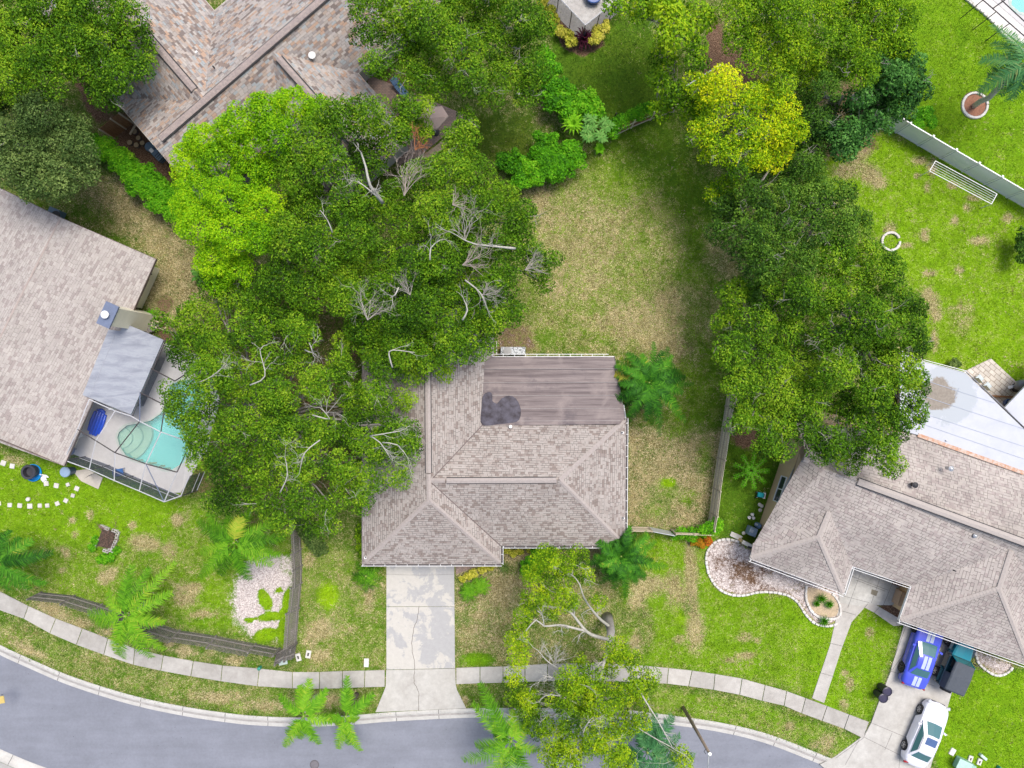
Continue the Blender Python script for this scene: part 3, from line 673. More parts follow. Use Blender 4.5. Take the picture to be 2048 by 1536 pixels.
gm = MB(); gutter(gm, [(724, 740, E), (724, 1128, E)], side=-1); gutter(gm, [(724, 1128.5, E), (1002, 1128.5, E)], side=1); gutter(gm, [(1002.5, 1128, E), (1002.5, 1094, E)], side=1, brk=.6); gutter(gm, [(1006, 1092.5, E), (1250, 1092.5, E)], side=1); gutter(gm, [(1250.5, 1092, E), (1252.5, 838, E)], side=1)
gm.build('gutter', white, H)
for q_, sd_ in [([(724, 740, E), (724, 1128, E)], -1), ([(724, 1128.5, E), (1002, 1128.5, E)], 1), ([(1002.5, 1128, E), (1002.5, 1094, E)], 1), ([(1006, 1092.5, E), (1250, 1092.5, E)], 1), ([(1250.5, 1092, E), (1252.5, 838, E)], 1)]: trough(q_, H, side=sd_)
walls('wall', OUT1, E, .55, stucco_grey, H); soffit('soffit', OUT1, E, soff, H)
# flat rear roof
s = NT('rolled_roofing'); v = s.pos(); x = s.sep(v)
mp = s.n('ShaderNodeMapping'); mp.inputs['Scale'].default_value = (.12, 2.6, 1); s.l(v, mp.inputs[0]); st = s.noise(1.6, mp.outputs[0], 5, .7); bg_ = s.noise(.55, v, 4, .6, .4); fi = s.noise(28, v, 2)
c = s.mix(s.math('MULTIPLY_ADD', s.math('SUBTRACT', st, .5), 4, .5, clamp=True), (.115, .09, .09), (.235, .195, .185))
c = s.mix(s.math('MULTIPLY_ADD', s.math('SUBTRACT', bg_, .56), 5, .3, clamp=True), c, (.26, .215, .20))
c = s.mix(s.math('MULTIPLY_ADD', s.math('SUBTRACT', s.noise(.45, v, 6, .7), .54), 8, .2, clamp=True), c, (.11, .09, .095))
k = s.math('MULTIPLY_ADD', s.math('SUBTRACT', fi, .5), .4, 1); hs = s.n('ShaderNodeHueSaturation'); s.l(c, hs.inputs['Color']); s.l(k, hs.inputs['Value']); s.l(hs.outputs[0], s.b.inputs['Base Color']); s.b.inputs['Roughness'].default_value = .8
rolled = s.m
FL = [(962, 726, 3.0), (985, 714, 3.0), (1228, 714, 3.0), (1250, 836, 3.0), (1240, 848, 3.12), (965, 851, 3.12)]
wing = thing  # keep name
m = MB(); pts = [P(*q) for q in FL]
m.face(pts[::-1]); 
for a, b in zip(pts, pts[1:] + pts[:1]): m.face([a, b, b - Vector((0, 0, .22)), a - Vector((0, 0, .22))])
fr = m.build('flat_roof', rolled, H)
sm = MB()
for yy in (738, 765, 791, 817, 842):
    a, b = P(964, yy, 3.11), P(1240, yy - .6, 3.11); sm.box((a + b) / 2 + Vector((0, 0, .0)), ((b - a).length, .035, .012), math.atan2((b - a).y, (b - a).x))
sm.build('seam', M('seam_tone', (.29, .26, .25), .8), fr)
pud = closed_curve([P(x, y, 3.06) for x, y in [(964, 849), (963, 815), (965, 795), (971, 786), (981, 784), (985, 792), (985, 802), (994, 807), (1003, 797), (1018, 791), (1032, 797), (1040, 812), (1042, 826), (1038, 840), (1026, 845), (1000, 848)]], .2)
s = NT('puddle'); v = s.pos(); f = s.noise(2.2, v, 4, .6)
s.l(s.mix(s.math('MULTIPLY_ADD', s.math('SUBTRACT', f, .5), 3, .5, clamp=True), (.022, .016, .022), (.085, .08, .105)), s.b.inputs['Base Color']); s.b.inputs['Roughness'].default_value = .18
pu = polymesh(pud, [], 3.14, 'rain_puddle', s.m, fr)
for v_ in pu.data.vertices: v_.co.z += 0
wm = MB(); fascia(wm, [(1228, 713, 3.0), (985, 713, 3.0)], .25); wm.build('fascia', white, fr)
wm = MB(); fascia(wm, [(1250.5, 838, 3.0), (1229, 713, 3.0)], .25); wm.build('fascia', brf, fr)
gm = MB(); gutter(gm, [(983, 713, 2.95), (1215, 713, 2.95)], .14, side=-1, brk=.75); gutter(gm, [(1248, 836, 2.95), (1244, 812, 2.95)], .12, side=1, brk=.5); gm.build('gutter', white, fr)
gm = MB(); gutter(gm, [(990, 706, E), (990, 682, E)], .1, side=1, brk=.5); gm.build('gutter', white, H)
pm_ = MB()
for (x, y, h, r) in [(1021, 853, 3.2, .11)]: pm_.lathe([(r, 0), (r, .35), (r * .8, .36)], P(x, y, h) - Vector((0, 0, .2)), 14)
pm_.build('vent_pipe', white, rf)
pm_ = MB(); pm_.box(P(731, 1115, 2.9), (.14, .14, .2)); pm_.build('vent_pipe', white, rf); 
pm_ = MB(); pm_.box(P(1245, 865, 2.85), (.14, .14, .2)); pm_.build('vent_pipe', white, rf)
pm_ = MB(); pm_.box(P(1247, 1036, 2.85), (.12, .12, .2)); pm_.build('vent_pipe', white, rf)
for x, y in [(731, 1115), (1245, 865), (1247, 1036)]:
    pm_ = MB(); c = P(x, y, 3.01); pm_.box(c, (.08, .08, .025)); pm_.build('pipe_opening', darkm, rf)
gd = MB(); a, b = P(775, 1119, 0), P(907, 1119, 0); 
for k in range(4): gd.box((a + b) / 2 + Vector((0, .62, .3 + k * .56)), ((b - a).length, .05, .52))
gd.build('garage_door', white, H)
def window(parent, a, b, z0, z1, out, frame=white, sub=2):
    """window on a wall between ground points a,b (x,y), facing 'out'"""
    a = Vector((a[0], a[1], 0)); b = Vector((b[0], b[1], 0)); t = (b - a); L = t.length; t.normalize(); o = Vector((out[0], out[1], 0)).normalized(); rz = math.atan2(t.y, t.x); mid = (a + b) / 2
    f = MB(); e = .07
    f.box(mid + o * .03 + Vector((0, 0, z1)), (L + e, .08, e), rz); f.box(mid + o * .03 + Vector((0, 0, z0)), (L + e, .08, e), rz)
    for k in range(sub + 1): f.box(a + t * L * k / sub + o * .03 + Vector((0, 0, (z0 + z1) / 2)), (e, .07, z1 - z0), rz)
    fo = f.build('window', frame, parent)
    g = MB(); g.box(mid + o * .012 + Vector((0, 0, (z0 + z1) / 2)), (L, .02, z1 - z0), rz); g.build('pane', glassdark, fo); return fo
wy = P(0, 1092, E).y + .55
for x0, x1 in ((1040, 1085), (1150, 1200)): window(H, (P(x0, 0, E).x, wy), (P(x1, 0, E).x, wy), .9, 2.1, (0, -1))

# ---- tan house on the right (frame rotated)
tanS = shingle('tan_shingle', [(.355, .318, .292), (.37, .332, .305), (.34, .302, .278), (.305, .262, .245), (.38, .342, .31)], .26, .20, .6, slot=.9, streak=.22)
H2 = thing('house', 'tan-walled house at lower right under a pinkish grey shingle roof with two front hips', 'house', P(1850, 1100))
RG = 4.9
def lerp3(a, b, t): return tuple(a[i] + (b[i] - a[i]) * t for i in range(3))
rl, rr = (1602, 915, RG), (2330, 1200, RG)    # main ridge
rl = (1648, 938, RG); rr = (2300, 1178, RG)
m = MB()
roof_faces(m, [
    [(1592, 846, 2.75), (1612, 905, 4.1), (1648, 938, RG), (2300, 1178, RG), (2345, 1020, 2.75), (2048, 946, 2.75), (1836, 868, 2.75)],
    [(1612, 905, 4.1), (1506, 1090, 2.75), (1638, 1074, 4.15), (1659, 1022, 4.15), (1705, 1133, E), (1822, 1173, E), (1925, 1135, 3.6), (2023, 1100, 4.3), (2120, 1230, 2.95), (2300, 1290, 2.8), (2300, 1178, RG), (1648, 938, RG)],
    [(1506, 1086, 2.75), (1500, 1118, E), (1638, 1074, 4.15)],
    [(1500, 1118, E), (1687, 1188, E), (1638, 1074, 4.15)],
    [(1687, 1188, E), (1705, 1133, E), (1659, 1022, 4.15), (1638, 1074, 4.15)],
    [(1822, 1173, E), (1798, 1241, E), (1999, 1177, 4.3), (2023, 1100, 4.3), (1925, 1135, 3.6)],
    [(1798, 1241, E), (2062, 1334, E), (1999, 1177, 4.3)],
    [(2062, 1334, E), (2120, 1230, 2.95), (2023, 1100, 4.3), (1999, 1177, 4.3)]])
rf2 = m.build('roof', tanS, H2)
cp = MB(); cap2 = M('tan_cap', (.365, .325, .298), .9, 6, .15, 25, .2)
for a, b in [((1638, 1074, 4.16), (1502, 1116, 2.72)), ((1638, 1074, 4.16), (1686, 1186, 2.72)), ((1638, 1074, 4.17), (1659, 1024, 4.17)), ((1999, 1177, 4.32), (1801, 1240, 2.72)), ((1999, 1177, 4.32), (2060, 1332, 2.72)), ((1999, 1177, 4.32), (2023, 1102, 4.32)), ((1608, 918, 4.2), (1712, 957, RG))]:
    cp = MB(); capstrip(cp, a, b, .34); cp.build('ridge_cap', cap2, rf2)
vt = MB(); ventstrip(vt, (1716, 963, RG + .02), (2290, 1174, RG + .02), .42); vt.build('ridge_vent', cap2, rf2)
vt = MB(); pa, pb = P(1716, 963, RG - .06), P(2290, 1174, RG - .06); d = (pb - pa).normalized(); hh = Vector((-d.y, d.x, 0))
for sg in (1, -1): vt.box((pa + pb) / 2 + hh * .25 * sg, ((pb - pa).length, .05, .05), math.atan2(d.y, d.x))
vt.build('vent_slot', darkm, rf2)
OUT2 = [(1598, 850), (1836, 868), (2048, 946), (2330, 1040), (2300, 1250), (2100, 1240), (2062, 1334), (1798, 1241), (1822, 1173), (1705, 1133), (1687, 1188), (1500, 1118), (1516, 1090)]
fm = MB(); fascia(fm, [(1516, 1078, E), (1500, 1118, E), (1687, 1188, E), (1705, 1133, E), (1822, 1173, E), (1798, 1241, E), (2062, 1334, E)], .2); fm.build('fascia', white, H2)
gm = MB(); gutter(gm, [(1500, 1119, E), (1687, 1189, E)], .12, brk=99); gutter(gm, [(1515, 1080, E), (1500, 1118, E)], .1, side=-1, brk=99); gutter(gm, [(1688, 1188, E), (1706, 1133, E)], .1, brk=99); gutter(gm, [(1705, 1134, E), (1822, 1174, E)], .1, brk=99); gutter(gm, [(1821, 1173, E), (1797, 1241, E)], .1, side=-1, brk=99); gutter(gm, [(1798, 1242, E), (2062, 1335, E)], .12, brk=99); gm.build('gutter', white, H2)
# walls: the gable end stands flush with the roof edge and leans into view
Wa, Wb = P(1588, 868), P(1520, 1040)
wp = [P(1570, 895), P(1519, 1046), P(1536, 1090), P(1512, 1102), P(1650, 1148), P(1668, 1105), P(1806, 1155), P(1785, 1212), P(2020, 1290), P(2040, 1230), P(2200, 1230), P(2200, 1040), P(1990, 925), P(1800, 862), P(1610, 820)]
m = MB(); m.prism([(p.x, p.y) for p in wp], -.05, 2.55); wl = m.build('wall', stucco_tan, H2)
g1, g2 = P(1532, 1040, 0), P(1600, 868, 0)
m = MB()   # gable triangle above the side wall
A0, A1 = P(1510, 1080, 2.72), P(1596, 860, 2.72)
a0 = P(1519, 1046); a1 = P(1570, 895)
m.mesh([(a0.x, a0.y, 2.5), (a1.x, a1.y, 2.5), ((a0.x + a1.x) / 2 + .9, (a0.y + a1.y) / 2, 3.3), (a0.x + .5, a0.y, 2.5), (a1.x + .5, a1.y, 2.5)], [(0, 2, 1), (0, 3, 2), (1, 2, 4)])
m.build('gable', stucco_tan, H2)
d = (a1 - a0).normalized(); out = Vector((-d.y, d.x, 0)); 
if out.x > 0: out = -out
wa = a0 + d * 1.9; wb = a0 + d * 3.7
window(H2, (wa.x, wa.y), (wb.x, wb.y), 1.1, 2.05, (out.x, out.y))
soffit('soffit', [(1600, 915), (1836, 872), (2048, 950), (2300, 1040), (2300, 1240), (2062, 1330), (1800, 1239), (1822, 1174), (1705, 1135), (1687, 1186), (1502, 1117)], 2.74, soff, H2)
lm = MB(); lm.box(P(1500, 1095, 1.6), (.3, .14, .1), R(-20)); lm.build('wall_lamp', darkm, H2)
gd = MB(); a, b = P(1800, 1213, 0), P(1930, 1258, 0); td = (b - a).normalized()
for k in range(4): gd.box((a + b) / 2 + Vector((td.y, -td.x, 0)) * .02 + Vector((0, 0, .3 + k * .56)), ((b - a).length, .05, .52), math.atan2(td.y, td.x))
gd.build('garage_door', white, H2)
# vents on the roof
for x, y, h, r, hh_, mt, nm in [(1895, 936, 3.9, .12, .35, metalgrey, 'vent_pipe'), (1826, 969, 4.3, .13, .22, darkm, 'roof_fan'), (1946, 1070, 4.25, .10, .2, metalgrey, 'vent_pipe'), (1937, 1058, 4.35, .04, .25, darkm, 'vent_pipe'), (1908, 1141, 3.72, .04, .2, darkm, 'vent_pipe')]:
    m = MB(); stack(m, P(x, y, h) - Vector((0, 0, .1)), r, hh_ + .1, r > .05); m.build(nm, mt, rf2, smooth=False)
# white flat roofs behind
s = NT('white_membrane'); v = s.pos(); n_ = s.noise(1.3, v, 5, .6, .3); c = s.mix(s.math('MULTIPLY_ADD', s.math('SUBTRACT', n_, .5), 2, .5, clamp=True), (.40, .42, .47), (.47, .485, .53)); x = s.sep(v)
cx, cy = P(1878, 788, 2.9).x, P(1878, 788, 2.9).y; cx2, cy2 = P(1895, 790, 2.9).x, P(1895, 785, 2.9).y
def rad(cx, cy, sx, sy):
    return s.math('SQRT', s.math('ADD', s.math('POWER', s.math('MULTIPLY', s.math('SUBTRACT', x[0], cx), 1 / sx), 2), s.math('POWER', s.math('MULTIPLY', s.math('SUBTRACT', x[1], cy), 1 / sy), 2)))
wob = s.math('MULTIPLY', s.math('SUBTRACT', s.noise(1.1, v, 5, .65), .5), 1.6)
r1 = s.math('ADD', rad(cx, cy, 1.15, 1.05), wob); r2 = s.math('ADD', rad(cx2, cy2, 1.9, 2.1), s.math('MULTIPLY', wob, .7))
c = s.mix(s.math('MULTIPLY_ADD', s.math('SUBTRACT', 1.0, r2), 14, .5, clamp=True), c, (.36, .39, .42))
c = s.mix(s.math('MULTIPLY_ADD', s.math('SUBTRACT', 1.0, r1), 6, .5, clamp=True), c, s.mix(s.noise(7, v, 4), (.13, .105, .08), (.30, .265, .22)))
s.l(c, s.b.inputs['Base Color']); s.b.inputs['Roughness'].default_value = .6; memb = s.m
WF = [(1800, 705), (1844, 723), (1931, 746), (2048, 858), (2300, 1100), (2048, 946), (1836, 870), (1800, 860)]
m = MB(); pts = [P(x, y, 2.9) for x, y in WF]; 
fr2 = polymesh(pts, [], 2.9, 'flat_roof', memb, H2, thick=.15)
sm = MB()
for a, b in [((1842, 758), (1990, 806)), ((1840, 790), (2048, 858)), ((1838, 824), (2048, 893)), ((1836, 845), (2048, 918)), ((1918, 776), (1909, 800))]:
    pa, pb = P(*a, 2.915), P(*b, 2.915); sm.box((pa + pb) / 2, ((pb - pa).length, .03, .01), math.atan2((pb - pa).y, (pb - pa).x))
sm.build('seam', M('memb_seam', (.30, .34, .42), .6), fr2)
sm = MB(); fascia(sm, [(1800, 704, 2.93), (1844, 722, 2.93), (1931, 745, 2.93)], .2); gutter(sm, [(1800, 704, 2.93), (1844, 722, 2.93), (1931, 745, 2.93)], .1, side=-1, brk=3); sm.build('gutter', white, fr2)
sm = MB(); gutter(sm, [(1931, 746, 2.94), (2048, 858, 2.94), (2200, 1004, 2.94)], .1, side=-1, brk=99); sm.build('roof_edge', M('grey_edge', (.23, .24, .27), .5), fr2)
s = NT('flashing'); v = s.pos(); f = s.noise(5, v, 3, .7); s.l(s.mix(s.math('MULTIPLY_ADD', s.math('SUBTRACT', f, .5), 5, .5, clamp=True), (.50, .42, .36), (.45, .24, .15)), s.b.inputs['Base Color']); s.b.inputs['Roughness'].default_value = .9
sm = MB(); pa, pb = P(1836, 870, 2.92), P(2200, 1000, 2.92); pb = P(2048, 946, 2.92); sm.box((pa + pb) / 2, ((pb - pa).length, .26, .03), math.atan2((pb - pa).y, (pb - pa).x)); sm.build('flashing', s.m, fr2)
WF2 = [(2048, 778), (2010, 815), (2048, 852), (2200, 950), (2200, 700)]
polymesh([P(x, y, 2.6) for x, y in [(2120, 700), (2010, 815), (2048, 855), (2250, 950)]], [], 2.6, 'flat_roof', memb, H2, thick=.15)
m = MB(); m.prism([(p.x, p.y) for p in PL([(1800, 735), (1835, 745), (1905, 775), (2010, 880), (2010, 930), (1835, 880), (1790, 860)])], -.05, 2.74); m.prism([(p.x, p.y) for p in PL([(2040, 850), (2100, 770), (2200, 800), (2200, 950)])], -.05, 2.44); m.build('wall', stucco_tan, H2)
stk = MB(); stk.lathe([(.05, 0), (.05, .12), (.02, .13)], P(1892, 881, 2.9), 8); stk.build('vent_pipe', metalgrey, fr2)

# ---- left house
leftS = shingle('left_shingle', [(.365, .33, .302), (.385, .348, .32), (.35, .314, .29), (.41, .372, .34), (.30, .258, .24), (.375, .34, .31)], .30, .16, .38, slot=.4, streak=.08)
H3 = thing('house', 'long house at the left edge with pale pinkish gable roof, beside the pool cage', 'house', P(60, 720))
ec = 2.6; rg = 4.0
m = MB()
roof_faces(m, [[(121, 435, rg), (312, 518, ec), (258, 640, ec), (128, 932, ec), (-15, 880, ec + .5), (-87, 845, rg)],
               [(121, 435, rg), (-87, 845, rg), (-330, 740, ec), (-70, 342, ec)]])
m.v = [(a, b, c) for a, b, c in m.v]
rf3 = m.build('roof', leftS, H3)
cp = MB(); capstrip(cp, (120, 437, rg + .005), (-87, 845, rg + .005), .12, .01); cp.build('ridge_cap', M('left_cap', (.36, .30, .27), .9, 4, .2), rf3)
fm = MB(); fascia(fm, [(-70, 342, ec), (121, 435, rg), (312, 518, ec)], .2); fascia(fm, [(312, 518, ec), (128, 932, ec), (-87, 845, rg), (-330, 740, ec)], .2); fm.build('fascia', M('brown_fascia', (.17, .13, .11), .8), H3)
wpl = PL([(-60, 385), (130, 465), (320, 538), (284, 617), (262, 606), (150, 900), (-70, 835), (-300, 730)])
m = MB(); m.prism([(p.x, p.y) for p in wpl], -.05, 2.42); m.build('wall', stucco_cream, H3)
a, b = P(318, 543), P(286, 612); d = (b - a).normalized(); out = Vector((-d.y, d.x, 0)); out = out if out.x > 0 else -out
wo = window(H3, tuple(((a + d * .75)[:2])), tuple((a + d * 2.0)[:2]), .9, 2.05, (out.x, out.y), frame=M('brown_frame', (.09, .06, .045), .5), sub=1)
lm = MB(); lm.tube([a + d * .35 + out * .1 + Vector((0, 0, 1.7)), a + d * .45 + out * .22 + Vector((0, 0, 1.5)), a + d * .3 + out * .3 + Vector((0, 0, 1.3))], .05, 6); lm.build('wall_lamp', M('verdigris', (.10, .15, .13), .6), H3)
# chimney
ch = [P(258, 620), P(297, 624), P(285, 665), P(262, 664)]
chb = [P(x, y, 5.0) for x, y in [(213, 605), (235, 615), (219, 655), (197, 645)]]
b0, b1 = P(213, 605, 5), P(235, 615, 5)
m = MB(); cc = sum(chb, Vector()) / 4; rz = math.atan2((b1 - b0).y, (b1 - b0).x)
m.box((cc.x + .05, cc.y, 2.4), (.72, 1.25, 4.95), rz); m.build('chimney', stucco_cream, H3)
m = MB(); m.box((cc.x, cc.y, 5.0), (.9, 1.55, .12), rz); cpo = m.build('chimney_cap', M('slate_metal', (.13, .16, .24), .45, 3, .2), H3)
m = MB(); stack(m, (cc.x - .05, cc.y, 5.05), .17, .2); m.build('flue', white, cpo)
# pantile-grey patio roof
s = NT('patio_membrane'); v = s.pos(); mp = s.n('ShaderNodeMapping'); mp.inputs['Rotation'].default_value = (0, 0, R(26)); mp.inputs['Scale'].default_value = (.5, 2.2, 1); s.l(v, mp.inputs[0])
n_ = s.noise(1.1, mp.outputs[0], 6, .68, .5); f = s.noise(30, v, 2)
c = s.ramp(n_, [(.3, (.19, .205, .245)), (.45, (.25, .265, .305)), (.58, (.31, .33, .365)), (.7, (.25, .26, .30))])
k = s.math('MULTIPLY_ADD', s.math('SUBTRACT', f, .5), .25, 1); hs = s.n('ShaderNodeHueSaturation'); s.l(c, hs.inputs['Color']); s.l(k, hs.inputs['Value']); s.l(hs.outputs[0], s.b.inputs['Base Color']); s.b.inputs['Roughness'].default_value = .55
PR = [(250, 647), (327, 680), (262, 829), (165, 790), (217, 659), (240, 662)]
pr = polymesh([P(x, y, 2.85) for x, y in PR], [], 2.85, 'patio_roof', s.m, H3, thick=.16)
sm = MB(); pa, pb = P(229, 672, 2.86), P(178, 795, 2.86); sm.box((pa + pb) / 2, ((pb - pa).length, .03, .012), math.atan2((pb - pa).y, (pb - pa).x)); sm.build('seam', M('seam_pale', (.30, .31, .35), .6), pr)
sm = MB(); gutter(sm, [(327, 680, 2.82), (262, 829, 2.82)], .1, side=-1, brk=9); sm.build('gutter', M('dark_gutter', (.09, .075, .08), .5), pr)
for q in [(318, 690), (290, 752), (262, 815)]: m = MB(); p = P(*q); m.box((p.x, p.y, 1.34), (.12, .12, 2.68)); m.build('post', white, pr)

# ---- top-left house, local frame along its ridge
oldS = shingle('variegated_shingle', [(.36, .25, .185), (.23, .18, .155), (.35, .305, .275), (.28, .30, .305), (.17, .14, .13), (.33, .265, .22), (.25, .225, .215), (.37, .335, .305), (.31, .275, .25), (.34, .31, .29), (.30, .275, .26)], .33, .155, .35, slot=.5, streak=.1)
H4 = thing('house', 'large upper-left house with multicoloured brown and slate shingles and crossing gables', 'house', P(450, 180))
ux, uy = .757, -.653; vx, vy = .653, .757
def F(e, n, h): return (317 + ux * e + vx * n, 280 + uy * e + vy * n, h)
e_, r_ = 2.7, 5.2
m = MB()
roof_faces(m, [
    [F(-14, 0, r_), F(120, 0, r_), F(-14, -123, e_)],                                                        # main NW slope, SW of the wing
    [F(120, 0, r_), F(620, 0, r_), F(620, -123, e_), F(254, -123, e_)],
    [F(120, 0, r_), F(-14, -123, e_), F(-14, -420, e_), F(120, -420, r_)], [F(120, 0, r_), F(120, -420, r_), F(254, -420, e_), F(254, -123, e_)],
    [F(-14, 0, r_), F(-14, 160, e_), F(188, 160, e_), F(288, 14, r_ - .25), F(288, 0, r_)],
    [F(288, 0, r_), F(288, 14, r_ - .25), F(390, 160, e_), F(620, 160, e_), F(620, 0, r_)],
    [F(288, 14, r_ - .25), F(188, 160, e_), F(190, 330, e_), F(292, 330, r_ - .25)], [F(288, 14, r_ - .25), F(292, 330, r_ - .25), F(392, 330, e_), F(390, 160, e_)]])
rf4 = m.build('roof', oldS, H4)
cap4 = shingle('vent_shingle', [(.30, .25, .23), (.36, .27, .22), (.24, .215, .21), (.33, .30, .28)], .4, .5, .1, slot=.6)
cap4 = M('ridge_tone', (.31, .255, .23), .9, 8, .3, 25, .2, col2=(.24, .20, .19))
vt = MB(); ventstrip(vt, F(4, 0, r_ + .02), F(600, 0, r_ + .02), .42); ventstrip(vt, F(120, -30, r_ + .02), F(120, -400, r_ + .02), .42); ventstrip(vt, F(289, 32, r_ - .2), F(292, 320, r_ - .2), .38); vt.build('ridge_vent', cap4, rf4)
vt = MB()
for a, b in [(F(4, 0, r_), F(600, 0, r_)), (F(120, -30, r_), F(120, -400, r_)), (F(289, 32, r_ - .25), F(292, 320, r_ - .25))]:
    pa, pb = P(*a), P(*b); d = (pb - pa).normalized(); hh = Vector((-d.y, d.x, 0))
    for sg in (1, -1): vt.box((pa + pb) / 2 + hh * .25 * sg - Vector((0, 0, .07)), ((pb - pa).length, .07, .05), math.atan2(d.y, d.x))
vt.build('vent_slot', darkm, rf4)
OUT4 = [F(-14, 160, 0)[:2], F(-14, -420, 0)[:2], F(254, -420, 0)[:2], F(254, -123, 0)[:2], F(620, -123, 0)[:2], F(620, 160, 0)[:2], F(390, 160, 0)[:2], F(390, 330, 0)[:2], F(190, 330, 0)[:2], F(188, 160, 0)[:2]]
fm = MB(); fascia(fm, [F(254, -420, e_), F(254, -123, e_), F(620, -123, e_)], .2); fascia(fm, [F(620, 160, e_), F(390, 160, e_), F(391, 330, e_), F(190, 330, e_)], .2); fascia(fm, [F(-14, 160, e_), F(-14, 0, r_), F(-14, 0, r_)], .2); fascia(fm, [F(-14, -420, e_), F(-14, -123, e_), F(-14, 0, r_), F(-14, 160, e_)], .16)
fm.build('fascia', M('cream_trim', (.5, .47, .40), .7), H4)
gm = MB(); gutter(gm, [F(390, 172, e_), F(391, 222, e_)], .1, side=1, brk=9); gm.build('gutter', white, H4)
walls('wall', OUT4, e_, .5, stucco_grey, H4)
m = MB(); stack(m, P(626, 114, 4.0) - Vector((0, 0, .1)), .16, .32); m.build('roof_fan', white, rf4)
m = MB(); m.box(P(393, 104, 4.6), (.14, .12, .1), R(40)); m.build('vent_box', white, rf4)
m = MB(); m.lathe([(.06, -.1), (.06, .2)], P(643, 163, 3.7), 8); m.build('vent_pipe', darkm, rf4)
m = MB(); m.lathe([(.05, -.1), (.05, .2)], P(428, 135, 4.8), 8); m.build('vent_pipe', darkm, rf4)

# ================================================================ POOLS AND CAGE
deckm = crete('pool_deck_concrete', (.47, .455, .45), (.52, .51, .50), .12)
DECK = [P(x, y) for x, y in [(236, 690), (330, 686), (420, 720), (440, 800), (415, 900), (362, 985), (340, 985), (140, 905), (165, 840)]]
struct(polymesh(DECK, [POOL], .06, 'pool_deck', deckm, thick=.1))
s = NT('pool_plaster'); v = s.pos(); n_ = s.noise(.8, v, 5, .6); z = s.sep(v)
c = s.mix(s.math('MULTIPLY_ADD', z[2], 1.1, 1.25, clamp=True), (.09, .52, .49), (.22, .46, .33)); c = s.mix(s.math('MULTIPLY', n_, .25), c, (.10, .45, .45)); s.l(c, s.b.inputs['Base Color']); s.b.inputs['Roughness'].default_value = .7
plaster = s.m
s = NT('pool_water'); s.b.inputs['Base Color'].default_value = (.55, .93, .90, 1); s.b.inputs['Roughness'].default_value = .05; s.b.inputs['Alpha'].default_value = .28; v = s.pos(); s.bump(s.noise(3, v, 3), .02, .35)
waterm = s.m
def pool(poly, label, depth=1.0, steps=None):
    t = thing('swimming_pool', label, 'swimming pool', (sum(p.x for p in poly) / len(poly), sum(p.y for p in poly) / len(poly), 0))
    m = MB(); n_ = len(poly)
    for i in range(n_):
        a, b = poly[i], poly[(i + 1) % n_]
        m.face([(a.x, a.y, .05), (b.x, b.y, .05), (b.x, b.y, -depth), (a.x, a.y, -depth)])
    m.build('basin_wall', plaster, t)
    polymesh(poly, [], -depth, 'basin_floor', plaster, t)
    inn = [Vector((p[0], p[1], 0)) for p in inset([(p.x, p.y) for p in poly[::3]], .13)]
    polymesh([p + (p - Vector((t.location.x, t.location.y, 0))) * .0 for p in poly], [inn], .066, 'coping', M('coping_tone', (.42, .47, .43), .8, 3, .2), t)
    polymesh(poly, [], -.06, 'water', waterm, t)
    if steps:
        for k, (cx, cy, rx, ry, z) in enumerate(steps):
            m = MB(); pl = []
            for q in range(40):
                a = 2 * math.pi * q / 40; wv = 1 + .06 * math.sin(3 * a + k); pl.append((cx + rx * wv * math.cos(a), cy + ry * wv * math.sin(a)))
            inn_ = inside([(p.x, p.y) for p in poly], np.array([p[0] for p in pl]), np.array([p[1] for p in pl]))
            c0 = P(262, 880)
            pl2 = []
            for (x_, y_), ok in zip(pl, inn_):
                if not ok:
                    lo, hi = 0.0, 1.0
                    for _ in range(12):
                        mm = (lo + hi) / 2; xx, yy = c0.x + (x_ - c0.x) * mm, c0.y + (y_ - c0.y) * mm
                        if inside([(p.x, p.y) for p in poly], np.array([xx]), np.array([yy]))[0]: lo = mm
                        else: hi = mm
                    x_, y_ = c0.x + (x_ - c0.x) * lo * .99, c0.y + (y_ - c0.y) * lo * .99
                pl2.append((x_, y_))
            m.prism(pl2, -depth - .01 * (k + 1), z); m.build('step', M('step_plaster', (.30, .42, .27), .7, 2, .2), t)
    return t
c0 = P(243, 876)
pool(POOL, 'turquoise kidney-shaped swimming pool inside the screened cage at left', 1.05, [(c0.x, c0.y, 1.75, 1.6, -.75), (c0.x - .1, c0.y, 1.25, 1.2, -.5), (c0.x - .2, c0.y, .75, .8, -.28)])
struct(polymesh([P(x, y) for x, y in [(1962, -40), (1962, -20), (2060, 66), (2200, 120), (2200, -200), (1962, -200)]], [POOL_NE], .05, 'pool_deck', deckm, thick=.1))
pool(POOL_NE, 'bright blue pool corner cut off by the top right of the photo', 1.0)

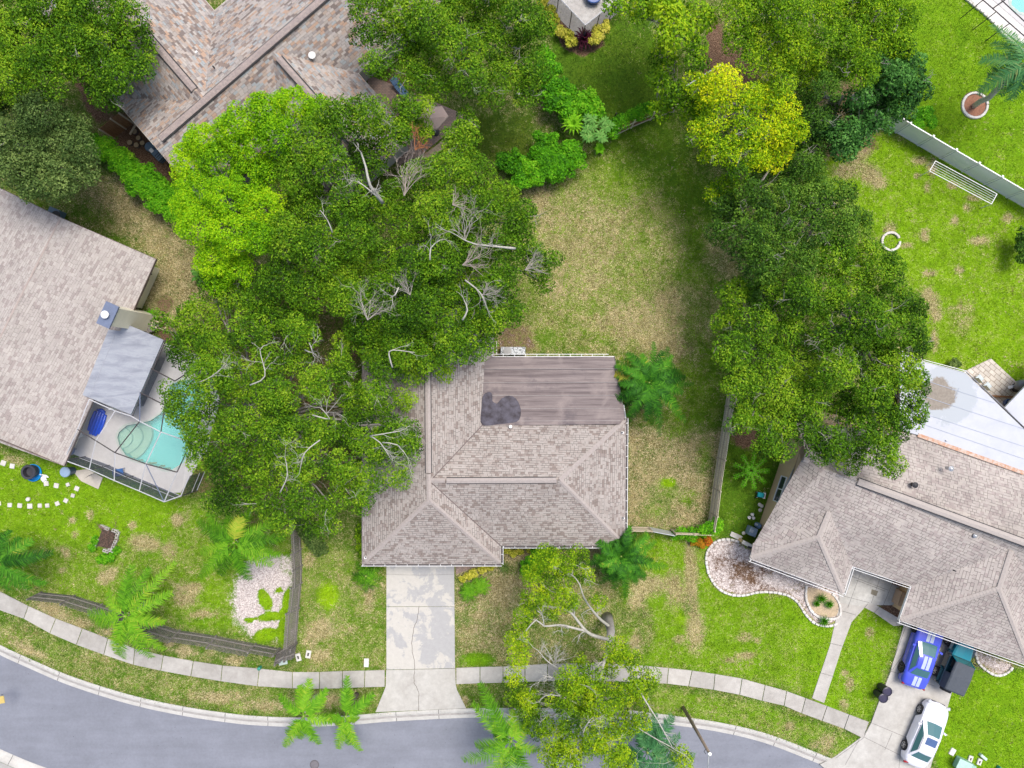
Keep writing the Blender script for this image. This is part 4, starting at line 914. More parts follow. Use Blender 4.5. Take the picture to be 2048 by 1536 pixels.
# stripes of the screen cages
screen = NT('insect_screen'); screen.b.inputs['Base Color'].default_value = (.05, .06, .09, 1); screen.b.inputs['Roughness'].default_value = .8; screen.b.inputs['Alpha'].default_value = .62; screen = screen.m
screen2 = NT('roof_screen'); screen2.b.inputs['Base Color'].default_value = (.10, .11, .14, 1); screen2.b.inputs['Alpha'].default_value = .10; screen2 = screen2.m
bronze = M('bronze_frame', (.06, .05, .05), .5); alu = M('white_frame', (.50, .50, .52), .4, 3, .1)
CG = thing('pool_cage', 'screened pool enclosure with white and bronze roof beams beside the left house', 'pool enclosure', P(270, 860))
Hc, Hp = 2.5, 3.1
def zz(x, y): return (x / 3.0, 512 + y / 3.0)
c_ = {k: P(*zz(x, y), h) for k, (x, y, h) in dict(A=(535, 860, Hp), B=(465, 1040, Hp), Cc=(385, 1225, Hc), D1=(535, 1280, Hc), D2=(685, 1347, Hc), D3=(835, 1410, Hc), D4=(985, 1475, Hc), D5=(1085, 1440, Hc), E1=(575, 1108, Hp), E2=(690, 1180, Hp), E3=(875, 1247, Hp), E4=(1062, 1297, Hp), F1=(690, 930, Hp), F2=(785, 960, Hp), F3=(838, 992, Hp), F4=(965, 1056, Hp), F5=(1115, 1108, Hp), G1=(905, 675, Hp), G2=(1050, 750, Hp), G3=(840, 820, Hp), G4=(990, 895, Hp), H1=(978, 535, Hp), H2=(1040, 560, Hp), H3=(1140, 900, Hp), H4=(1260, 990, Hp), I1=(1130, 1150, Hp), I2=(1135, 1320, Hc), J1=(1250, 620, Hp)).items()}
def bars(name, mat, prs, w=.055):
    for a, b in prs:
        m = MB(); pa, pb = c_[a], c_[b]; m.tube([pa, pb], w, 4); m.build(name, mat, CG)
bars('beam', alu, [('A', 'B'), ('B', 'Cc'), ('F1', 'E1'), ('E1', 'D1'), ('E2', 'D2'), ('E3', 'D3'), ('F4', 'E3'), ('E4', 'D4'), ('A', 'F1'), ('F1', 'F2'), ('F2', 'F3'), ('F3', 'F4'), ('F4', 'F5')], .036)
bars('beam', bronze, [('B', 'E1'), ('E1', 'E2'), ('E2', 'E3'), ('E3', 'E4'), ('F3', 'E2'), ('G1', 'G2'), ('G3', 'G4'), ('G4', 'F4'), ('H1', 'H2'), ('F5', 'I1'), ('E4', 'I1'), ('H3', 'F5'), ('G2', 'J1'), ('H2', 'J1'), ('J1', 'H4'), ('H4', 'I1'), ('G4', 'H4')], .04)
bars('brace', MATS['slate_metal'], [('E3', 'D4'), ('G3', 'F3')], .035)
bars('top_rail', alu, [('Cc', 'D1'), ('D1', 'D2'), ('D2', 'D3'), ('D3', 'D4'), ('D4', 'D5'), ('D5', 'I2')], .035)
m = MB()
for ks in [('B', 'E1', 'F1', 'A'), ('E1', 'E2', 'F3', 'F2', 'F1'), ('E2', 'E3', 'F4', 'F3'), ('E3', 'E4', 'F5', 'F4'), ('B', 'Cc', 'D1', 'E1'), ('E1', 'D1', 'D2', 'E2'), ('E2', 'D2', 'D3', 'E3'), ('E3', 'D3', 'D4', 'E4'), ('G1', 'G2', 'H4', 'G4', 'G3'), ('E4', 'D4', 'D5', 'I1')]: m.face([c_[k] for k in ks])
m.build('roof_screen', screen2, CG)
wk = ['Cc', 'D1', 'D2', 'D3', 'D4', 'D5', 'I2']
gd_ = lambda p: Vector((p.x, p.y, 0))
for a, b in zip(wk, wk[1:]):
    pa, pb = c_[a], c_[b]; ga, gb = gd_(pa), gd_(pb)
    m = MB(); m.face([ga + Vector((0, 0, .08)), gb + Vector((0, 0, .08)), pb, pa]); m.build('wall_screen', screen, CG)
    m = MB(); m.tube([ga, pa], .035, 4); m.build('post', bronze, CG)
    m = MB(); m.tube([ga + Vector((0, 0, .9)), gb + Vector((0, 0, .9))], .02, 4); m.build('mid_rail', alu, CG)
    m = MB(); m.tube([ga + Vector((0, 0, .1)), gb + Vector((0, 0, .1))], .03, 4); m.build('bottom_rail', alu, CG)
m = MB(); m.face([P(*zz(978, 540), 2.6), P(*zz(800, 905), 2.6), P(*zz(862, 900), .08), P(*zz(1020, 560), .08)]); m.build('wall_screen', screen, CG)
m = MB(); a = P(195, 958); b = P(168, 957)   # open screen door
dd = [P(203, 940, 0), P(168, 957, 0)]
m.face([P(203, 940, .1), P(178, 950, .1), P(168, 957.5, 2.2), P(193, 945, 2.2)]); m.build('door', screen, CG)
# cage corner, top centre and top right
CG2 = thing('pool_cage', 'dark screened enclosure corner with white top rails at the top centre', 'pool enclosure', P(1170, 20))
k3 = lambda x, y, h: P(1024 + x / 3, y / 3, h)
a, b, c = k3(320, 20, 2.5), k3(440, 150, 2.5), k3(575, 40, 2.5); a2, c2 = k3(200, -100, 2.5), k3(700, -60, 2.5)
for p, q in ((a2, b), (b, c2)):
    m = MB(); m.tube([p, q], .04, 4); m.build('top_rail', alu, CG2)
    m = MB(); m.face([gd_(p), gd_(q), q, p]); m.build('wall_screen', screen, CG2)
    for k in range(4):
        x = p.lerp(q, k / 3); m = MB(); m.tube([gd_(x), x], .03, 4); m.build('post', bronze, CG2)
struct(polymesh([gd_(a2), gd_(b) + Vector((0, .1, 0)), gd_(c2), P(1180, -200)], [], .03, 'patio', crete('patio_c', (.33, .31, .29), (.42, .41, .39), .5), thick=.1))
tb = thing('planter_tub', 'blue round tub standing inside the dark enclosure at the top centre', 'tub', P(1186, -3))
m = MB(); m.lathe([(.5, .03), (.58, .5), (.62, .5), (.6, .55), (.52, .5), (.5, .3), (.01, .3)], P(1186, -3), 20); m.build('tub', paint('tub_blue', (.03, .08, .25), .4), tb)
CG3 = thing('pool_cage', 'bronze pool cage frame crossing the top right corner over pale decking', 'pool enclosure', P(2020, 10))
k4 = lambda x, y, h=0: P(1536 + x / 3, y / 3, h)
for p, q in [((1290, 0), (1450, 140)), ((1250, -40), (1290, 0)), ((1450, 140), (1600, 270)), ((1350, 50), (1420, 0)), ((1400, 0), (1540, 130)), ((1420, 0), (1470, -40))]:
    m = MB(); m.tube([k4(*p, 2.4), k4(*q, 2.4)], .045, 4); m.build('beam', bronze, CG3)
for p in [(1290, 0), (1450, 140), (1370, 70)]:
    m = MB(); m.tube([k4(*p, 2.4), gd_(k4(*p, 2.4))], .04, 4); m.build('post', bronze, CG3)
raft = thing('pool_float', 'bright blue ribbed inflatable lounger lying on the pool deck', 'pool float', P(197, 845), R(70))
blu = paint('raft_blue', (.0, .07, .62), .35, .3)
for k in range(5):
    yy = (k - 2) * .19; m = MB(); L_ = 1.9 if abs(k - 2) < 2 else 1.5
    m.tube([(-L_ / 2, yy, .16), (-L_ / 2 + .08, yy, .17), (0, yy * 1.12, .19), (L_ / 2 - .08, yy, .17), (L_ / 2, yy, .16)], [.05, .11, .115, .11, .05], 10); m.build('air_tube', blu, raft, smooth=True, local=True)
m = MB(); m.tube([(.86, -.3, .19), (.95, 0, .2), (.86, .3, .19)], [.08, .14, .08], 10); m.build('pillow', blu, raft, True, True)
chm = thing('patio_table', 'small dark patio table in the corner of the pool cage', 'table', P(152, 898))
m = MB(); m.lathe([(.38, .7), (.38, .73)], P(152, 898), 20); m.build('table_top', MATS['slate_metal'], chm)
m = MB(); m.tube([P(152, 898, .02), P(152, 898, .7)], .04, 8); m.build('leg', bronze, chm)
for x, y, an, lb in [(164, 868, .4, 'pale folding chair under the cage beside the blue float'), (246, 943, .2, 'blue chair by the dark screen wall of the pool cage')]:
    t = thing('patio_chair', lb, 'chair', P(x, y), an); mt = white if x < 200 else paint('chair_blue', (.03, .12, .35), .4)
    m = MB(); m.box((0, 0, .42), (.5, .5, .04)); m.build('seat', mt, t, local=True)
    m = MB(); m.box((-.24, 0, .66), (.04, .5, .45)); m.build('backrest', mt, t, local=True)
    for sx, sy in ((1, 1), (1, -1), (-1, 1), (-1, -1)): m = MB(); m.tube([(sx * .22, sy * .22, .06), (sx * .22, sy * .22, .42)], .02, 5); m.build('leg', mt, t, local=True)
flat('cage_step', [(146, 942), (163, 962), (197, 978), (206, 955), (175, 938)], crete('step_c', (.42, .38, .32), (.5, .46, .40), .2), .045)

# ================================================================ FOLIAGE
def leafcloud(name, cen, rad, K, L, asp, tone, mat, parent, zs=.8, up=.5, rnd=.7, zmin=-.35, tvar=.22, fill=.5):
    cen = np.asarray(cen, float); rad = np.asarray(rad, float); K = np.maximum(3, (K * (rad / rad.mean()) ** 2)).astype(int)
    ci = np.repeat(np.arange(len(cen)), K); N = len(ci)
    z = RNG.uniform(zmin, 1, N); ph = RNG.uniform(0, 2 * np.pi, N); rr = np.sqrt(1 - z * z)
    d = np.stack([rr * np.cos(ph), rr * np.sin(ph), z], 1)
    rd = RNG.uniform(fill, 1.08, N) ** .7
    p = cen[ci] + d * (rad[ci] * rd)[:, None] * np.array([1, 1, zs])
    nrm = d * .6 + np.array([0, 0, up]) + RNG.normal(0, rnd * .6, (N, 3)); nrm /= np.linalg.norm(nrm, axis=1)[:, None]
    q = RNG.normal(0, 1, (N, 3)); t = np.cross(nrm, q); t /= np.linalg.norm(t, axis=1)[:, None] + 1e-9; b = np.cross(nrm, t)
    l = L * RNG.uniform(.6, 1.35, N) / 2; w_ = l * asp
    V = np.stack([p - t * l[:, None], p - b * w_[:, None] + t * (l * .1)[:, None], p + t * l[:, None], p + b * w_[:, None] + t * (l * .1)[:, None]], 1).reshape(-1, 3)
    if parent is not None:
        o_ = Vector((0, 0, 0)); q_ = parent
        while q_ is not None: o_ += q_.location; q_ = q_.parent
        V = V - np.array(o_)
    me = bpy.data.meshes.new(name); n4 = N * 4
    me.vertices.add(n4); me.vertices.foreach_set('co', V.astype(np.float32).ravel())
    me.loops.add(n4); me.loops.foreach_set('vertex_index', np.arange(n4, dtype=np.int32))
    me.polygons.add(N); me.polygons.foreach_set('loop_start', np.arange(0, n4, 4, dtype=np.int32)); me.update(calc_edges=True)
    tn = np.clip(np.asarray(tone, float)[ci] + RNG.normal(0, tvar, N), 0, 1)
    at = me.attributes.new('tone', 'FLOAT', 'FACE'); at.data.foreach_set('value', tn.astype(np.float32)); me.materials.append(mat)
    o = bpy.data.objects.new(name, me); C.objects.link(o)
    if parent is not None: o.parent = parent
    return o
barkm = M('bark', (.20, .185, .165), .9, 4, .35, 30, .3, .01); palebark = M('pale_bark', (.40, .385, .34), .85, 5, .3, 30, .2, .005); twigm = M('bare_twig', (.34, .31, .27), .9, 6, .3)
deadm = M('dead_twig', (.36, .30, .26), .9, 6, .3); brownbark = M('brown_bark', (.13, .10, .08), .95, 5, .3, 30, .3, .01)
def bez(a, b, lift=.0, n=6, jit=.12):
    a, b = Vector(a), Vector(b); L = (b - a).length; m_ = (a + b) / 2 + Vector((random.gauss(0, jit), random.gauss(0, jit), 0)) * L + Vector((0, 0, lift * L)); out = []
    for i in range(n + 1):
        t = i / n; p = a * (1 - t) ** 2 + m_ * 2 * t * (1 - t) + b * t * t
        if 0 < i < n: p += Vector([random.gauss(0, .012) * L for _ in range(3)])
        out.append(p)
    return out
def twig(m, p, d, L, r, lv=3, spread=.6):
    d = d.normalized(); pts = [p]; n = 4; q = p.copy(); dd = d.copy()
    for i in range(n):
        dd = (dd + Vector([random.gauss(0, .22) for _ in range(3)])).normalized(); q = q + dd * L / n; pts.append(q.copy())
    m.tube(pts, [r * (1 - .55 * i / n) for i in range(n + 1)], 4, cap=False)
    if lv > 0:
        for k in range(random.randint(2, 4)):
            i = random.randint(1, n); a = (pts[i] - pts[i - 1]).normalized() + Vector([random.gauss(0, spread) for _ in range(3)])
            twig(m, pts[i], a, L * random.uniform(.45, .75), r * .55, lv - 1, spread)
LEAF = {
 'camphor': leafmat('camphor_leaf', [(.035, .12, .003), (.12, .31, .004), (.25, .50, .005), (.42, .60, .01)], .32),
 'oak': leafmat('oak_leaf', [(.014, .045, .003), (.055, .150, .005), (.130, .280, .008), (.28, .42, .02)], .25),
 'deep': leafmat('deep_leaf', [(.014, .042, .005), (.044, .120, .009), (.100, .215, .016), (.21, .34, .04)], .22),
 'greyoak': leafmat('greyoak_leaf', [(.028, .060, .012), (.062, .115, .024), (.125, .195, .048), (.22, .30, .08)], .22),
 'lime': leafmat('lime_leaf', [(.030, .09, .004), (.10, .23, .006), (.22, .40, .008), (.40, .52, .015)], .3),
 'yellow': leafmat('yellow_leaf', [(.04, .12, .004), (.17, .34, .004), (.37, .53, .006), (.68, .68, .010)], .3),
 'front': leafmat('front_leaf', [(.03, .085, .004), (.115, .24, .006), (.25, .42, .008), (.44, .54, .014)], .28),
 'blue': leafmat('blue_leaf', [(.014, .055, .010), (.044, .145, .022), (.09, .25, .04), (.18, .38, .08)], .22),
 'ivy': leafmat('ivy_leaf', [(.03, .13, .006), (.075, .29, .006), (.14, .42, .010), (.24, .50, .02)], .28),
}
def tree(name, label, cat, base, lobes, sp, ztop=9.5, sub=.58, L=.145, K=185, bark=barkm, twigs=6, deadtwigs=0, group=None, dens=1.0, asp=.5, limbs=True, rz=.95, tone_fn=None, trunk_r=.28, tv=.12, lean=None, twl=1.0, tm=None, droop=0):
    bp = P(base[0], base[1], 0)
    t = thing(name, label, cat, bp, 0, group)
    cen, rad, ton = [], [], []; lob = []
    for lb in lobes:
        x, y, r = lb[:3]; zt = lb[3] if len(lb) > 3 else ztop; tn = lb[4] if len(lb) > 4 else .5
        zt = zt + random.uniform(-1.9, .7); rm = 1.03 * r / S * (CAMH - zt) / CAMH; c = P(x, y, zt - rm * rz); c.z = zt - rm * rz; lob.append((c, rm, tn))
    for c, rm, tn in lob:
        lt = tn + random.gauss(0, .09)
        n_ = int(dens * 2.6 * (rm / sub) ** 2) + 3; got = []
        for k in range(n_ * 6):
            if len(got) >= n_: break
            z = random.uniform(-.05, 1); a = random.uniform(0, 2 * math.pi); q = math.sqrt(1 - z * z); sc = random.uniform(.72, 1.0) * (1 - sub * .45 / max(rm, sub))
            p = Vector((q * math.cos(a) * rm * sc, q * math.sin(a) * rm * sc, z * rm * rz * sc)) * 1.0
            if all((p - g).length > sub * .82 for g in got): got.append(p)
        for p in got:
            wpt = c + p; rs = sub * random.uniform(.65, 1.2)
            cen.append(tuple(wpt)); rad.append(rs); ton.append(lt + random.gauss(0, tv))
    if tone_fn: ton = [tn + tone_fn(c) for c, tn in zip(cen, ton)]
    leafcloud('crown', cen, rad, K, L, asp, ton, LEAF[sp], t)
    if limbs:
        m = MB(); top = lean if lean is not None else bp + Vector((random.uniform(-.4, .4), random.uniform(-.4, .4), ztop * .36))
        tp = bez(bp + Vector((0, 0, -.15)), top, .02, 5, .03); m.tube(tp, [trunk_r * (1.35 - .45 * i / 5) for i in range(6)], 10)
        m.build('trunk', bark, t, smooth=True)
        m = MB()
        for c, rm, tn in lob:
            hub = top if random.random() < .8 else top + Vector((0, 0, .6)); cc = c + Vector((0, 0, -rm * .25)); r0 = trunk_r * .55 * min(1.2, .5 + rm * .35)
            L_ = bez(hub, cc, .06, 8, .08); m.tube(L_, [r0 * (1 - .75 * i / 8) for i in range(9)], 6, cap=False)
            near = sorted(cen, key=lambda q: (Vector(q) - c).length)[:12]
            for q in random.sample(near, min(len(near), 5)):
                s0 = L_[random.randint(4, 8)]; m.tube(bez(s0, Vector(q) + Vector((0, 0, rad[0] * .3)), .05, 5, .12), [r0 * .17, r0 * .15, r0 * .12, r0 * .1, r0 * .07, .01], 4, cap=False)
        m.build('limbs', bark if bark is not brownbark else barkm, t, smooth=True)
    if twigs:
        for k in range(twigs):
            m = MB()
            q = Vector(random.choice(cen)); c = min(lob, key=lambda l: (l[0] - q).length)[0]
            d = (q - c); d.z = abs(d.z) * .25 + .1; d.normalize(); twig(m, q - d * .3 + Vector((0, 0, sub * .55)), d, random.uniform(.5, 1.0) * twl, .017, 2)
            m.build('bare_twig', tm or twigm, t)
    return t, lob
def deadbrush(parent, x, y, h, dx, dy, L=1.8, n=7, mat=None, r=.024, name='dead_branch'):
    """fan of dead leafless twigs; (dx,dy) in photo direction"""
    m = MB(); p = P(x, y, h); d = Vector((dx, -dy, 0)).normalized()
    for k in range(n):
        a = random.gauss(0, .45); v_ = Matrix.Rotation(a, 3, 'Z') @ d + Vector((0, 0, random.uniform(-.05, .35))); twig(m, p, v_, L * random.uniform(.5, .8), r, 3, .38)
    m.build(name, mat or twigm, parent)
def barelimb(parent, pts, r0=.09, mat=palebark, tw=2):
    q = [P(*p) for p in pts]; pl = catmull(q, .35); n = len(pl); m = MB(); m.tube(pl, [r0 * (1 - .72 * i / n) for i in range(n)], 7)
    for k in range(tw):
        i = random.randint(n // 3, n - 1); twig(m, pl[i], (pl[i] - pl[i - 1]) + Vector([random.gauss(0, .5) * (pl[i] - pl[i - 1]).length for _ in range(3)]), random.uniform(.6, 1.2), r0 * .35, 2)
    m.build('bare_limb', mat, parent, smooth=True)
TG = 'trees crowding between the houses'
tree('oak_tree', 'dull olive oak filling the top left corner of the photo', 'tree', (40, 170), [(30, 30, 70, 9, .45), (100, 20, 60, 9, .5), (150, 60, 50, 9, .4), (60, 90, 70, 9.5, .6), (20, 160, 60, 9, .75), (80, 150, 55, 9.5, .62), (120, 120, 50, 9, .55), (-20, 90, 70, 9, .5), (-40, 190, 70)], 'oak', twigs=8, group=TG)
tree('oak_tree', 'round olive-green oak overhanging the multicoloured roof at upper left', 'tree', (200, 150), [(200, 20, 60, 9.3, .45), (265, 40, 40, 9, .4), (270, 95, 48, 9, .45), (215, 95, 55, 9.5, .6), (165, 95, 45, 9, .45), (285, 135, 28, 8.6, .45), (235, 150, 45, 9, .42), (180, 140, 40, 9, .5), (215, 190, 38, 8.6, .35), (165, 30, 50, 9)], 'oak', twigs=8, group=TG)
tree('oak_tree', 'large grey-green oak at the left edge above the pale roof', 'tree', (70, 300), [(30, 240, 55, 8.5, .35), (90, 230, 50, 8.5, .3), (140, 260, 40, 8, .3), (50, 300, 60, 9, .45), (110, 300, 55, 9, .4), (160, 300, 38, 8.4, .35), (20, 340, 45, 8.6, .55), (80, 350, 50, 8.6, .4), (130, 350, 48, 8.6, .5), (175, 345, 28, 8, .6), (120, 385, 30, 8, .5), (70, 385, 25, 7.5, .4), (-20, 290, 50)], 'greyoak', twigs=4, L=.15, K=180, group=TG)
for lb in [0]:
    tree('camphor_tree', 'bright lime-green camphor tree with rounded cauliflower clumps, left of centre', 'tree', (490, 400), [(590, 218, 44, 10, .5), (535, 228, 42, 10, .6), (480, 262, 48, 10, .6), (640, 235, 38, 9.6, .4), (415, 285, 42, 9.6, .6), (385, 330, 42, 9.2, .62), (395, 385, 44, 9.6, .6), (445, 330, 48, 10.4, .55), (505, 300, 48, 10.5, .52), (555, 275, 44, 10.4, .5), (400, 455, 42, 9.6, .68), (450, 400, 48, 10.4, .6), (505, 365, 46, 10.4, .5), (465, 470, 46, 10, .62), (430, 520, 38, 9.2, .6), (440, 560, 34, 8.8, .5), (530, 420, 44, 10, .45), (540, 350, 40, 10, .45), (480, 540, 34, 9, .45), (375, 415, 30, 9, .6), (520, 480, 38, 9.4, .42)], 'camphor', twigs=0, sub=.42, L=.12, K=150, asp=.6, dens=.95, tv=.06, rz=1.15, group=TG)
cenA, lobA = tree('oak_tree', 'dark green oak behind the camphor tree, with one long bare grey limb', 'tree', (680, 420), [(620, 290, 48, 10, .6), (680, 245, 48, 9.8, .5), (740, 230, 42, 9.6, .5), (600, 355, 46, 10, .5), (660, 330, 48, 10.2, .55), (620, 420, 48, 9.8, .42), (700, 400, 44, 9.6, .45), (575, 480, 48, 9.8, .5), (640, 500, 52, 10, .5), (710, 480, 46, 9.8, .5), (560, 560, 46, 9.4, .35), (620, 580, 46, 9.2, .4), (780, 270, 38, 9.2, .5), (740, 320, 40, 9.2, .45), (600, 640, 40, 8.6, .35), (680, 570, 44, 9.4, .5), (520, 600, 38, 8.6, .4)], 'oak', twigs=8, group=TG)
barelimb(cenA, [(765, 405, 8.8), (740, 370, 10.4), (732, 335, 10.7), (722, 305, 11)], .12)
barelimb(cenA, [(765, 405, 8.8), (745, 385, 10.2), (715, 362, 10.6)], .07)
barelimb(cenA, [(665, 465, 10.4), (655, 440, 10.8), (640, 420, 10.9)], .04)
cenB, lobB = tree('oak_tree', 'big oak above the main roof with several dead grey branch fans', 'tree', (900, 470), [(845, 360, 42, 9.2, .45), (900, 345, 48, 9.6, .5), (955, 350, 46, 9.4, .5), (925, 285, 42, 9.2, .55), (935, 240, 26, 8.8, .55), (1000, 400, 42, 9, .5), (960, 420, 46, 9.8, .45), (880, 430, 50, 10, .55), (820, 450, 46, 9.8, .5), (1040, 440, 36, 8.6, .42), (1020, 490, 44, 9, .45), (950, 500, 48, 9.8, .4), (1070, 520, 34, 8.2, .3), (1105, 525, 22, 7.8, .3), (1085, 565, 24, 7.8, .28), (880, 520, 46, 9.8, .5), (820, 540, 46, 9.6, .45), (1000, 570, 44, 9, .5), (930, 590, 46, 9.2, .5), (1020, 620, 30, 8.4, .5), (970, 650, 34, 8.4, .5), (900, 660, 42, 8.8, .55), (840, 620, 46, 9.4, .45), (770, 590, 44, 9.4, .45), (760, 520, 44, 9.4, .45), (940, 700, 30, 8, .5), (860, 720, 34, 8, .55), (810, 690, 42, 8.6, .5), (760, 660, 42, 8.8, .5), (890, 745, 20, 7.6, .5), (770, 730, 30, 8, .4), (790, 400, 40, 9.2, .45), (740, 440, 40, 9.2, .4), (920, 455, 40, 9.6, .5), (700, 600, 42, 9, .45), (725, 650, 36, 8.6, .45), (840, 670, 40, 9, .5), (800, 640, 40, 9, .5), (745, 700, 34, 8.4, .45), (820, 735, 34, 8, .5), (860, 690, 40, 8.6, .5), (700, 540, 44, 9.4, .5), (880, 590, 44, 9.3, .5), (850, 560, 44, 9.5, .45), (955, 640, 38, 9, .5), (960, 600, 40, 9.2, .45), (990, 640, 30, 8.6, .5), (968, 690, 24, 8, .5), (900, 700, 36, 8.6, .5)], 'oak', twigs=12, group=TG)
for a in [(808, 392, 9.6, .1, -1, 2.6), (930, 482, 10.2, .1, -1, 2.2), (925, 530, 10.2, 1, -.25, 2.3), (735, 640, 10, .3, -1, 2.0), (905, 410, 9.9, 1, -.3, 1.2), (965, 590, 9.6, 1, -.6, 1.4), (1050, 540, 8.9, .6, -.6, 1.2), (820, 590, 9.8, -.5, -1, 1.4), (700, 400, 9.6, -.5, -1, 1.4)]:
    deadbrush(cenB, *a, r=.02, mat=random.choice([twigm, deadm, twigm]))
barelimb(cenB, [(1030, 497, 8.8), (985, 492, 9.9), (950, 488, 10.3), (925, 478, 10.4)], .08, tw=4); barelimb(cenB, [(930, 560, 9.6), (960, 585, 9.7), (975, 620, 9.5)], .05, tw=4)
barelimb(cenB, [(925, 640, 9.6), (935, 620, 9.8), (928, 600, 9.9)], .06); barelimb(cenB, [(785, 735, 8.6), (778, 710, 8.9), (785, 700, 9.0), (830, 705, 8.8)], .05)
barelimb(cenB, [(797, 575, 10), (790, 590, 10.1), (780, 595, 10.1)], .05); barelimb(cenB, [(860, 520, 10.4), (862, 495, 10.6), (880, 480, 10.6)], .05, tw=4)
deadbrush(cenB, 830, 300, 8, .2, -.5, 1.1, 5, M('rust_leaf', (.33, .13, .05), .9), .03)
tree('young_oak_tree', 'small yellow-green oak hanging over the salmon umbrella', 'tree', (850, 265), [(846, 212, 20, 7.5, .7), (826, 252, 24, 7.5, .65), (845, 262, 20, 7.2, .7), (815, 225, 28, 8, .5), (805, 265, 24, 7.5, .55)], 'oak', twigs=2, ztop=7.5, sub=.5, group=TG)
cenC, _ = tree('live_oak_tree', 'wide live oak with many pale bare twigs between the pool and the roof', 'tree', (560, 830), [(400, 640, 48, 8.6, .6), (375, 700, 40, 8.2, .5), (440, 700, 46, 9, .65), (500, 660, 46, 9, .5), (540, 720, 38, 9, .55), (590, 715, 34, 8.8, .6), (420, 765, 48, 9.2, .6), (480, 760, 48, 9.4, .62), (365, 820, 34, 8.2, .5), (350, 785, 26, 7.8, .5), (555, 790, 46, 9.2, .5), (640, 770, 40, 8.8, .55), (680, 735, 30, 8.4, .45), (745, 780, 34, 8.2, .5), (700, 790, 30, 8.2, .4), (810, 802, 22, 7.8, .5), (765, 810, 26, 8, .5), (415, 850, 46, 9, .55), (480, 850, 48, 9.4, .6), (560, 865, 46, 9, .5), (640, 860, 42, 8.8, .5), (700, 860, 30, 8.4, .35), (790, 860, 30, 8, .4), (815, 900, 34, 8, .45), (760, 905, 32, 8, .4), (800, 945, 28, 7.8, .5), (740, 960, 34, 8.2, .55), (680, 930, 38, 8.6, .45), (600, 930, 44, 9, .55), (520, 930, 46, 9, .55), (450, 930, 40, 8.6, .5), (400, 905, 34, 8.4, .5), (610, 1000, 36, 8.4, .5), (540, 1000, 40, 8.4, .5), (470, 990, 34, 8.2, .45), (660, 1010, 26, 8, .45), (660, 1050, 22, 7.4, .45), (620, 1045, 26, 7.6, .4), (570, 1040, 24, 7.6, .4), (690, 970, 26, 8, .5), (430, 560, 34, 8.6, .55), (470, 600, 34, 8.6, .5), (330, 640, 26, 7.6, .45), (600, 660, 34, 8.8, .5), (720, 830, 34, 8.4, .5), (735, 890, 34, 8.2, .5), (690, 690, 26, 8.2, .45), (540, 640, 40, 9, .5), (770, 860, 30, 8, .5), (720, 1000, 26, 7.8, .4), (440, 1000, 26, 8, .4), (560, 830, 40, 9.2, .55), (820, 870, 26, 7.8, .45)], 'oak', twigs=42, twl=1.25, dens=1.05, tv=.16, bark=barkm, tm=palebark, group=TG)
for a in [[(500, 770, 9.4), (530, 752, 9.8), (520, 700, 10), (535, 690, 10)], [(740, 872, 8.4), (765, 868, 8.9), (800, 862, 8.7)], [(740, 872, 8.4), (760, 885, 8.8), (780, 915, 8.7)], [(765, 885, 8.6), (795, 890, 8.8), (815, 915, 8.6)], [(610, 700, 8.8), (625, 705, 9.2), (618, 685, 9.4)], [(560, 985, 8.8), (575, 950, 9.2), (570, 915, 9.3)], [(625, 830, 9.2), (660, 838, 9.4), (640, 815, 9.5)], [(640, 880, 9), (610, 905, 9.3), (600, 940, 9.2)], [(370, 770, 8.6), (410, 760, 9.4), (440, 740, 9.6)]]: barelimb(cenC, a, .042, tw=5)
tree('oak_tree', 'deep green oak along the top edge between two gardens', 'tree', (930, 110), [(740, 20, 42, 9.4, .5), (735, 75, 28, 9, .35), (800, 20, 46, 9.8, .6), (860, 50, 46, 9.8, .55), (920, 30, 46, 10, .6), (985, 30, 46, 9.8, .6), (1045, 30, 42, 9.4, .5), (800, 80, 42, 9.4, .55), (755, 130, 30, 8.8, .4), (850, 115, 46, 9.6, .55), (920, 100, 46, 9.8, .5), (985, 95, 46, 9.6, .5), (1050, 95, 42, 9.2, .45), (880, 170, 38, 9.2, .5), (940, 165, 40, 9.2, .55), (825, 155, 34, 8.8, .5), (1010, 155, 42, 9, .45), (1065, 150, 34, 8.6, .4), (1085, 50, 28, 8.8, .4), (1050, 190, 30, 8.2, .35), (980, 195, 26, 8.4, .4), (880, -30, 60), (990, -40, 60)], 'oak', twigs=26, group=TG)
t_, _ = tree('laurel_tree', 'lime-green laurel at the top, beside the shaded lawn with purple plant', 'tree', (1330, 90), [(1228, 14, 26, 8, .55), (1285, 12, 36, 8.4, .5), (1335, 30, 38, 8.6, .6), (1350, 72, 34, 8.4, .7), (1395, 45, 36, 8.6, .65), (1325, 95, 20, 8, .6), (1390, 95, 26, 8, .5), (1340, -20, 50), (1330, 125, 26, 7, .3), (1322, 160, 26, 6.6, .3), (1350, 190, 26, 6.4, .3), (1320, 218, 22, 6, .3), (1395, 120, 22, 7.4, .3)], 'lime', twigs=6, group=TG, L=.2, K=120)
tree('laurel_tree', 'yellow-green laurel with puffy clumps at the top right of the shaded lawn', 'tree', (1540, 90), [(1475, 25, 40, 9, .5), (1530, 15, 42, 9.4, .3), (1585, 35, 44, 9.6, .55), (1640, 25, 40, 9.4, .6), (1480, 80, 38, 9, .5), (1535, 85, 42, 9.6, .6), (1590, 100, 44, 9.6, .62), (1555, 135, 40, 9.4, .7), (1620, 150, 36, 9, .5), (1505, 125, 30, 8.8, .55), (1570, 175, 26, 8.6, .5), (1640, 85, 36, 9.2, .4), (1500, -30, 60)], 'lime', sub=.55, twigs=6, K=150, group=TG)
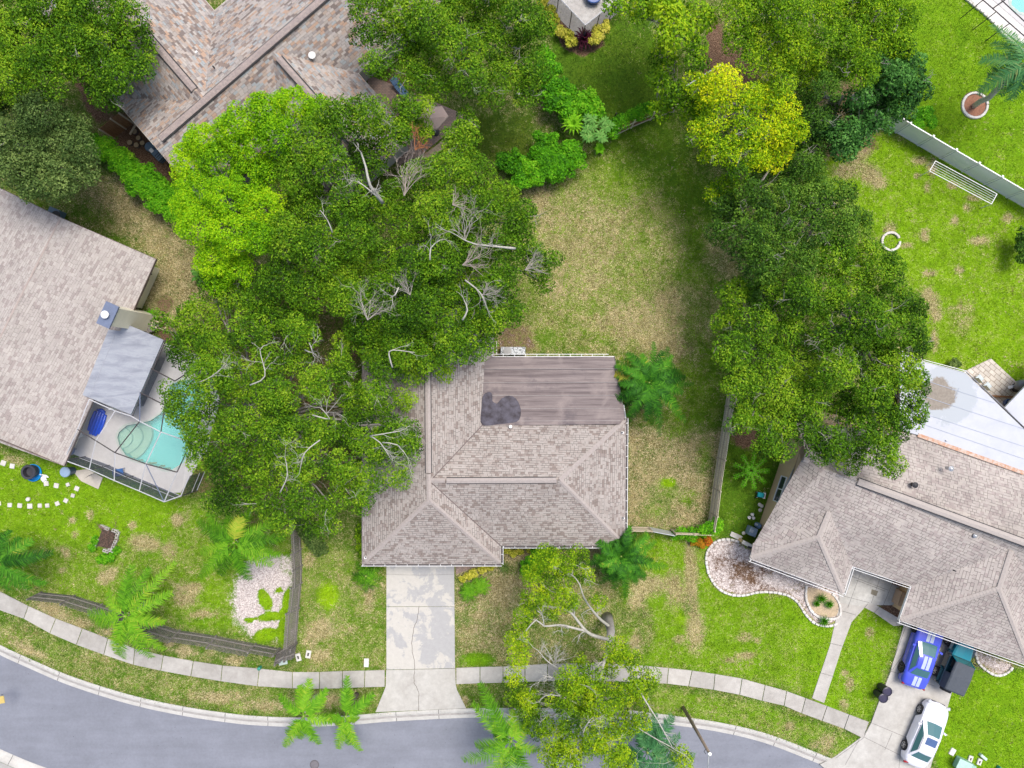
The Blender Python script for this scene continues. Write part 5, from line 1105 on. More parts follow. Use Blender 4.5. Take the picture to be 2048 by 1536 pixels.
tree('laurel_tree', 'tall olive-green laurel at the top edge beside the bright lawn', 'tree', (1740, 80), [(1700, 25, 42, 9.6, .6), (1755, 30, 44, 9.6, .62), (1800, 40, 34, 9.2, .55), (1690, 80, 38, 9.4, .5), (1745, 90, 42, 9.4, .55), (1795, 95, 30, 9, .55), (1670, 130, 34, 9, .4), (1720, 140, 38, 9, .45), (1770, 140, 26, 8.6, .4), (1760, -30, 60)], 'lime', twigs=4, sub=.52, tv=.1, tone_fn=lambda c: -.1, group=TG)
cY, _ = tree('yellow_tree', 'yellow-leaved tree leaning over the shaded lawn, brightest of all the trees', 'tree', (1480, 260), [(1395, 175, 32, 8, .5), (1440, 175, 36, 8.6, .5), (1385, 215, 34, 8, .4), (1430, 225, 34, 8.4, .45), (1490, 205, 32, 8.6, .55), (1530, 200, 34, 8.8, .65), (1565, 215, 32, 8.6, .7), (1585, 260, 32, 8.4, .75), (1540, 260, 38, 8.8, .65), (1490, 260, 40, 8.8, .55), (1400, 265, 30, 7.8, .35), (1445, 300, 34, 8, .4), (1500, 310, 34, 8.2, .5), (1550, 310, 32, 8.2, .65), (1410, 310, 20, 7.4, .4), (1440, 385, 26, 7, .25), (1470, 340, 26, 7.2, .2), (1455, 365, 22, 7, .3)], 'yellow', twigs=14, dens=.95, group=TG, bark=barkm)
tree('camphor_tree', 'dark bluish-green tree spilling over the white vinyl fence', 'tree', (1740, 215), [(1790, 110, 34, 8, .45), (1820, 130, 28, 7.8, .45), (1825, 175, 28, 7.6, .4), (1785, 165, 34, 8.2, .5), (1800, 215, 30, 7.4, .45), (1760, 205, 32, 7.8, .35), (1730, 250, 30, 7.4, .4), (1690, 270, 30, 7.2, .3), (1770, 245, 22, 6.8, .35), (1690, 300, 20, 6.6, .4), (1740, 130, 30, 8, .3), (1715, 290, 22, 6.6, .35), (1722, 190, 24, 7.4, .35), (1745, 165, 26, 7.8, .4), (1700, 225, 20, 7, .35), (1655, 260, 26, 7, .3)], 'blue', twigs=8, L=.2, group=TG, bark=brownbark)
tree('oak_tree', 'olive oak between the yellow tree and the white fence', 'tree', (1640, 230), [(1610, 200, 30, 8, .4), (1650, 180, 32, 8.4, .4), (1625, 245, 30, 7.8, .35), (1640, 290, 30, 7.4, .35), (1600, 300, 30, 7.4, .3), (1610, 340, 34, 7.6, .3), (1560, 350, 32, 7.6, .35), (1660, 220, 22, 7.4, .3), (1520, 345, 28, 7.4, .3), (1500, 385, 30, 7.6, .3)], 'deep', twigs=6, group=TG)
tree('oak_tree', 'dark fine-leaved oak right of the straw-coloured lawn, northern one', 'tree', (1600, 430), [(1455, 425, 36, 8, .3), (1510, 425, 42, 8.6, .4), (1570, 400, 44, 8.8, .45), (1630, 395, 40, 8.6, .45), (1680, 400, 34, 8, .4), (1485, 480, 42, 8.8, .35), (1545, 475, 46, 9.4, .5), (1610, 465, 46, 9.4, .5), (1670, 455, 42, 8.8, .5), (1715, 440, 30, 8, .45), (1520, 530, 42, 9.2, .4), (1590, 530, 44, 9.4, .45), (1430, 465, 24, 7.4, .3)], 'deep', twigs=14, L=.15, K=190, tv=.17, group=TG)
tree('oak_tree', 'huge bushy green oak at right, overhanging the tan house roof', 'tree', (1660, 660), [(1660, 520, 46, 9.4, .55), (1725, 510, 42, 9, .55), (1770, 540, 38, 8.6, .5), (1700, 575, 46, 9.6, .55), (1640, 600, 46, 9.8, .55), (1775, 600, 44, 9, .5), (1820, 620, 32, 8.4, .42), (1730, 640, 48, 9.8, .5), (1660, 670, 48, 10, .6), (1800, 670, 44, 9, .5), (1835, 690, 24, 8.2, .45), (1735, 710, 46, 9.6, .55), (1670, 745, 46, 9.6, .6), (1800, 740, 42, 9, .55), (1745, 780, 44, 9.2, .5), (1690, 810, 40, 9, .4), (1830, 770, 30, 8.2, .45), (1820, 825, 36, 8.2, .45), (1775, 850, 42, 8.6, .5), (1720, 860, 38, 8.6, .4), (1760, 905, 36, 8, .5), (1700, 915, 34, 8, .45), (1785, 930, 22, 7.4, .5), (1670, 880, 34, 8.2, .35)], 'oak', twigs=34, L=.15, K=190, tv=.17, tone_fn=lambda c: -.03, group=TG)
tree('oak_tree', 'bushy green oak reaching over the weathered fence at right of centre', 'tree', (1530, 760), [(1470, 590, 38, 8.4, .5), (1530, 590, 42, 8.8, .45), (1590, 600, 40, 9, .45), (1450, 640, 28, 7.8, .45), (1510, 650, 42, 9, .4), (1575, 665, 44, 9.4, .45), (1465, 700, 38, 8.6, .45), (1530, 720, 44, 9.2, .5), (1600, 735, 44, 9.4, .6), (1480, 760, 40, 8.6, .55), (1550, 780, 44, 9.2, .6), (1615, 800, 42, 9.2, .5), (1500, 820, 38, 8.6, .6), (1560, 845, 38, 8.6, .5), (1625, 860, 30, 8.4, .35), (1530, 885, 30, 7.8, .5), (1560, 900, 24, 7.6, .5), (1475, 840, 24, 8, .5), (1640, 905, 28, 8, .35)], 'oak', twigs=22, L=.15, K=190, tv=.17, group=TG)
# front yard tree with the pale forked trunk
tf, _ = tree('street_tree', 'sparse yellow-green tree with a forked pale trunk on the front lawn', 'tree', (1216, 1234), [(1090, 1115, 28, 8, .45), (1125, 1125, 30, 8, .5), (1105, 1165, 34, 8.4, .5), (1070, 1195, 32, 8, .55), (1160, 1110, 22, 7.6, .4), (1165, 1150, 22, 7.4, .35), (1130, 1200, 26, 8, .5), (1050, 1235, 26, 8, .5), (1100, 1225, 16, 7.6, .4), (1035, 1275, 26, 7.6, .5), (1035, 1315, 24, 7.6, .6), (1030, 1355, 22, 7.4, .5), (1195, 1205, 16, 6.8, .5), (1060, 1150, 20, 7.8, .5), (1230, 1300, 28, 6.8, .5), (1262, 1320, 22, 6.6, .55), (1215, 1330, 22, 6.8, .45), (1160, 1325, 16, 7, .5)], 'front', twigs=9, dens=.85, sub=.42, K=130, L=.125, tv=.2, bark=palebark, limbs=False, tm=palebark)
m = MB(); tr = [P(1214, 1234, -.1), P(1218, 1246, 1.2), P(1222, 1262, 2.6), P(1220, 1280, 3.8)]; m.tube(tr, [.42, .33, .28, .24], 12); m.build('trunk', M('grey_trunk', (.30, .28, .26), .9, 3, .4, 30, .3, .01), tf, smooth=True)
for q, r in [([(1220, 1280, 3.8), (1190, 1272, 4.4), (1172, 1262, 5), (1148, 1232, 5.6), (1135, 1220, 6), (1108, 1214, 6.4), (1085, 1212, 6.8)], .13), ([(1172, 1262, 5), (1148, 1256, 5.4), (1120, 1250, 5.8), (1088, 1252, 6.3), (1072, 1240, 6.6), (1052, 1262, 6.9)], .09), ([(1218, 1252, 2.4), (1200, 1238, 3.6), (1183, 1218, 4.6), (1168, 1195, 5.4), (1160, 1170, 6.2)], .11), ([(1220, 1280, 3.8), (1212, 1310, 5.0), (1205, 1335, 5.8), (1200, 1365, 6.4)], .16), ([(1148, 1232, 5.6), (1150, 1205, 6.2), (1145, 1185, 6.8)], .05), ([(1088, 1252, 6.3), (1085, 1232, 6.6), (1075, 1222, 6.9)], .04), ([(1222, 1275, 3.6), (1238, 1292, 4.6), (1245, 1310, 5.4)], .08)]: barelimb(tf, q, r, tw=3)
tg, _ = tree('street_tree', 'mustard-green tree spreading over the pavement, kerb and road at bottom centre', 'tree', (1178, 1372), [(1140, 1360, 32, 7.6, .5), (1185, 1358, 34, 8, .45), (1160, 1400, 36, 8.2, .5), (1210, 1400, 38, 8.2, .55), (1245, 1385, 26, 7.8, .5), (1290, 1360, 26, 7, .5), (1268, 1368, 20, 7, .45), (1285, 1440, 22, 7, .5), (1240, 1445, 34, 7.8, .6), (1120, 1400, 24, 7.8, .5), (1190, 1440, 34, 8.2, .55), (1140, 1440, 26, 7.8, .45), (1080, 1445, 30, 7.6, .4), (1110, 1475, 34, 8, .7), (1150, 1490, 34, 8, .65), (1100, 1510, 26, 7.6, .75), (1225, 1490, 34, 7.8, .65), (1190, 1485, 24, 7.8, .5), (1240, 1530, 36, 7.6, .7), (1055, 1400, 28, 7.2, .5), (1060, 1425, 22, 7.2, .4), (1275, 1395, 20, 7, .5), (1030, 1390, 20, 7, .5), (1130, 1540, 40), (1365, 1515, 20, 6, .7), (1345, 1505, 16, 6, .6)], 'front', twigs=12, dens=.9, sub=.44, K=135, L=.125, tv=.2, bark=palebark, trunk_r=.2, tm=palebark, lean=P(1180, 1395, 3.0))
for q, r in [([(1178, 1380, 5), (1130, 1345, 5.8), (1098, 1325, 6.2), (1075, 1300, 6.5)], .06), ([(1130, 1345, 5.8), (1105, 1355, 6.4), (1085, 1350, 6.6)], .05), ([(1180, 1420, 5.5), (1120, 1392, 6.8), (1090, 1392, 7.2), (1078, 1405, 7.3)], .04), ([(1262, 1350, 6), (1290, 1400, 7.4), (1315, 1440, 7.6), (1345, 1495, 7.8)], .06), ([(1165, 1470, 7), (1170, 1455, 7.6), (1180, 1440, 8)], .05)]: barelimb(tg, q, r, tw=5)
deadbrush(tf, 1110, 1335, 5.6, -.2, -1, 1.6, 6, palebark, .03)

# ---- hedges and shrubs
def shrub(name, label, cat, pts, sp, top=1.6, sub=.35, L=.14, K=120, group=None, dens=1, tv=.1, asp=.55):
    """pts: (x, y, r_px, tone, height)"""
    cx = sum(p[0] for p in pts) / len(pts); cy = sum(p[1] for p in pts) / len(pts)
    t = thing(name, label, cat, P(cx, cy, 0), 0, group); cen, rad, ton = [], [], []; m = MB()
    for p in pts:
        x, y, r = p[:3]; tn = p[3] if len(p) > 3 else .5; h = p[4] if len(p) > 4 else top; rm = r / S * (CAMH - h) / CAMH; c = P(x, y, h - .5 * min(rm, h)); c.z = h - .5 * min(rm, h)
        for k in range(int(dens * 3.0 * (rm / sub) ** 2) + 3):
            z = random.uniform(-.6, 1); a = random.uniform(0, 6.283); q = math.sqrt(1 - z * z); sc = random.uniform(.35, .95)
            cen.append((c.x + q * math.cos(a) * rm * sc, c.y + q * math.sin(a) * rm * sc, max(.12, c.z + z * min(rm, h) * .5 * sc))); rad.append(sub * random.uniform(.7, 1.2)); ton.append(tn + random.gauss(0, tv))
        g0 = P(x, y, 0); m.tube([g0 * 1.0, Vector((c.x, c.y, c.z))], [.03, .02], 5)
    m.build('stems', brownbark, t); leafcloud('foliage', cen, rad, K, L, asp, ton, LEAF[sp], t); return t
shrub('hedge', 'bright green vine-covered hedge running diagonally beside the mulched side yard', 'hedge', [(190, 290, 20), (215, 300, 22, .55), (235, 315, 24, .6), (255, 335, 26, .6), (275, 355, 26, .6), (295, 370, 26, .6), (315, 385, 26, .6), (335, 400, 26, .6), (350, 420, 22, .6), (250, 320, 24, .5), (290, 350, 26, .5), (320, 372, 24, .55), (270, 375, 18), (310, 405, 20), (345, 395, 20)], 'ivy', 1.9, tv=.12)
shrub('shrub', 'dark green shrub row along the left of the shaded lawn', 'shrub', [(1085, 140, 20, .3), (1100, 150, 24, .4), (1110, 175, 26, .35), (1125, 190, 24, .45), (1140, 200, 26, .4), (1155, 205, 22, .55), (1165, 215, 26, .5), (1175, 200, 20, .6), (1190, 225, 16, .55), (1105, 200, 22, .3), (1130, 220, 18, .35), (1090, 115, 20, .4)], 'ivy', 2.0, L=.2, K=80, tv=.14, sub=.4).name
shrub('shrub', 'rounded bright green shrub beneath the spiky bird-nest fern', 'shrub', [(1090, 285, 26, .35), (1115, 310, 30, .4), (1145, 300, 24, .4), (1080, 310, 22, .3), (1130, 335, 26, .4), (1100, 340, 22, .35), (1150, 320, 20, .4)], 'ivy', 1.8, L=.15, K=140, tv=.08)
shrub('shrub', 'loose green shrub with yellow-green leaves at the corner of the straw lawn', 'shrub', [(1030, 325, 24, .3), (1050, 340, 24, .5), (1065, 335, 18, .8), (1040, 360, 20, .3), (1070, 355, 16, .5), (1010, 320, 18, .3)], 'ivy', 1.6, L=.18, K=90, tv=.16)
shrub('vine', 'green vine sprawling along the old fence below the shaded lawn', 'vine', [(1235, 245, 14, .4), (1250, 240, 10, .5), (1265, 232, 12, .5), (1280, 226, 12, .45), (1295, 220, 14, .4), (1225, 262, 12, .4)], 'ivy', 1.6, K=90)
shrub('vine', 'bright green vine creeping over the right end of the low front fence', 'vine', [(1365, 1068, 10, .5, 1.2), (1385, 1070, 12, .5, 1.3), (1405, 1065, 12, .55, 1.5), (1420, 1060, 12, .6, 1.6), (1432, 1050, 12, .7, 1.4), (1352, 1070, 6, .5, .9)], 'ivy', 1.3, K=90)
LEAF['variegated'] = leafmat('variegated_leaf', [(.10, .16, .01), (.38, .40, .03), (.62, .58, .08), (.55, .5, .1)], .25); LEAF['orange'] = leafmat('orange_leaf', [(.12, .16, .01), (.36, .20, .01), (.50, .16, .01), (.42, .08, .02)], .2)
shrub('shrub', 'orange-leaved croton below the green vine by the stone edging', 'shrub', [(1400, 1086, 9, .5, .6), (1414, 1082, 9, .7, .6), (1388, 1086, 7, .3, .5)], 'orange', .6, .2, K=60)
shrub('shrub', 'yellow variegated bush on the left of the purple plant', 'shrub', [(1124, 62, 10, .6), (1136, 72, 12, .6), (1142, 84, 9, .5), (1110, 40, 12, .5), (1098, 22, 12, .4), (1085, 8, 10, .4)], 'variegated', .9, .22, L=.2, K=40)
shrub('shrub', 'yellow variegated bush on the right of the purple plant', 'shrub', [(1188, 78, 10, .6), (1198, 66, 13, .7), (1210, 54, 11, .7), (1195, 80, 8, .6)], 'variegated', .9, .22, L=.2, K=40)
shrub('shrub', 'vivid green rounded shrub under the front windows of the main house', 'shrub', [(1060, 1128, 15, .45), (1080, 1115, 18, .4), (1100, 1105, 12, .35), (1052, 1140, 10, .4), (1075, 1135, 14, .45)], 'ivy', 1.0, .28, K=120)
shrub('shrub', 'small yellow croton row under the front eave of the main house', 'shrub', [(1012, 1102, 6, .4), (1028, 1106, 7, .5), (1040, 1104, 6, .4), (1060, 1100, 6, .5), (1080, 1098, 6, .4)], 'variegated', .5, .15, L=.14, K=40)
shrub('shrub', 'yellow flowering clump beside the brick path', 'shrub', [(935, 1152, 7, .5), (947, 1147, 8, .6), (965, 1138, 7, .6), (980, 1132, 7, .5), (925, 1158, 6, .4)], 'variegated', .5, .15, L=.13, K=40)
shrub('shrub', 'thin yellow-green bush against the west wall of the main house', 'shrub', [(717, 1055, 6, .3), (718, 1075, 7, .3), (719, 1095, 7, .35), (720, 1110, 6, .3)], 'front', .8, .2, K=60)
shrub('shrub', 'dark green bush at the right edge of the bright garden', 'shrub', [(2046, 470, 12, .3), (2044, 495, 12, .3), (2050, 515, 12, .3), (2055, 485, 16, .3)], 'deep', 1.5, .3)
shrub('shrub', 'low green bush beside the tree by the white fence', 'shrub', [(1845, 235, 16, .4), (1860, 245, 12, .5), (1835, 250, 12, .4), (1852, 225, 12, .4)], 'ivy', 1.2, .3)
shrub('shrub', 'wispy pale bush against the white flat roof', 'shrub', [(1900, 735, 12, .8, .7), (1912, 728, 10, .7, .6)], 'greyoak', .7, .2, K=50)
shrub('shrub', 'sprawling low green bush below the twiggy live oak', 'shrub', [(620, 1075, 20, .5, 1.2), (640, 1095, 14, .6, .8), (610, 1055, 18, .5, 1.3), (560, 1040, 14, .5, 1.2)], 'greyoak', 1.2, .3)
shrub('groundcover', 'dark leafy bed of creeper around the low block planter', 'ground cover', [(190, 1080, 10, .5, .3), (185, 1095, 8, .5, .3), (205, 1118, 12, .5, .3), (232, 1100, 8, .5, .3), (222, 1115, 8, .5, .3)], 'ivy', .3, .15, L=.12, K=40)

# ---- palms
palm_g = leafmat('palm_leaf', [(.03, .11, .006), (.10, .29, .010), (.20, .42, .02), (.42, .46, .05)], .25)
palm_d = leafmat('dark_palm_leaf', [(.010, .05, .006), (.028, .12, .010), (.055, .205, .012), (.10, .29, .018), (.42, .38, .05)], .2)
palm_b = leafmat('blue_palm_leaf', [(.02, .09, .03), (.05, .18, .06), (.10, .27, .09), (.3, .3, .1)], .2)
rach = M('rachis', (.25, .30, .07), .6, 5, .2)
def frond_mesh(name, a, tip, arch=.35, W=.5, n=34, mat=None, tone=.5, parent=None, droop=.3, lw=.05):
    a, tip = Vector(a), Vector(tip); L = (tip - a).length; m_ = (a + tip) / 2 + Vector((0, 0, arch * L)); pts = []; ns = 12
    for i in range(ns + 1): t = i / ns; pts.append(a * (1 - t) ** 2 + m_ * 2 * t * (1 - t) + tip * t * t)
    m = MB(); m.tube(pts, [.028 * (1 - .75 * i / ns) for i in range(ns + 1)], 4); nb = len(m.f); tones = [tone] * nb
    for sd in (1, -1):
        for k in range(n):
            t = .14 + .86 * (k + random.random() * .6) / n; p = a * (1 - t) ** 2 + m_ * 2 * t * (1 - t) + tip * t * t; d = ((m_ - a) * (1 - t) + (tip - m_) * t).normalized()
            side = d.cross(Vector((0, 0, 1))).normalized() * sd; l = W * 1.12 * (math.sin(math.pi * min(1, t * .78 + .16)) ** .6) * random.uniform(.6, 1.2)
            dr = (side * .85 + d * random.uniform(.35, .75) + Vector((0, 0, random.uniform(-.05, .25)))).normalized(); mid = p + dr * l * .55; end = mid + (dr + Vector((0, 0, -droop * random.uniform(.6, 1.6)))).normalized() * l * .5
            wv = d * lw * random.uniform(.7, 1.1)
            m.face([p - wv * .5, p + wv * .5, mid + wv * .6, mid - wv * .6]); m.face([mid - wv * .6, mid + wv * .6, end]); tv_ = tone + random.gauss(0, .15); tones += [tv_, tv_]
    o = m.build(name, mat, parent); at = o.data.attributes.new('tone', 'FLOAT', 'FACE'); at.data.foreach_set('value', [min(1, max(0, q)) for q in tones][:len(o.data.polygons)]); return o
def palm(label, c, h, tips, base=None, mat=None, W=.5, tone=.5, trunk=.13, n=56, name='palm_tree', tipz=.75, arch=.28, cat='palm tree', lw=.048):
    """c: heart (px), tips: (px,py[,z drop]) frond ends"""
    ctr = P(*c, h); bpt = P(*base, 0) if base else Vector((ctr.x, ctr.y, 0)); t = thing(name, label, cat, bpt)
    m = MB(); tp = bez(bpt - Vector((0, 0, .1)), ctr - Vector((0, 0, .25)), 0, 6, .02); m.tube(tp, [trunk * (1.25 - .05 * i) for i in range(7)], 10); m.build('trunk', palebark if h > 3 else brownbark, t, smooth=True)
    m = MB(); m.tube([ctr - Vector((0, 0, .5)), ctr + Vector((0, 0, .15))], [trunk * .9, trunk * .35], 8); m.build('crownshaft', rach, t, smooth=True)
    for tp_ in tips:
        hz = h * tipz if len(tp_) < 3 else tp_[2]; tn = min(.62, tone + random.uniform(-.3, .2)) if len(tp_) < 4 else tp_[3]
        frond_mesh('frond', ctr + Vector((0, 0, 0)), P(tp_[0], tp_[1], max(.3, hz)), arch, W * random.uniform(.85, 1.1), n, mat or palm_g, tn, t, lw=lw)
    return t
def ringtips(cx, cy, r, n, j=.2, z=None, a0=None, tone=None):
    a0 = random.random() if a0 is None else a0; out = []
    for k in range(n):
        a = a0 + 2 * math.pi * k / n + random.uniform(-.2, .2); q = r * random.uniform(1 - j, 1 + j); e = (cx + q * math.cos(a), cy + q * math.sin(a)); out.append(e + ((z,) if z else ()))
    return out
palm('queen palm at the kerb left of the driveway apron, fronds over the road', (607, 1432), 3.6, [(620, 1358), (558, 1388), (600, 1370), (655, 1378), (650, 1395), (672, 1440), (640, 1488), (568, 1494), (575, 1470), (600, 1478), (622, 1470)], (634, 1392), tone=.6)
palm('queen palm at the kerb nearest the driveway apron', (692, 1432), 3.0, [(695, 1352), (748, 1388), (730, 1405), (642, 1435), (668, 1445), (676, 1498), (722, 1502), (700, 1490), (715, 1440), (700, 1380)], (714, 1388), tone=.62)
palm('broad queen palm overhanging the leaning fence and the pavement at lower left', (250, 1232), 4.6, [(265, 1130), (300, 1135), (352, 1125), (345, 1185), (330, 1245), (300, 1235), (215, 1180), (175, 1225), (190, 1245), (235, 1310), (248, 1318), (305, 1315), (330, 1300), (280, 1265), (255, 1160), (240, 1290)], (290, 1205), tone=.58, W=.6)
palm('large queen palm left of the white rock garden', (468, 1085), 4.2, [(395, 1040), (415, 1025), (400, 1105), (400, 1155), (440, 1150), (500, 1160), (485, 1150), (560, 1110), (570, 1075), (555, 1040), (500, 1020), (455, 1030), (480, 1035, 4.4, .95), (530, 1090), (545, 1130), (420, 1070)], (490, 1070), tone=.45, W=.62)
palm('queen palm cut off by the left edge, with one pale dried frond', (-8, 1125), 4.4, [(70, 1115), (65, 1080), (20, 1060, 3.5, .3), (5, 1065), (92, 1168), (60, 1178), (20, 1180), (-40, 1170), (105, 1105, 3.6, .2), (40, 1075), (-70, 1100)], (20, 1110), mat=palm_d, tone=.45, W=.6)
palm('tall palm in the mulch ring beside the pool at top right', (2052, 128), 6.5, [(1982, 50), (1985, 85), (1962, 120), (1955, 185), (2000, 190), (2060, 190), (2060, 30), (2110, 100), (1975, 150), (2020, 200), (2100, 160)], (1948, 212), mat=palm_b, tone=.5, W=.7, trunk=.16)
palm('palm with long pale spear fronds at the bottom edge, left of the mustard tree', (1022, 1482), 5, [(960, 1365), (945, 1405), (975, 1390), (950, 1490), (925, 1520), (960, 1560), (1015, 1600), (1065, 1560), (1080, 1500), (1060, 1440), (1030, 1420), (1000, 1540), (1045, 1530), (985, 1460)], (1022, 1418), tone=.5, W=.6)
palm('dark feathery palm at the kerb, right of the mustard-green tree', (1295, 1505), 5, [(1270, 1430), (1310, 1425), (1345, 1430), (1360, 1470), (1390, 1510), (1370, 1540), (1300, 1570), (1250, 1550), (1240, 1500), (1280, 1465), (1330, 1500), (1350, 1560), (1320, 1455)], (1290, 1432), mat=palm_b, tone=.4, W=.6)
t_ = palm('wide clumping palm at the corner of the flat rear roof', (1298, 765), 3.6, ringtips(1298, 765, 48, 10, .3, 3.9) + ringtips(1298, 765, 74, 15, .2, 3.2) + ringtips(1298, 768, 88, 18, .28, 2.0) + [(1212, 745, 2.4, .95), (1240, 715, 2.2, .8), (1330, 735, 2.8, .98), (1360, 740, 2.2, .5)], mat=palm_d, W=.42, tone=.42, n=54, lw=.05, arch=.45)
palm('dark clumping palm at the front right corner of the main house', (1242, 1112), 2.8, ringtips(1245, 1112, 40, 9, .3, 3.3) + ringtips(1245, 1112, 58, 13, .2, 2.6) + ringtips(1245, 1114, 72, 16, .28, 1.5) + [(1315, 1118, 1.5, .95), (1225, 1165, 1.6)], mat=palm_d, W=.40, tone=.45, n=50, lw=.05, arch=.45)
palm('small palm beside the white garden near the left end of the driveway', (732, 1152), 1.3, ringtips(732, 1152, 30, 11, .15, .5), mat=palm_g, W=.3, tone=.35, n=18, lw=.05, name='dwarf_palm')
def cyc(label, x, y, r, h=.9, mat=None, nf=22, tone=.45, W=.16, name='cycad', group=None):
    t = thing(name, label, 'cycad', P(x, y), 0, group)
    m = MB(); m.lathe([(.14, -.05), (.16, h * .4), (.1, h * .75)], P(x, y), 10); m.build('trunk', brownbark, t)
    for k in range(nf):
        a = 2 * math.pi * k / nf + random.uniform(-.15, .15); q = r * random.uniform(.7, 1.08); frond_mesh('frond', P(x, y, h * .75), P(x + q * math.cos(a), y + q * math.sin(a), h * random.uniform(.25, .7)), .35, W, 16, mat or palm_g, tone, t, droop=.1, lw=.03)
    return t
cyc('spiky green cycad beside the driveway, left of its twin', 938, 1182, 24, 1.0, palm_g, 22, .4)
cyc('spiky green cycad between its twin and the yellow flowers', 962, 1172, 22, 1.0, palm_g, 20, .5)
def rosette(name, label, cat, x, y, r, n, w_, h, mat, tone=.5, rise=.6, layers=2, z0=.1):
    t = thing(name, label, cat, P(x, y)); m = MB(); tones = []
    for ly in range(layers):
        for k in range(n):
            a = 2 * math.pi * (k + ly * .5) / n + random.uniform(-.12, .12); R_ = r / S * (1 - .35 * ly) * random.uniform(.85, 1.1); d = Vector((math.cos(a), math.sin(a), 0)); s_ = Vector((-d.y, d.x, 0)); c = P(x, y, 0) + Vector((0, 0, z0))
            prof = [(0, .35, 0), (.35, 1, rise * .75), (.7, .85, rise), (1, .05, rise * (.55 + .25 * ly))]; pr_ = None
            for tt, ww, zz_ in prof:
                p = c + d * R_ * tt + Vector((0, 0, h * zz_ * (1 + .4 * ly))); q = (p - s_ * w_ * ww / 2 + Vector((0, 0, .03 * ww)), p, p + s_ * w_ * ww / 2 + Vector((0, 0, .03 * ww)))
                if pr_: m.face([pr_[0], pr_[1], q[1], q[0]]); m.face([pr_[1], pr_[2], q[2], q[1]]); tv_ = tone + random.gauss(0, .1); tones += [tv_, tv_ + .06]
                pr_ = q
    o = m.build('leaves', mat, t); at = o.data.attributes.new('tone', 'FLOAT', 'FACE'); at.data.foreach_set('value', [min(1, max(0, q)) for q in tones][:len(o.data.polygons)]); return t
LEAF['purple'] = leafmat('purple_leaf', [(.025, .006, .012), (.06, .012, .025), (.11, .02, .045), (.2, .05, .08)], .15)
rosette('cordyline', 'dark purple cordyline in the corner bed between two yellow bushes', 'plant', 1167, 84, 26, 18, .12, .9, LEAF['purple'], .5, layers=3)
rosette('birds_nest_fern', 'bright lime spiky fern rosette on top of the green shrub', 'fern', 1142, 266, 24, 16, .14, .6, LEAF['ivy'], .85, layers=2, z0=1.6)
rosette('agave', 'pale green spiky agave right of the yellow flowers', 'plant', 1008, 1132, 15, 12, .07, .35, LEAF['greyoak'], .75)
rosette('banana_plant', 'small broad-leaved plant at the corner of the straw lawn below the papaya', 'plant', 1198, 300, 13, 6, .3, .5, LEAF['ivy'], .6, layers=1)
rosette('bromeliad', 'pale banana-like leaves poking out from the camphor shade above the chimney', 'plant', 412, 552, 26, 7, .28, 1.1, LEAF['blue'], .7, layers=2)
rosette('fern', 'green fern tuft between the chimney wall and the live oak', 'fern', 305, 630, 16, 10, .12, .4, LEAF['ivy'], .5)
for x, y, r, lb in [(1640, 1195, 14, 'grassy green tuft in the upper part of the gravel island bed'), (1655, 1206, 12, 'grassy green tuft in the middle of the gravel island bed'), (1645, 1240, 14, 'grassy green tuft at the lower tip of the gravel island bed'), (1630, 1205, 9, 'yellowish grass tuft at the left of the gravel island bed')]:
    rosette('grass_tuft', lb, 'plant', x, y, r, 26, .03, .35, LEAF['ivy'], .4, layers=3)
def umbrella_plant(name, label, cat, x, y, spots, h, mat, tone, nl=9, lr=.42):
    t = thing(name, label, cat, P(x, y)); m = MB(); b = P(x, y); tones = []; lm_ = MB()
    for (sx, sy, sh) in spots:
        top = P(sx, sy, sh); m.tube(bez(b, top, .1, 5, .05), .03, 5)
        for k in range(nl):
            a = 2 * math.pi * k / nl + random.uniform(-.15, .15); d = Vector((math.cos(a), math.sin(a), -.15)); s_ = Vector((-d.y, d.x, 0)); q = lr * random.uniform(.8, 1.1)
            lm_.face([top, top + d * q * .6 - s_ * q * .17, top + d * q, top + d * q * .6 + s_ * q * .17]); tones.append(tone + random.gauss(0, .12))
    m.build('stems', rach, t); o = lm_.build('leaves', mat, t); at = o.data.attributes.new('tone', 'FLOAT', 'FACE'); at.data.foreach_set('value', [min(1, max(0, q)) for q in tones][:len(o.data.polygons)])
umbrella_plant('papaya_plant', 'star-leaved papaya with bluish leaves where the two fences meet', 'plant', 1196, 258, [(1196 + random.uniform(-26, 26), 258 + random.uniform(-24, 24), random.uniform(1.8, 2.8)) for _ in range(18)], 2.5, LEAF['blue'], .75)
umbrella_plant('bushy_tree_fern', 'fresh emerald leafy plant in the narrow side yard of the tan house', 'plant', 1503, 946, [(1503 + q * math.cos(a), 942 + q * math.sin(a), 2.0 - q * .03) for a in [k * .7 for k in range(9)] for q in (8, 17, 26, 33)], 2, LEAF['ivy'], .4, 7, .24)
LEAF['creeper'] = LEAF['ivy']

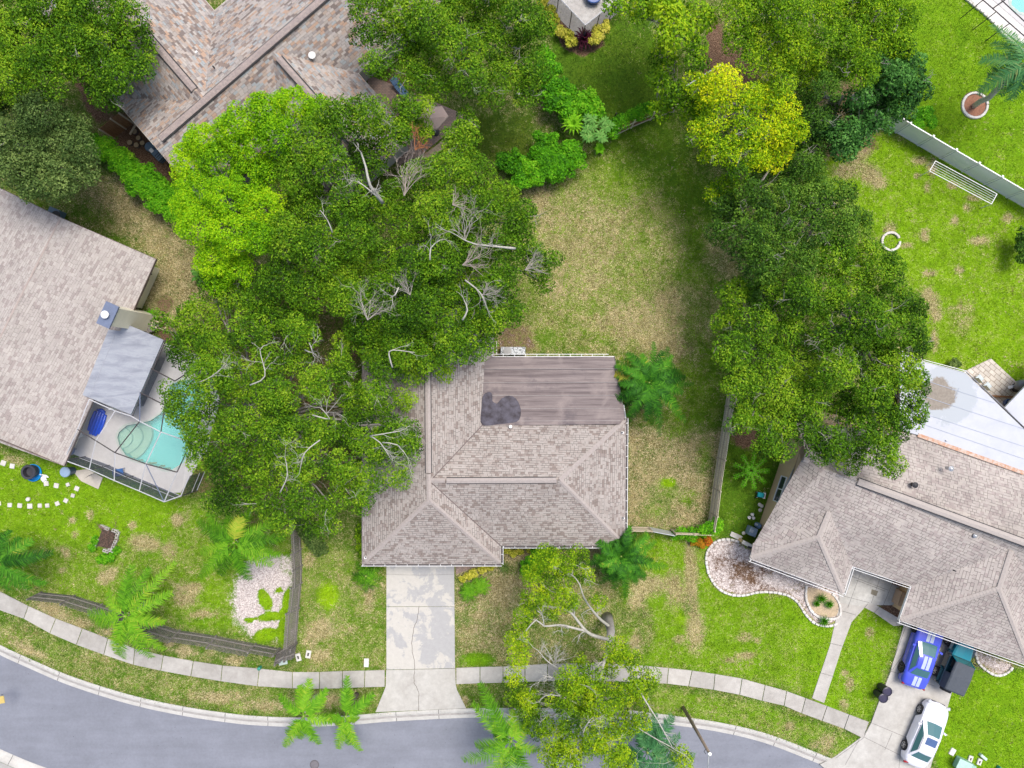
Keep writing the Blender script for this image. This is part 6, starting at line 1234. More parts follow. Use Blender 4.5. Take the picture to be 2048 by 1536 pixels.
# ================================================================ FENCES
def fence(label, base, h, bw, mats, bay=2.4, lean=0.0, gap=.012, rails=(.35, 1.5), side=1, name='wooden_fence', jit=.0, skip=(), cat='fence', leans=None, post=.1, group=None):
    pts = [P(x, y) for x, y in base]; t = thing(name, label, cat, pts[0], 0, group); seq = []
    for a, b in zip(pts, pts[1:]):
        n_ = max(1, round((b - a).length / bay))
        for k in range(n_): seq.append((a.lerp(b, k / n_), a.lerp(b, (k + 1) / n_)))
    for i, (a, b) in enumerate(seq):
        d = b - a; L = d.length; d.normalize(); nr = Vector((d.y, -d.x, 0)) * side; ln = (leans[i % len(leans)] if leans else lean); upv = (Vector((0, 0, 1)) + nr * ln).normalized(); rz = math.atan2(d.y, d.x)
        fr = Matrix((d, nr * -1 * 1, upv)).transposed() if False else Matrix((d, upv.cross(d), upv)).transposed()
        m = MB(); m.box(a + upv * (h * .52), (post, post, h * 1.06), tilt=fr); m.build('post', mats[1], t)
        if i in skip: continue
        m = MB(); n_ = int(L / bw); 
        for k in range(n_):
            hh = h * (1 + random.uniform(-jit, jit)); c = a + d * (k + .5) * L / n_ + upv * (hh / 2 + .04); yaw = Matrix.Rotation(random.uniform(-jit, jit) * .5, 3, upv) if jit else Matrix.Identity(3)
            m.box(c + nr * random.uniform(0, .006), (L / n_ - gap, .022, hh), tilt=yaw @ fr)
        m.build('board_panel', mats[0], t)
        for rzh in rails:
            m = MB(); m.box((a + b) / 2 + upv * rzh * h / 1.8 - nr * .045, (L - .02, .05, .09), tilt=fr); m.build('rail', mats[1], t)
    a, b = seq[-1]; m = MB(); m.box(b + Vector((0, 0, h * .5)), (post, post, h)); m.build('post', mats[1], t)
    return t
def wood(name, c1, c2, sc=3):
    s = NT(name); v = s.pos(); mp = s.n('ShaderNodeMapping'); mp.inputs['Scale'].default_value = (7, 7, .7); s.l(v, mp.inputs[0]); n_ = s.noise(sc, mp.outputs[0], 4, .7); b_ = s.noise(1.2, v, 3)
    s.l(s.mix(s.math('ADD', s.math('MULTIPLY_ADD', s.math('SUBTRACT', n_, .5), 3, .4, clamp=True), s.math('MULTIPLY', b_, .2)), c1, c2), s.b.inputs['Base Color']); s.b.inputs['Roughness'].default_value = .9; s.bump(n_, .006, .6); return s.m
oldw = wood('weathered_dark_wood', (.05, .045, .05), (.27, .245, .225)); oldr = wood('weathered_rail', (.10, .09, .085), (.27, .25, .225))
greyw = wood('silvered_wood', (.15, .13, .115), (.33, .30, .265)); palew = wood('bleached_lit_wood', (.54, .46, .32), (.76, .68, .52)); paler = wood('bleached_rail', (.30, .25, .18), (.50, .44, .33)); cedar = wood('cedar_wood', (.16, .075, .03), (.33, .17, .075)); cedr = wood('cedar_rail', (.42, .33, .22), (.58, .48, .36))  # palew: faded wood, colour lifted further so its shaded face looks lit
fence('dark weathered picket fence sagging along the pavement at lower left', [(84, 1184), (150, 1191), (205, 1208), (313, 1245), (360, 1260), (433, 1271), (512, 1287), (560, 1296)], 1.5, .12, (oldw, oldr), 2.3, side=1, gap=.055, jit=.03, leans=[.05, .12, .2, .1, .3, .18, .25], rails=(.5, 1.3))
fence('silvery leaning fence between the white rock garden and the front lawn', [(600, 1045), (603, 1098), (605, 1130), (604, 1165), (599, 1215), (594, 1286)], 1.6, .13, (greyw, oldr), 2.0, side=1, gap=.045, jit=.03, leans=[.1, .14, .12, .2, .3, .28], rails=(.4, 1.5))
fence('splintered short fence section folded at the corner of the rock garden', [(556, 1302), (574, 1292), (594, 1284)], 1.5, .12, (oldw, oldr), 1.5, side=1, gap=.03, jit=.05, leans=[.35, .45], rails=(.4, 1.4))
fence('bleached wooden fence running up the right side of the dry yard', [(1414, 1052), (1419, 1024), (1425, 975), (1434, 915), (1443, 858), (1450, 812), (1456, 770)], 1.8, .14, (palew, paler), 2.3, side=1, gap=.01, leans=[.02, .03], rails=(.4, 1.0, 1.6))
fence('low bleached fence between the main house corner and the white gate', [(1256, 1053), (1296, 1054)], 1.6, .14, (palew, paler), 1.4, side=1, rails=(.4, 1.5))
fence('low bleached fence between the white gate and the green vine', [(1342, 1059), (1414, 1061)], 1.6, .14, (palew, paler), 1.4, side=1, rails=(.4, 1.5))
fence('short new cedar fence with pale rails at the corner of the multicoloured roof', [(268, 247), (252, 258), (229, 277)], 1.85, .14, (cedar, cedr), 1.8, side=-1, gap=.008, rails=(.3, .9, 1.55))
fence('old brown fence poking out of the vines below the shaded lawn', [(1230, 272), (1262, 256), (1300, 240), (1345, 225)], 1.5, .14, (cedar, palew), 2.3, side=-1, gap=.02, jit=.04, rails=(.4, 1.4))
g = thing('garden_gate', 'white slatted garden gate leaning beside the front fence, right of the main house', 'gate', P(1318, 1056))
m = MB(); a, b = P(1298, 1054), P(1340, 1062); d = (b - a).normalized(); rz = math.atan2(d.y, d.x); L = (b - a).length; wg = M('gate_white', (.55, .57, .58), .5, 4, .15)
for k in range(9): m.box(a + d * (k + .5) * L / 9 + Vector((0, 0, .85)), (L / 9 - .02, .03, 1.6), rz)
m.build('board_panel', wg, g)
for z in (.3, 1.4): m = MB(); m.box((a + b) / 2 + Vector((0, -.04, z)), (L, .04, .1), rz); m.build('rail', wg, g)
# white vinyl fence
vn = thing('vinyl_fence', 'long white vinyl privacy fence dividing the two bright lawns at upper right', 'fence', P(1791, 265)); vinyl = M('vinyl_white', (.78, .79, .82), .35, 3, .04)
vp = [P(1700, 196), P(1745, 235), P(1791, 265), P(1863, 308), P(1906, 333), P(1949, 358), P(1994, 385), P(2040, 412), P(2086, 439)]
vp = [vp[0], vp[0].lerp(vp[2], .5)] + [P(1791 + 44.3 * k, 265 + 25.9 * k) for k in range(0, 8)]
for i, (a, b) in enumerate(zip(vp, vp[1:])):
    d = (b - a); L = d.length; d.normalize(); rz = math.atan2(d.y, d.x)
    m = MB(); m.box(a + Vector((0, 0, .93)), (.11, .11, 1.86), rz); m.box(a + Vector((0, 0, 1.9)), (.14, .14, .05), rz); m.build('post', vinyl, vn)
    m = MB(); m.box((a + b) / 2 + Vector((0, 0, .92)), (L - .12, .03, 1.6), rz); m.build('panel', vinyl, vn)
    for z in (.12, 1.74): m = MB(); m.box((a + b) / 2 + Vector((0, 0, z)), (L - .12, .07, .13), rz); m.build('rail', white, vn)
    m = MB(); nrm = Vector((-d.y, d.x, 0)); m.box(a + d * .075 - nrm * .02 + Vector((0, 0, .92)), (.03, .05, 1.6), rz); m.build('joint_channel', M('channel_grey', (.20, .23, .33), .5), vn)
# clothes airer
ca_ = thing('clothes_airer', 'white wire clothes-drying rack on the bright lawn in front of the white fence', 'drying rack', P(1925, 365)); q = [P(1871, 322, 1.1), P(1859, 342, 1.1), P(1983, 408, 1.1), P(1994, 388, 1.1)]
for a, b in zip(q, q[1:] + q[:1]): m = MB(); m.tube([a, b], .03, 6); m.build('frame_rail', white, ca_)
for k in range(1, 5): m = MB(); m.tube([q[0].lerp(q[1], k / 5), q[3].lerp(q[2], k / 5)], .013, 5); m.build('line', white, ca_)
for a in (q[0], q[1], q[2], q[3]): m = MB(); m.tube([Vector((a.x, a.y, 0)), a], .025, 6); m.build('leg', white, ca_)
rl_ = thing('handrail', 'white metal rail sticking out beside the yellow tree over the shaded lawn', 'rail', P(1373, 172)); m = MB(); m.tube([P(1349, 186, 1.0), P(1400, 155, 1.0), P(1440, 130, 1.0)], .05, 6); m.build('top_bar', white, rl_)
for x, y in ((1352, 184), (1430, 137)): m = MB(); p = P(x, y, 1.0); m.tube([p, (p.x, p.y, 0)], .035, 5); m.build('post', white, rl_)
# iron arch near the chimney
ga = thing('garden_trellis', 'small brown garden trellis behind the patio roof beside the chimney', 'trellis', P(320, 655))
for a, b in (((306, 640, 1.9), (334, 650, 1.9)), ((303, 652, 1.9), (328, 660, 1.9)), ((306, 640, 1.9), (303, 652, 1.9)), ((334, 650, 1.9), (328, 660, 1.9)), ((315, 643, 1.9), (311, 655, 1.9)), ((325, 647, 1.9), (320, 658, 1.9))): m = MB(); m.tube([P(*a), P(*b)], .03, 5); m.build('slat', cedr, ga)
for a in ((306, 640, 1.9), (334, 650, 1.9), (303, 652, 1.9), (328, 660, 1.9)): m = MB(); p = P(*a); m.tube([p, (p.x, p.y, 0)], .03, 5); m.build('post', cedr, ga)
m = MB(); 
sh = thing('storage_shelf', 'dark slatted bench behind the patio roof, below the trellis', 'bench', P(303, 662)); 
for k in range(4): m = MB(); a = P(291 + k * 5, 668 - k * 2, .6); b = P(306 + k * 5, 640 + k * 0 + 6, .6); m.box((a + b) / 2, ((b - a).length, .12, .04), math.atan2((b - a).y, (b - a).x)); m.build('slat', oldw, sh)
for x, y in ((293, 668), (310, 648)): m = MB(); m.box(P(x, y, .3), (.08, .08, .56)); m.build('leg', oldw, sh)

# ================================================================ VEHICLES
def loft(m, secs, close=True):
    b = len(m.v); n_ = len(secs[0])
    for s_ in secs: m.v += [tuple(p) for p in s_]
    for i in range(len(secs) - 1):
        for k in range(n_): m.f.append([b + i * n_ + k, b + i * n_ + (k + 1) % n_, b + (i + 1) * n_ + (k + 1) % n_, b + (i + 1) * n_ + k]); m.mi.append(0)
    m.f.append([b + k for k in range(n_)][::-1]); m.mi.append(0); m.f.append([b + (len(secs) - 1) * n_ + k for k in range(n_)]); m.mi.append(0)
def interp(tab, x):
    for (x0, *a), (x1, *b) in zip(tab, tab[1:]):
        if x <= x1: t = max(0, (x - x0) / (x1 - x0)); t = t * t * (3 - 2 * t) if False else t; return [p + (q - p) * t for p, q in zip(a, b)]
    return tab[-1][1:]
tyre_m = M('tyre_rubber', (.02, .02, .021), .8, 6, .2); rim_m = M('alloy_rim', (.45, .46, .48), .3, 5, .1, metal=.7); carglass = NT('car_glass'); carglass.b.inputs['Base Color'].default_value = (.045, .14, .15, 1); carglass.b.inputs['Roughness'].default_value = .12; carglass.b.inputs['Specular IOR Level'].default_value = 1.0; carglass.b.inputs['Coat Weight'].default_value = 0; carglass = carglass.m  # teal glass base colour stands in for reflected sky
darkrim = M('dark_rim', (.07, .07, .075), .35, 5, .1, metal=.5)
def wheel(t, x, y, r, w_, rim=rim_m, spokes=5):
    sd = 1 if y > 0 else -1; Mx = Matrix.Rotation(-sd * math.pi / 2, 3, 'X')
    m = MB(); m.lathe([(r * .64, -w_ / 2), (r * .92, -w_ / 2), (r, -w_ * .3), (r, w_ * .3), (r * .93, w_ / 2), (r * .66, w_ / 2), (r * .62, w_ * .3)], (x, y, r), 28, Mx); w_o = m.build('wheel', tyre_m, t, smooth=False, local=True)
    m = MB(); m.lathe([(r * .64, -.02), (r * .64, w_ * .42), (r * .58, w_ * .40), (r * .57, w_ * .25), (.01, w_ * .25)], (x, y, r), 24, Mx); m.build('rim', darkrim, w_o, local=True)
    m = MB()
    for k in range(spokes):
        a = 2 * math.pi * k / spokes; c = Vector((math.cos(a) * r * .32, sd * w_ * .38, math.sin(a) * r * .32)); m.box(Vector((x, y, r)) + c, (r * .62, .03, r * .15), tilt=Matrix.Rotation(-a, 3, 'Y'))
    m.lathe([(r * .14, w_ * .3), (r * .12, w_ * .45)], (x, y, r), 12, Mx)
    m.lathe([(r * .58, w_ * .40), (r * .64, w_ * .44), (r * .65, w_ * .40)], (x, y, r), 24, Mx) if False else None
    m.build('spokes', rim, w_o, local=True)
    m = MB(); n_ = 24
    for k in range(n_):
        a0, a1 = 2 * math.pi * k / n_, 2 * math.pi * (k + 1) / n_; q = lambda a, rr, yy: (x + math.cos(a) * rr, y + sd * yy, r + math.sin(a) * rr)
        m.face([q(a0, r * .57, w_ * .42), q(a1, r * .57, w_ * .42), q(a1, r * .65, w_ * .46), q(a0, r * .65, w_ * .46)])
    m.build('rim_lip', rim, w_o, local=True)
    return w_o
def quadplate(m, p, off):
    p = [Vector(q) for q in p]; n_ = (p[1] - p[0]).cross(p[2] - p[0]).normalized(); c = sum(p, Vector()) / len(p)
    if n_.z < 0 and abs(n_.z) > .3: n_ = -n_
    return [q + n_ * off for q in p]
def sedan(name, label, loc, ang, body, L=4.75, W=1.84, prof=None, cab=None, stripes=None, wb=2.75, wr=.33, sunroof=False, darkwin=False, rim=rim_m, group=None, spokes=5):
    t = thing(name, label, 'car', loc, ang, group); hw = W / 2
    # station table: x, half width, belt(top) height, shoulder height, bottom
    n_ = 44; secs = []
    for i in range(n_ + 1):
        u = i / n_; u = .5 - .5 * math.cos(math.pi * u); x = -L / 2 + L * u; w_, zt, zs, zb = interp(prof, x)
        for wx in (wb / 2, -wb / 2):
            dxx = abs(x - wx)
            if dxx < wr + .07: zb = max(zb, math.sqrt(max(0, (wr + .07) ** 2 - dxx * dxx)) + wr * .98)
        zb = min(zb, zs - .06)
        half = [(0, zt), (.35 * w_, zt - .004), (.68 * w_, zt - .022), (.86 * w_, zt - .055), (.95 * w_, zs + .02), (w_, zs - .09), (w_ * .995, (zs + zb) / 2 - .02), (w_ * .96, zb), (.5 * w_, zb)]
        ring = [(x, y, z) for y, z in half] + [(x, -y, z) for y, z in half[::-1][:-1]] ; ring = ring[:-0 or None]
        secs.append(ring)
    m = MB(); loft(m, secs); b = m.build('body', body, t, smooth=True, local=True)
    try:
        b.data.set_sharp_from_angle(angle=R(42))
    except Exception: pass
    m = MB(); m.box((0, 0, .32), (L * .9, W * .78, .3)); m.build('chassis', darkm, t, local=True)
    # cabin hull
    xb0, xb1, xr0, xr1, zb, zr, wbt, wrf = cab   # base rear, base front, roof rear, roof front
    def ring(xa, xc, wy, z, rnd): return [(xa, -wy * .72, z), (xa + rnd, -wy, z), ((xa + xc) / 2, -wy * 1.03, z), (xc - rnd * 1.3, -wy, z), (xc, -wy * .7, z), (xc + .03, 0, z), (xc, wy * .7, z), (xc - rnd * 1.3, wy, z), ((xa + xc) / 2, wy * 1.03, z), (xa + rnd, wy, z), (xa, wy * .72, z), (xa - .02, 0, z)]
    r0 = ring(xb0, xb1, wbt, zb, .10); r1 = ring(xr0 - .03, xr1 + .03, wrf * 1.0, zr - .05, .10); r2 = ring(xr0 + .08, xr1 - .08, wrf * .84, zr, .12)
    m = MB(); bb = len(m.v); m.v += r0 + r1 + r2
    for lv in range(2):
        for k in range(12): m.f.append([bb + lv * 12 + k, bb + lv * 12 + (k + 1) % 12, bb + (lv + 1) * 12 + (k + 1) % 12, bb + (lv + 1) * 12 + k]); m.mi.append(0)
    cx = (xr0 + xr1) / 2; m.v.append((cx, 0, zr + .025)); ci = len(m.v) - 1
    for k in range(12): m.f.append([bb + 24 + k, bb + 24 + (k + 1) % 12, ci]); m.mi.append(0)
    cb = m.build('cabin', body, t, smooth=True, local=True)
    try: cb.data.set_sharp_from_angle(angle=R(30))
    except Exception: pass
    V0, V1 = [Vector(p) for p in r0], [Vector(p) for p in r1]
    def pane(idx, lo, hi, e0, e1, nm):
        m = MB(); a = [V0[i].lerp(V1[i], lo) for i in idx]; b_ = [V0[i].lerp(V1[i], hi) for i in idx]
        a[0] = a[0].lerp(a[1], e0); a[-1] = a[-1].lerp(a[-2], e1); b_[0] = b_[0].lerp(b_[1], e0); b_[-1] = b_[-1].lerp(b_[-2], e1)
        c = Vector(((xr0 + xr1) / 2, 0, .6))
        for k in range(len(idx) - 1):
            q = [a[k], a[k + 1], b_[k + 1], b_[k]]; nn = (q[1] - q[0]).cross(q[3] - q[0]).normalized(); nn = nn if nn.dot(q[0] - c) > 0 else -nn; m.face([x_ + nn * .008 for x_ in q])
        return m.build(nm, carglass, t, local=True)
    pane([3, 4, 5, 6, 7], .06, .97, .75, .75, 'windshield'); pane([9, 10, 11, 0, 1], .08, .95, .7, .7, 'rear_window')
    pane([1, 2, 3], .10, .92, .06, .06, 'side_window'); pane([7, 8, 9], .10, .92, .06, .06, 'side_window')
    for sd in (1, -1):
        for wx in (wb / 2, -wb / 2): wheel(t, wx, sd * (hw - .10), wr, .22, rim, spokes)
        m = MB(); xx = xb1 - .42; m.box((xx, sd * (hw + .035), zb + .0), (.13, .22, .12), tilt=Matrix.Rotation(sd * .3, 3, 'Z')); m.build('side_mirror', body, t, local=True)
        m = MB()
        m.tube([(xr0 + .1, sd * wrf * .98, zr - .035), (xr1 - .1, sd * wrf * .98, zr - .035)], .012, 5); m.build('roof_trim', darkm, t, local=True)
        m = MB(); m.box((xx - .55, sd * (hw + .005), .78), (.16, .025, .03)); m.build('door_handle', body, t, local=True)
    if sunroof: m = MB(); m.box(((xr0 + xr1) / 2 + .28, 0, zr + .022), (.52, .78, .02)); m.build('sunroof', M('sunroof_glass', (.06, .11, .24), .08, spec=.8), t, local=True)
    if stripes:
        sm_ = stripes
        for sd in (1, -1):
            for (xa, xc, fn) in ((xb1 + .04, L / 2 - .1, lambda x: interp(prof, x)[1]), (-L / 2 + .06, xb0 - .05, lambda x: interp(prof, x)[1]), (xr0, xr1, lambda x: zr + .022 - .0 * x)):
                m = MB(); nn = 8; pr = None
                for k in range(nn + 1):
                    x = xa + (xc - xa) * k / nn; z = fn(x) + .007; z2 = z - .004
                    if fn(0) > 1.2: z = zr + .012 + .022 * (1 - abs(x - (xr0 + xr1) / 2) / ((xr1 - xr0) / 2)) + .004; z2 = z - .008
                    q = ((x, sd * .03, z), (x, sd * .27, z2))
                    if pr: m.face([pr[0], q[0], q[1], pr[1]] if sd < 0 else [pr[0], pr[1], q[1], q[0]])
                    pr = q
                m.build('racing_stripe', sm_, t, local=True)
    for sd in (1, -1):
        m = MB(); m.box((L / 2 - .16, sd * hw * .72, .70), (.2, .36, .12), tilt=Matrix.Rotation(-sd * .45, 3, 'Z'), bev=.02); m.build('headlight', M('lamp_lens', (.5, .52, .55), .1), t, local=True)
        m = MB(); m.box((-L / 2 + .10, sd * hw * .70, .84), (.12, .38, .12), tilt=Matrix.Rotation(sd * .3, 3, 'Z'), bev=.02); m.build('tail_light', M('tail_lens', (.28, .01, .015), .2), t, local=True)
    m = MB(); m.box((L / 2 - .03, 0, .55), (.06, W * .5, .18)); m.build('grille', darkm, t, local=True)
    return t
wpaint = paint('white_paint', (.72, .72, .78), .22); bpaint = paint('blue_paint', (.06, .085, .62), .2); tpaint = paint('teal_paint', (.0, .18, .24), .25); dteal = paint('dark_teal_paint', (.008, .035, .05), .25)
silver = paint('stripe_silver', (.42, .48, .58), .3)
profW = [(-2.40, .35, .78, .66, .36), (-2.34, .62, .88, .72, .32), (-2.2, .78, .96, .78, .28), (-1.9, .88, 1.02, .86, .24), (-1.3, .915, 1.03, .90, .22), (0, .92, 1.0, .90, .20), (1.1, .915, .97, .86, .20), (1.6, .90, .91, .80, .22), (1.95, .86, .85, .74, .24), (2.15, .77, .79, .68, .26), (2.28, .62, .73, .62, .28), (2.36, .42, .66, .57, .32), (2.40, .2, .60, .54, .36)]
sedan('parked_car', 'white four-door sedan with sunroof parked across the pavement on the tan house driveway', P(1841, 1459), math.atan2(71, 31) , wpaint, 4.76, 1.84, profW, (-1.75, 1.02, -1.12, .12, .99, 1.44, .80, .60), sunroof=True, group='cars parked on the tan house driveway')
profB = [(-2.45, .70, .88, .74, .36), (-2.35, .86, 1.02, .84, .30), (-1.8, .93, 1.08, .92, .26), (-1.0, .95, 1.06, .95, .24), (0, .93, 1.02, .92, .22), (1.0, .95, 1.02, .90, .22), (1.8, .94, .98, .86, .24), (2.3, .88, .90, .78, .28), (2.45, .78, .80, .68, .34)]
sedan('parked_car', 'blue muscle coupe with twin silver racing stripes, nose under the garage eave', P(1834, 1298), math.atan2(300, 100), bpaint, 4.95, 1.9, profB, (-1.6, .85, -.95, -.02, 1.04, 1.42, .80, .60), stripes=silver, wr=.36, wb=2.95, rim=darkrim, group='cars parked on the tan house driveway')
# off-roader: squared tub, round-nosed hood, soft top, outboard wheels
jp = thing('parked_jeep', 'teal open-sided off-road vehicle with black soft top beside the blue coupe', 'off-road car', P(1899, 1316), math.atan2(60, 25), 'cars parked on the tan house driveway')
softm = M('soft_top_vinyl', (.06, .07, .085), .75, 4, .2, 60, .15, .004)
m = MB(); loft(m, [[(x, y, z) for y, z in ((w_, .5), (w_, zt - .04), (w_ - .05, zt), (-w_ + .05, zt), (-w_, zt - .04), (-w_, .5))] for x, w_, zt in ((-1.85, .74, 1.02), (-1.8, .76, 1.05), (.45, .76, 1.05), (.47, .76, 1.08))]); m.build('body', dteal, jp, local=True)
m = MB(); loft(m, [[(x, y, z) for y, z in ((w_, .6), (w_, zt - .07), (w_ - .10, zt), (0, zt + .02), (-w_ + .10, zt), (-w_, zt - .07), (-w_, .6))] for x, w_, zt in ((.45, .70, 1.12), (1.2, .62, 1.10), (1.62, .56, 1.06), (1.7, .54, 1.0))]); m.build('hood', tpaint, jp, local=True)
for sd in (1, -1):
    for wx in (1.17, -1.17):
        m = MB(); pr = [(wx - .62, .62), (wx - .45, .86), (wx + .4, .88), (wx + .58, .66)]
        for a, b_ in zip(pr, pr[1:]):
            m.face([(a[0], sd * .72, a[1]), (b_[0], sd * .72, b_[1]), (b_[0], sd * .92, b_[1] - .01), (a[0], sd * .92, a[1] - .01)]); m.face([(a[0], sd * .92, a[1] - .01), (b_[0], sd * .92, b_[1] - .01), (b_[0], sd * .92, b_[1] - .07), (a[0], sd * .92, a[1] - .07)])
        m.build('fender', dteal, jp, local=True); wheel(jp, wx, sd * .80, .37, .26, rim_m, 6)
    m = MB(); m.box((-.2, sd * .765, .80), (.9, .03, .4)); m.build('door', dteal, jp, local=True)
    m = MB(); m.tube([(.42, sd * .88, 1.12), (.40, sd * .98, 1.25)], .03, 6); m.box((.38, sd * 1.0, 1.27), (.05, .16, .2)); m.build('side_mirror', darkm, jp, local=True)
    m = MB(); m.tube([(.42, sd * .70, 1.08), (.18, sd * .66, 1.72)], .04, 6); m.build('windshield_pillar', tpaint, jp, local=True)
    m = MB(); m.box((-.1, sd * .3, .85), (.5, .45, .5)); m.build('seat', darkm, jp, local=True)
    m = MB(); m.box((1.72, sd * .33, .88), (.05, .2, .2)); m.build('headlight', MATS['lamp_lens'], jp, local=True)
m = MB(); m.face([(.42, -.68, 1.10), (.42, .68, 1.10), (.19, .64, 1.68), (.19, -.64, 1.68)]); m.build('windshield', carglass, jp, local=True)
m = MB(); loft(m, [[(x, y, z) for y, z in ((w_, z0), (w_, zt - .08), (w_ - .07, zt - .01), (0, zt + .02), (-w_ + .07, zt - .01), (-w_, zt - .08), (-w_, z0))] for x, w_, zt, z0 in ((-1.9, .72, 1.68, 1.04), (-1.82, .73, 1.75, 1.04), (-.8, .73, 1.8, 1.04), (-.75, .73, 1.8, 1.62), (.2, .70, 1.76, 1.62))]); m.build('soft_top', softm, jp, local=True)
m = MB(); m.lathe([(.2, -.11), (.36, -.1), (.37, 0), (.36, .1), (.2, .11)], (-2.02, .1, .95), 24, Matrix.Rotation(math.pi / 2, 3, 'Y')); m.build('spare_tyre', tyre_m, jp, local=True)
m = MB(); m.box((1.85, 0, .55), (.14, 1.4, .16)); m.build('bumper', darkm, jp, local=True)
m = MB(); m.box((0, 0, .45), (3.2, 1.1, .2)); m.build('chassis', darkm, jp, local=True)

# ================================================================ SMALL OBJECTS
def wheelie(x, y, label, hx, hy):
    t = thing('rubbish_bin', label, 'bin', P(x, y), 0, 'black bins on the driveway'); bl = M('bin_black', (.022, .02, .035), .45, 5, .1)
    m = MB(); m.lathe([(.22, 0), (.26, .2), (.30, .95), (.34, .97), (.34, 1.0), (.30, 1.0), (.28, .8)], P(x, y), 24); m.build('body', bl, t)
    m = MB(); m.lathe([(.29, .985), (.24, 1.0), (.22, .985), (.05, .99)], P(x, y), 24); m.build('lid', M('bin_lid', (.035, .03, .06), .35), t)
    m = MB(); p = P(x, y); m.tube([p + Vector((.30, .1, .95)), p + Vector((.42, .05, .97)), p + Vector((.42, -.1, .97)), p + Vector((.30, -.14, .95))], .02, 6); m.build('handle', M('bin_grey', (.3, .3, .3), .5), t)
wheelie(1760, 1371, 'black round rubbish bin on the driveway, the one nearer the garage', 0, 0); wheelie(1752, 1384, 'black round rubbish bin at the lawn edge, the one nearer the road', 0, 0)
bb = thing('storage_barrel', 'grey-blue lidded round bin on the concrete pad beside the pool cage', 'bin', P(146, 941)); m = MB(); m.lathe([(.26, 0), (.32, .8), (.33, .82)], P(146, 941), 20); m.build('body', paint('bin_slate', (.05, .09, .16), .5, .1), bb); m = MB(); m.lathe([(.36, .82), (.37, .9), (.33, .96), (.05, 1.0)], P(146, 941), 20); m.build('lid', paint('bin_pale', (.24, .34, .47), .5, .1), bb)
hp = thing('hose_pot', 'black round pot standing in a bright blue paddling tray on the left lawn', 'pot', P(69, 942)); m = MB(); m.lathe([(.40, .03), (.50, .62), (.53, .66), (.50, .70), (.36, .69), (.33, .35), (.01, .33)], P(69, 942), 28); m.build('pot', M('pot_black', (.035, .035, .045), .5, 4, .2), hp); m = MB(); m.lathe([(.56, .0), (.62, .16), (.58, .16), (.52, .04), (.01, .04)], P(69, 945), 28); m.build('tray', paint('tray_blue', (.0, .24, .62), .4, .2), hp)
hr = thing('hose_reel', 'white hose reel lying on the grass beside the black pot', 'hose reel', P(87, 953)); m = MB(); m.lathe([(.14, .02), (.20, .08), (.14, .14)], P(88, 957), 16); m.build('drum', white, hr); m = MB(); m.tube([P(80, 949, .1), P(92, 951, .15), P(97, 955, .1)], .05, 6); m.build('frame', white, hr); m = MB(); m.tube([P(88 + 5 * math.cos(a / 3), 958 + 6 * math.sin(a / 3), .06) for a in range(19)], .025, 5); m.build('hose', white, hr)
stn = crete('paving_stone', (.48, .46, .42), (.60, .58, .54), .3)
m = MB(); m.box((0, 0, .02), (.36, .36, .08), bev=.02); s0 = m.build('stepping_stone', stn)
for i, (x, y, a, k) in enumerate([(7, 926, -.35, 1.05), (25, 932, -.15, .95), (93, 967, .1, .95), (113, 971, -.2, .95), (136, 969, .4, .7), (154, 977, -.4, .9), (146, 991, -.3, .75), (132, 1001, -.5, .85), (115, 1007, .4, .85), (95, 1011, .1, .8), (80, 1011, 0, .8), (60, 1012, 0, 1.0), (40, 1011, -.1, .9), (20, 1010, 0, .85), (-2, 1007, .1, .85)]):
    o = s0 if i == 0 else s0.copy()
    if i: C.objects.link(o)
    o.location = P(x, y); o.rotation_euler = (0, 0, a); o.scale = (k, k, 1); tag(o, 'pale square stepping stone in the curved path across the left lawn', 'stepping stone', 'stepping stones across the left lawn')
gn = thing('garden_ornament', 'small white round ornament beside the stepping stones', 'ornament', P(58.5, 998)); m = MB(); m.lathe([(.12, 0), (.16, .12), (.13, .2), (.06, .22)], P(58.5, 998), 14); m.build('bowl', stn, gn)
# block planter of twigs
pl = thing('block_planter', 'raised bed of hollow concrete blocks filled with dead brown stems', 'planter', P(213, 1076)); blk = crete('block_concrete', (.42, .40, .37), (.55, .53, .50), .2)
def hollow(x, y, a, h, par, sx=.40, sy=.20):
    m = MB(); c = P(x, y); Rm = Matrix.Rotation(a, 3, 'Z')
    for dx, dy, lx, ly in ((0, sy / 2 - .018, sx, .036), (0, -sy / 2 + .018, sx, .036), (sx / 2 - .018, 0, .036, sy - .072), (-sx / 2 + .018, 0, .036, sy - .072), (0, 0, .036, sy - .072)): m.box(c + Rm @ Vector((dx, dy, h / 2)), (lx, ly, h), a)
    o = m.build('block', blk, par)
for x, y, a in [(208, 1053, -.35), (215, 1056, -.35), (232, 1061, -.35), (237, 1068, 1.2), (234, 1080, 1.2), (229, 1092, 1.2), (224, 1100, -.35), (214, 1101, -.35), (192, 1090, 1.2), (196, 1082, 1.2)]: hollow(x, y, a, .2, pl)
m = MB(); m.prism([(p.x, p.y) for p in PL([(207, 1055), (232, 1064), (222, 1098), (194, 1090)])], -.02, .1); m.build('soil', M('dark_soil', (.06, .04, .03), .95), pl)
for k in range(16): m = MB(); twig(m, P(random.uniform(205, 228), random.uniform(1058, 1095), .15), Vector([random.gauss(0, 1), random.gauss(0, 1), .5]), random.uniform(.4, .8), .018, 2); m.build('dead_stem', M('dead_stem_brown', (.20, .12, .09), .9), pl)
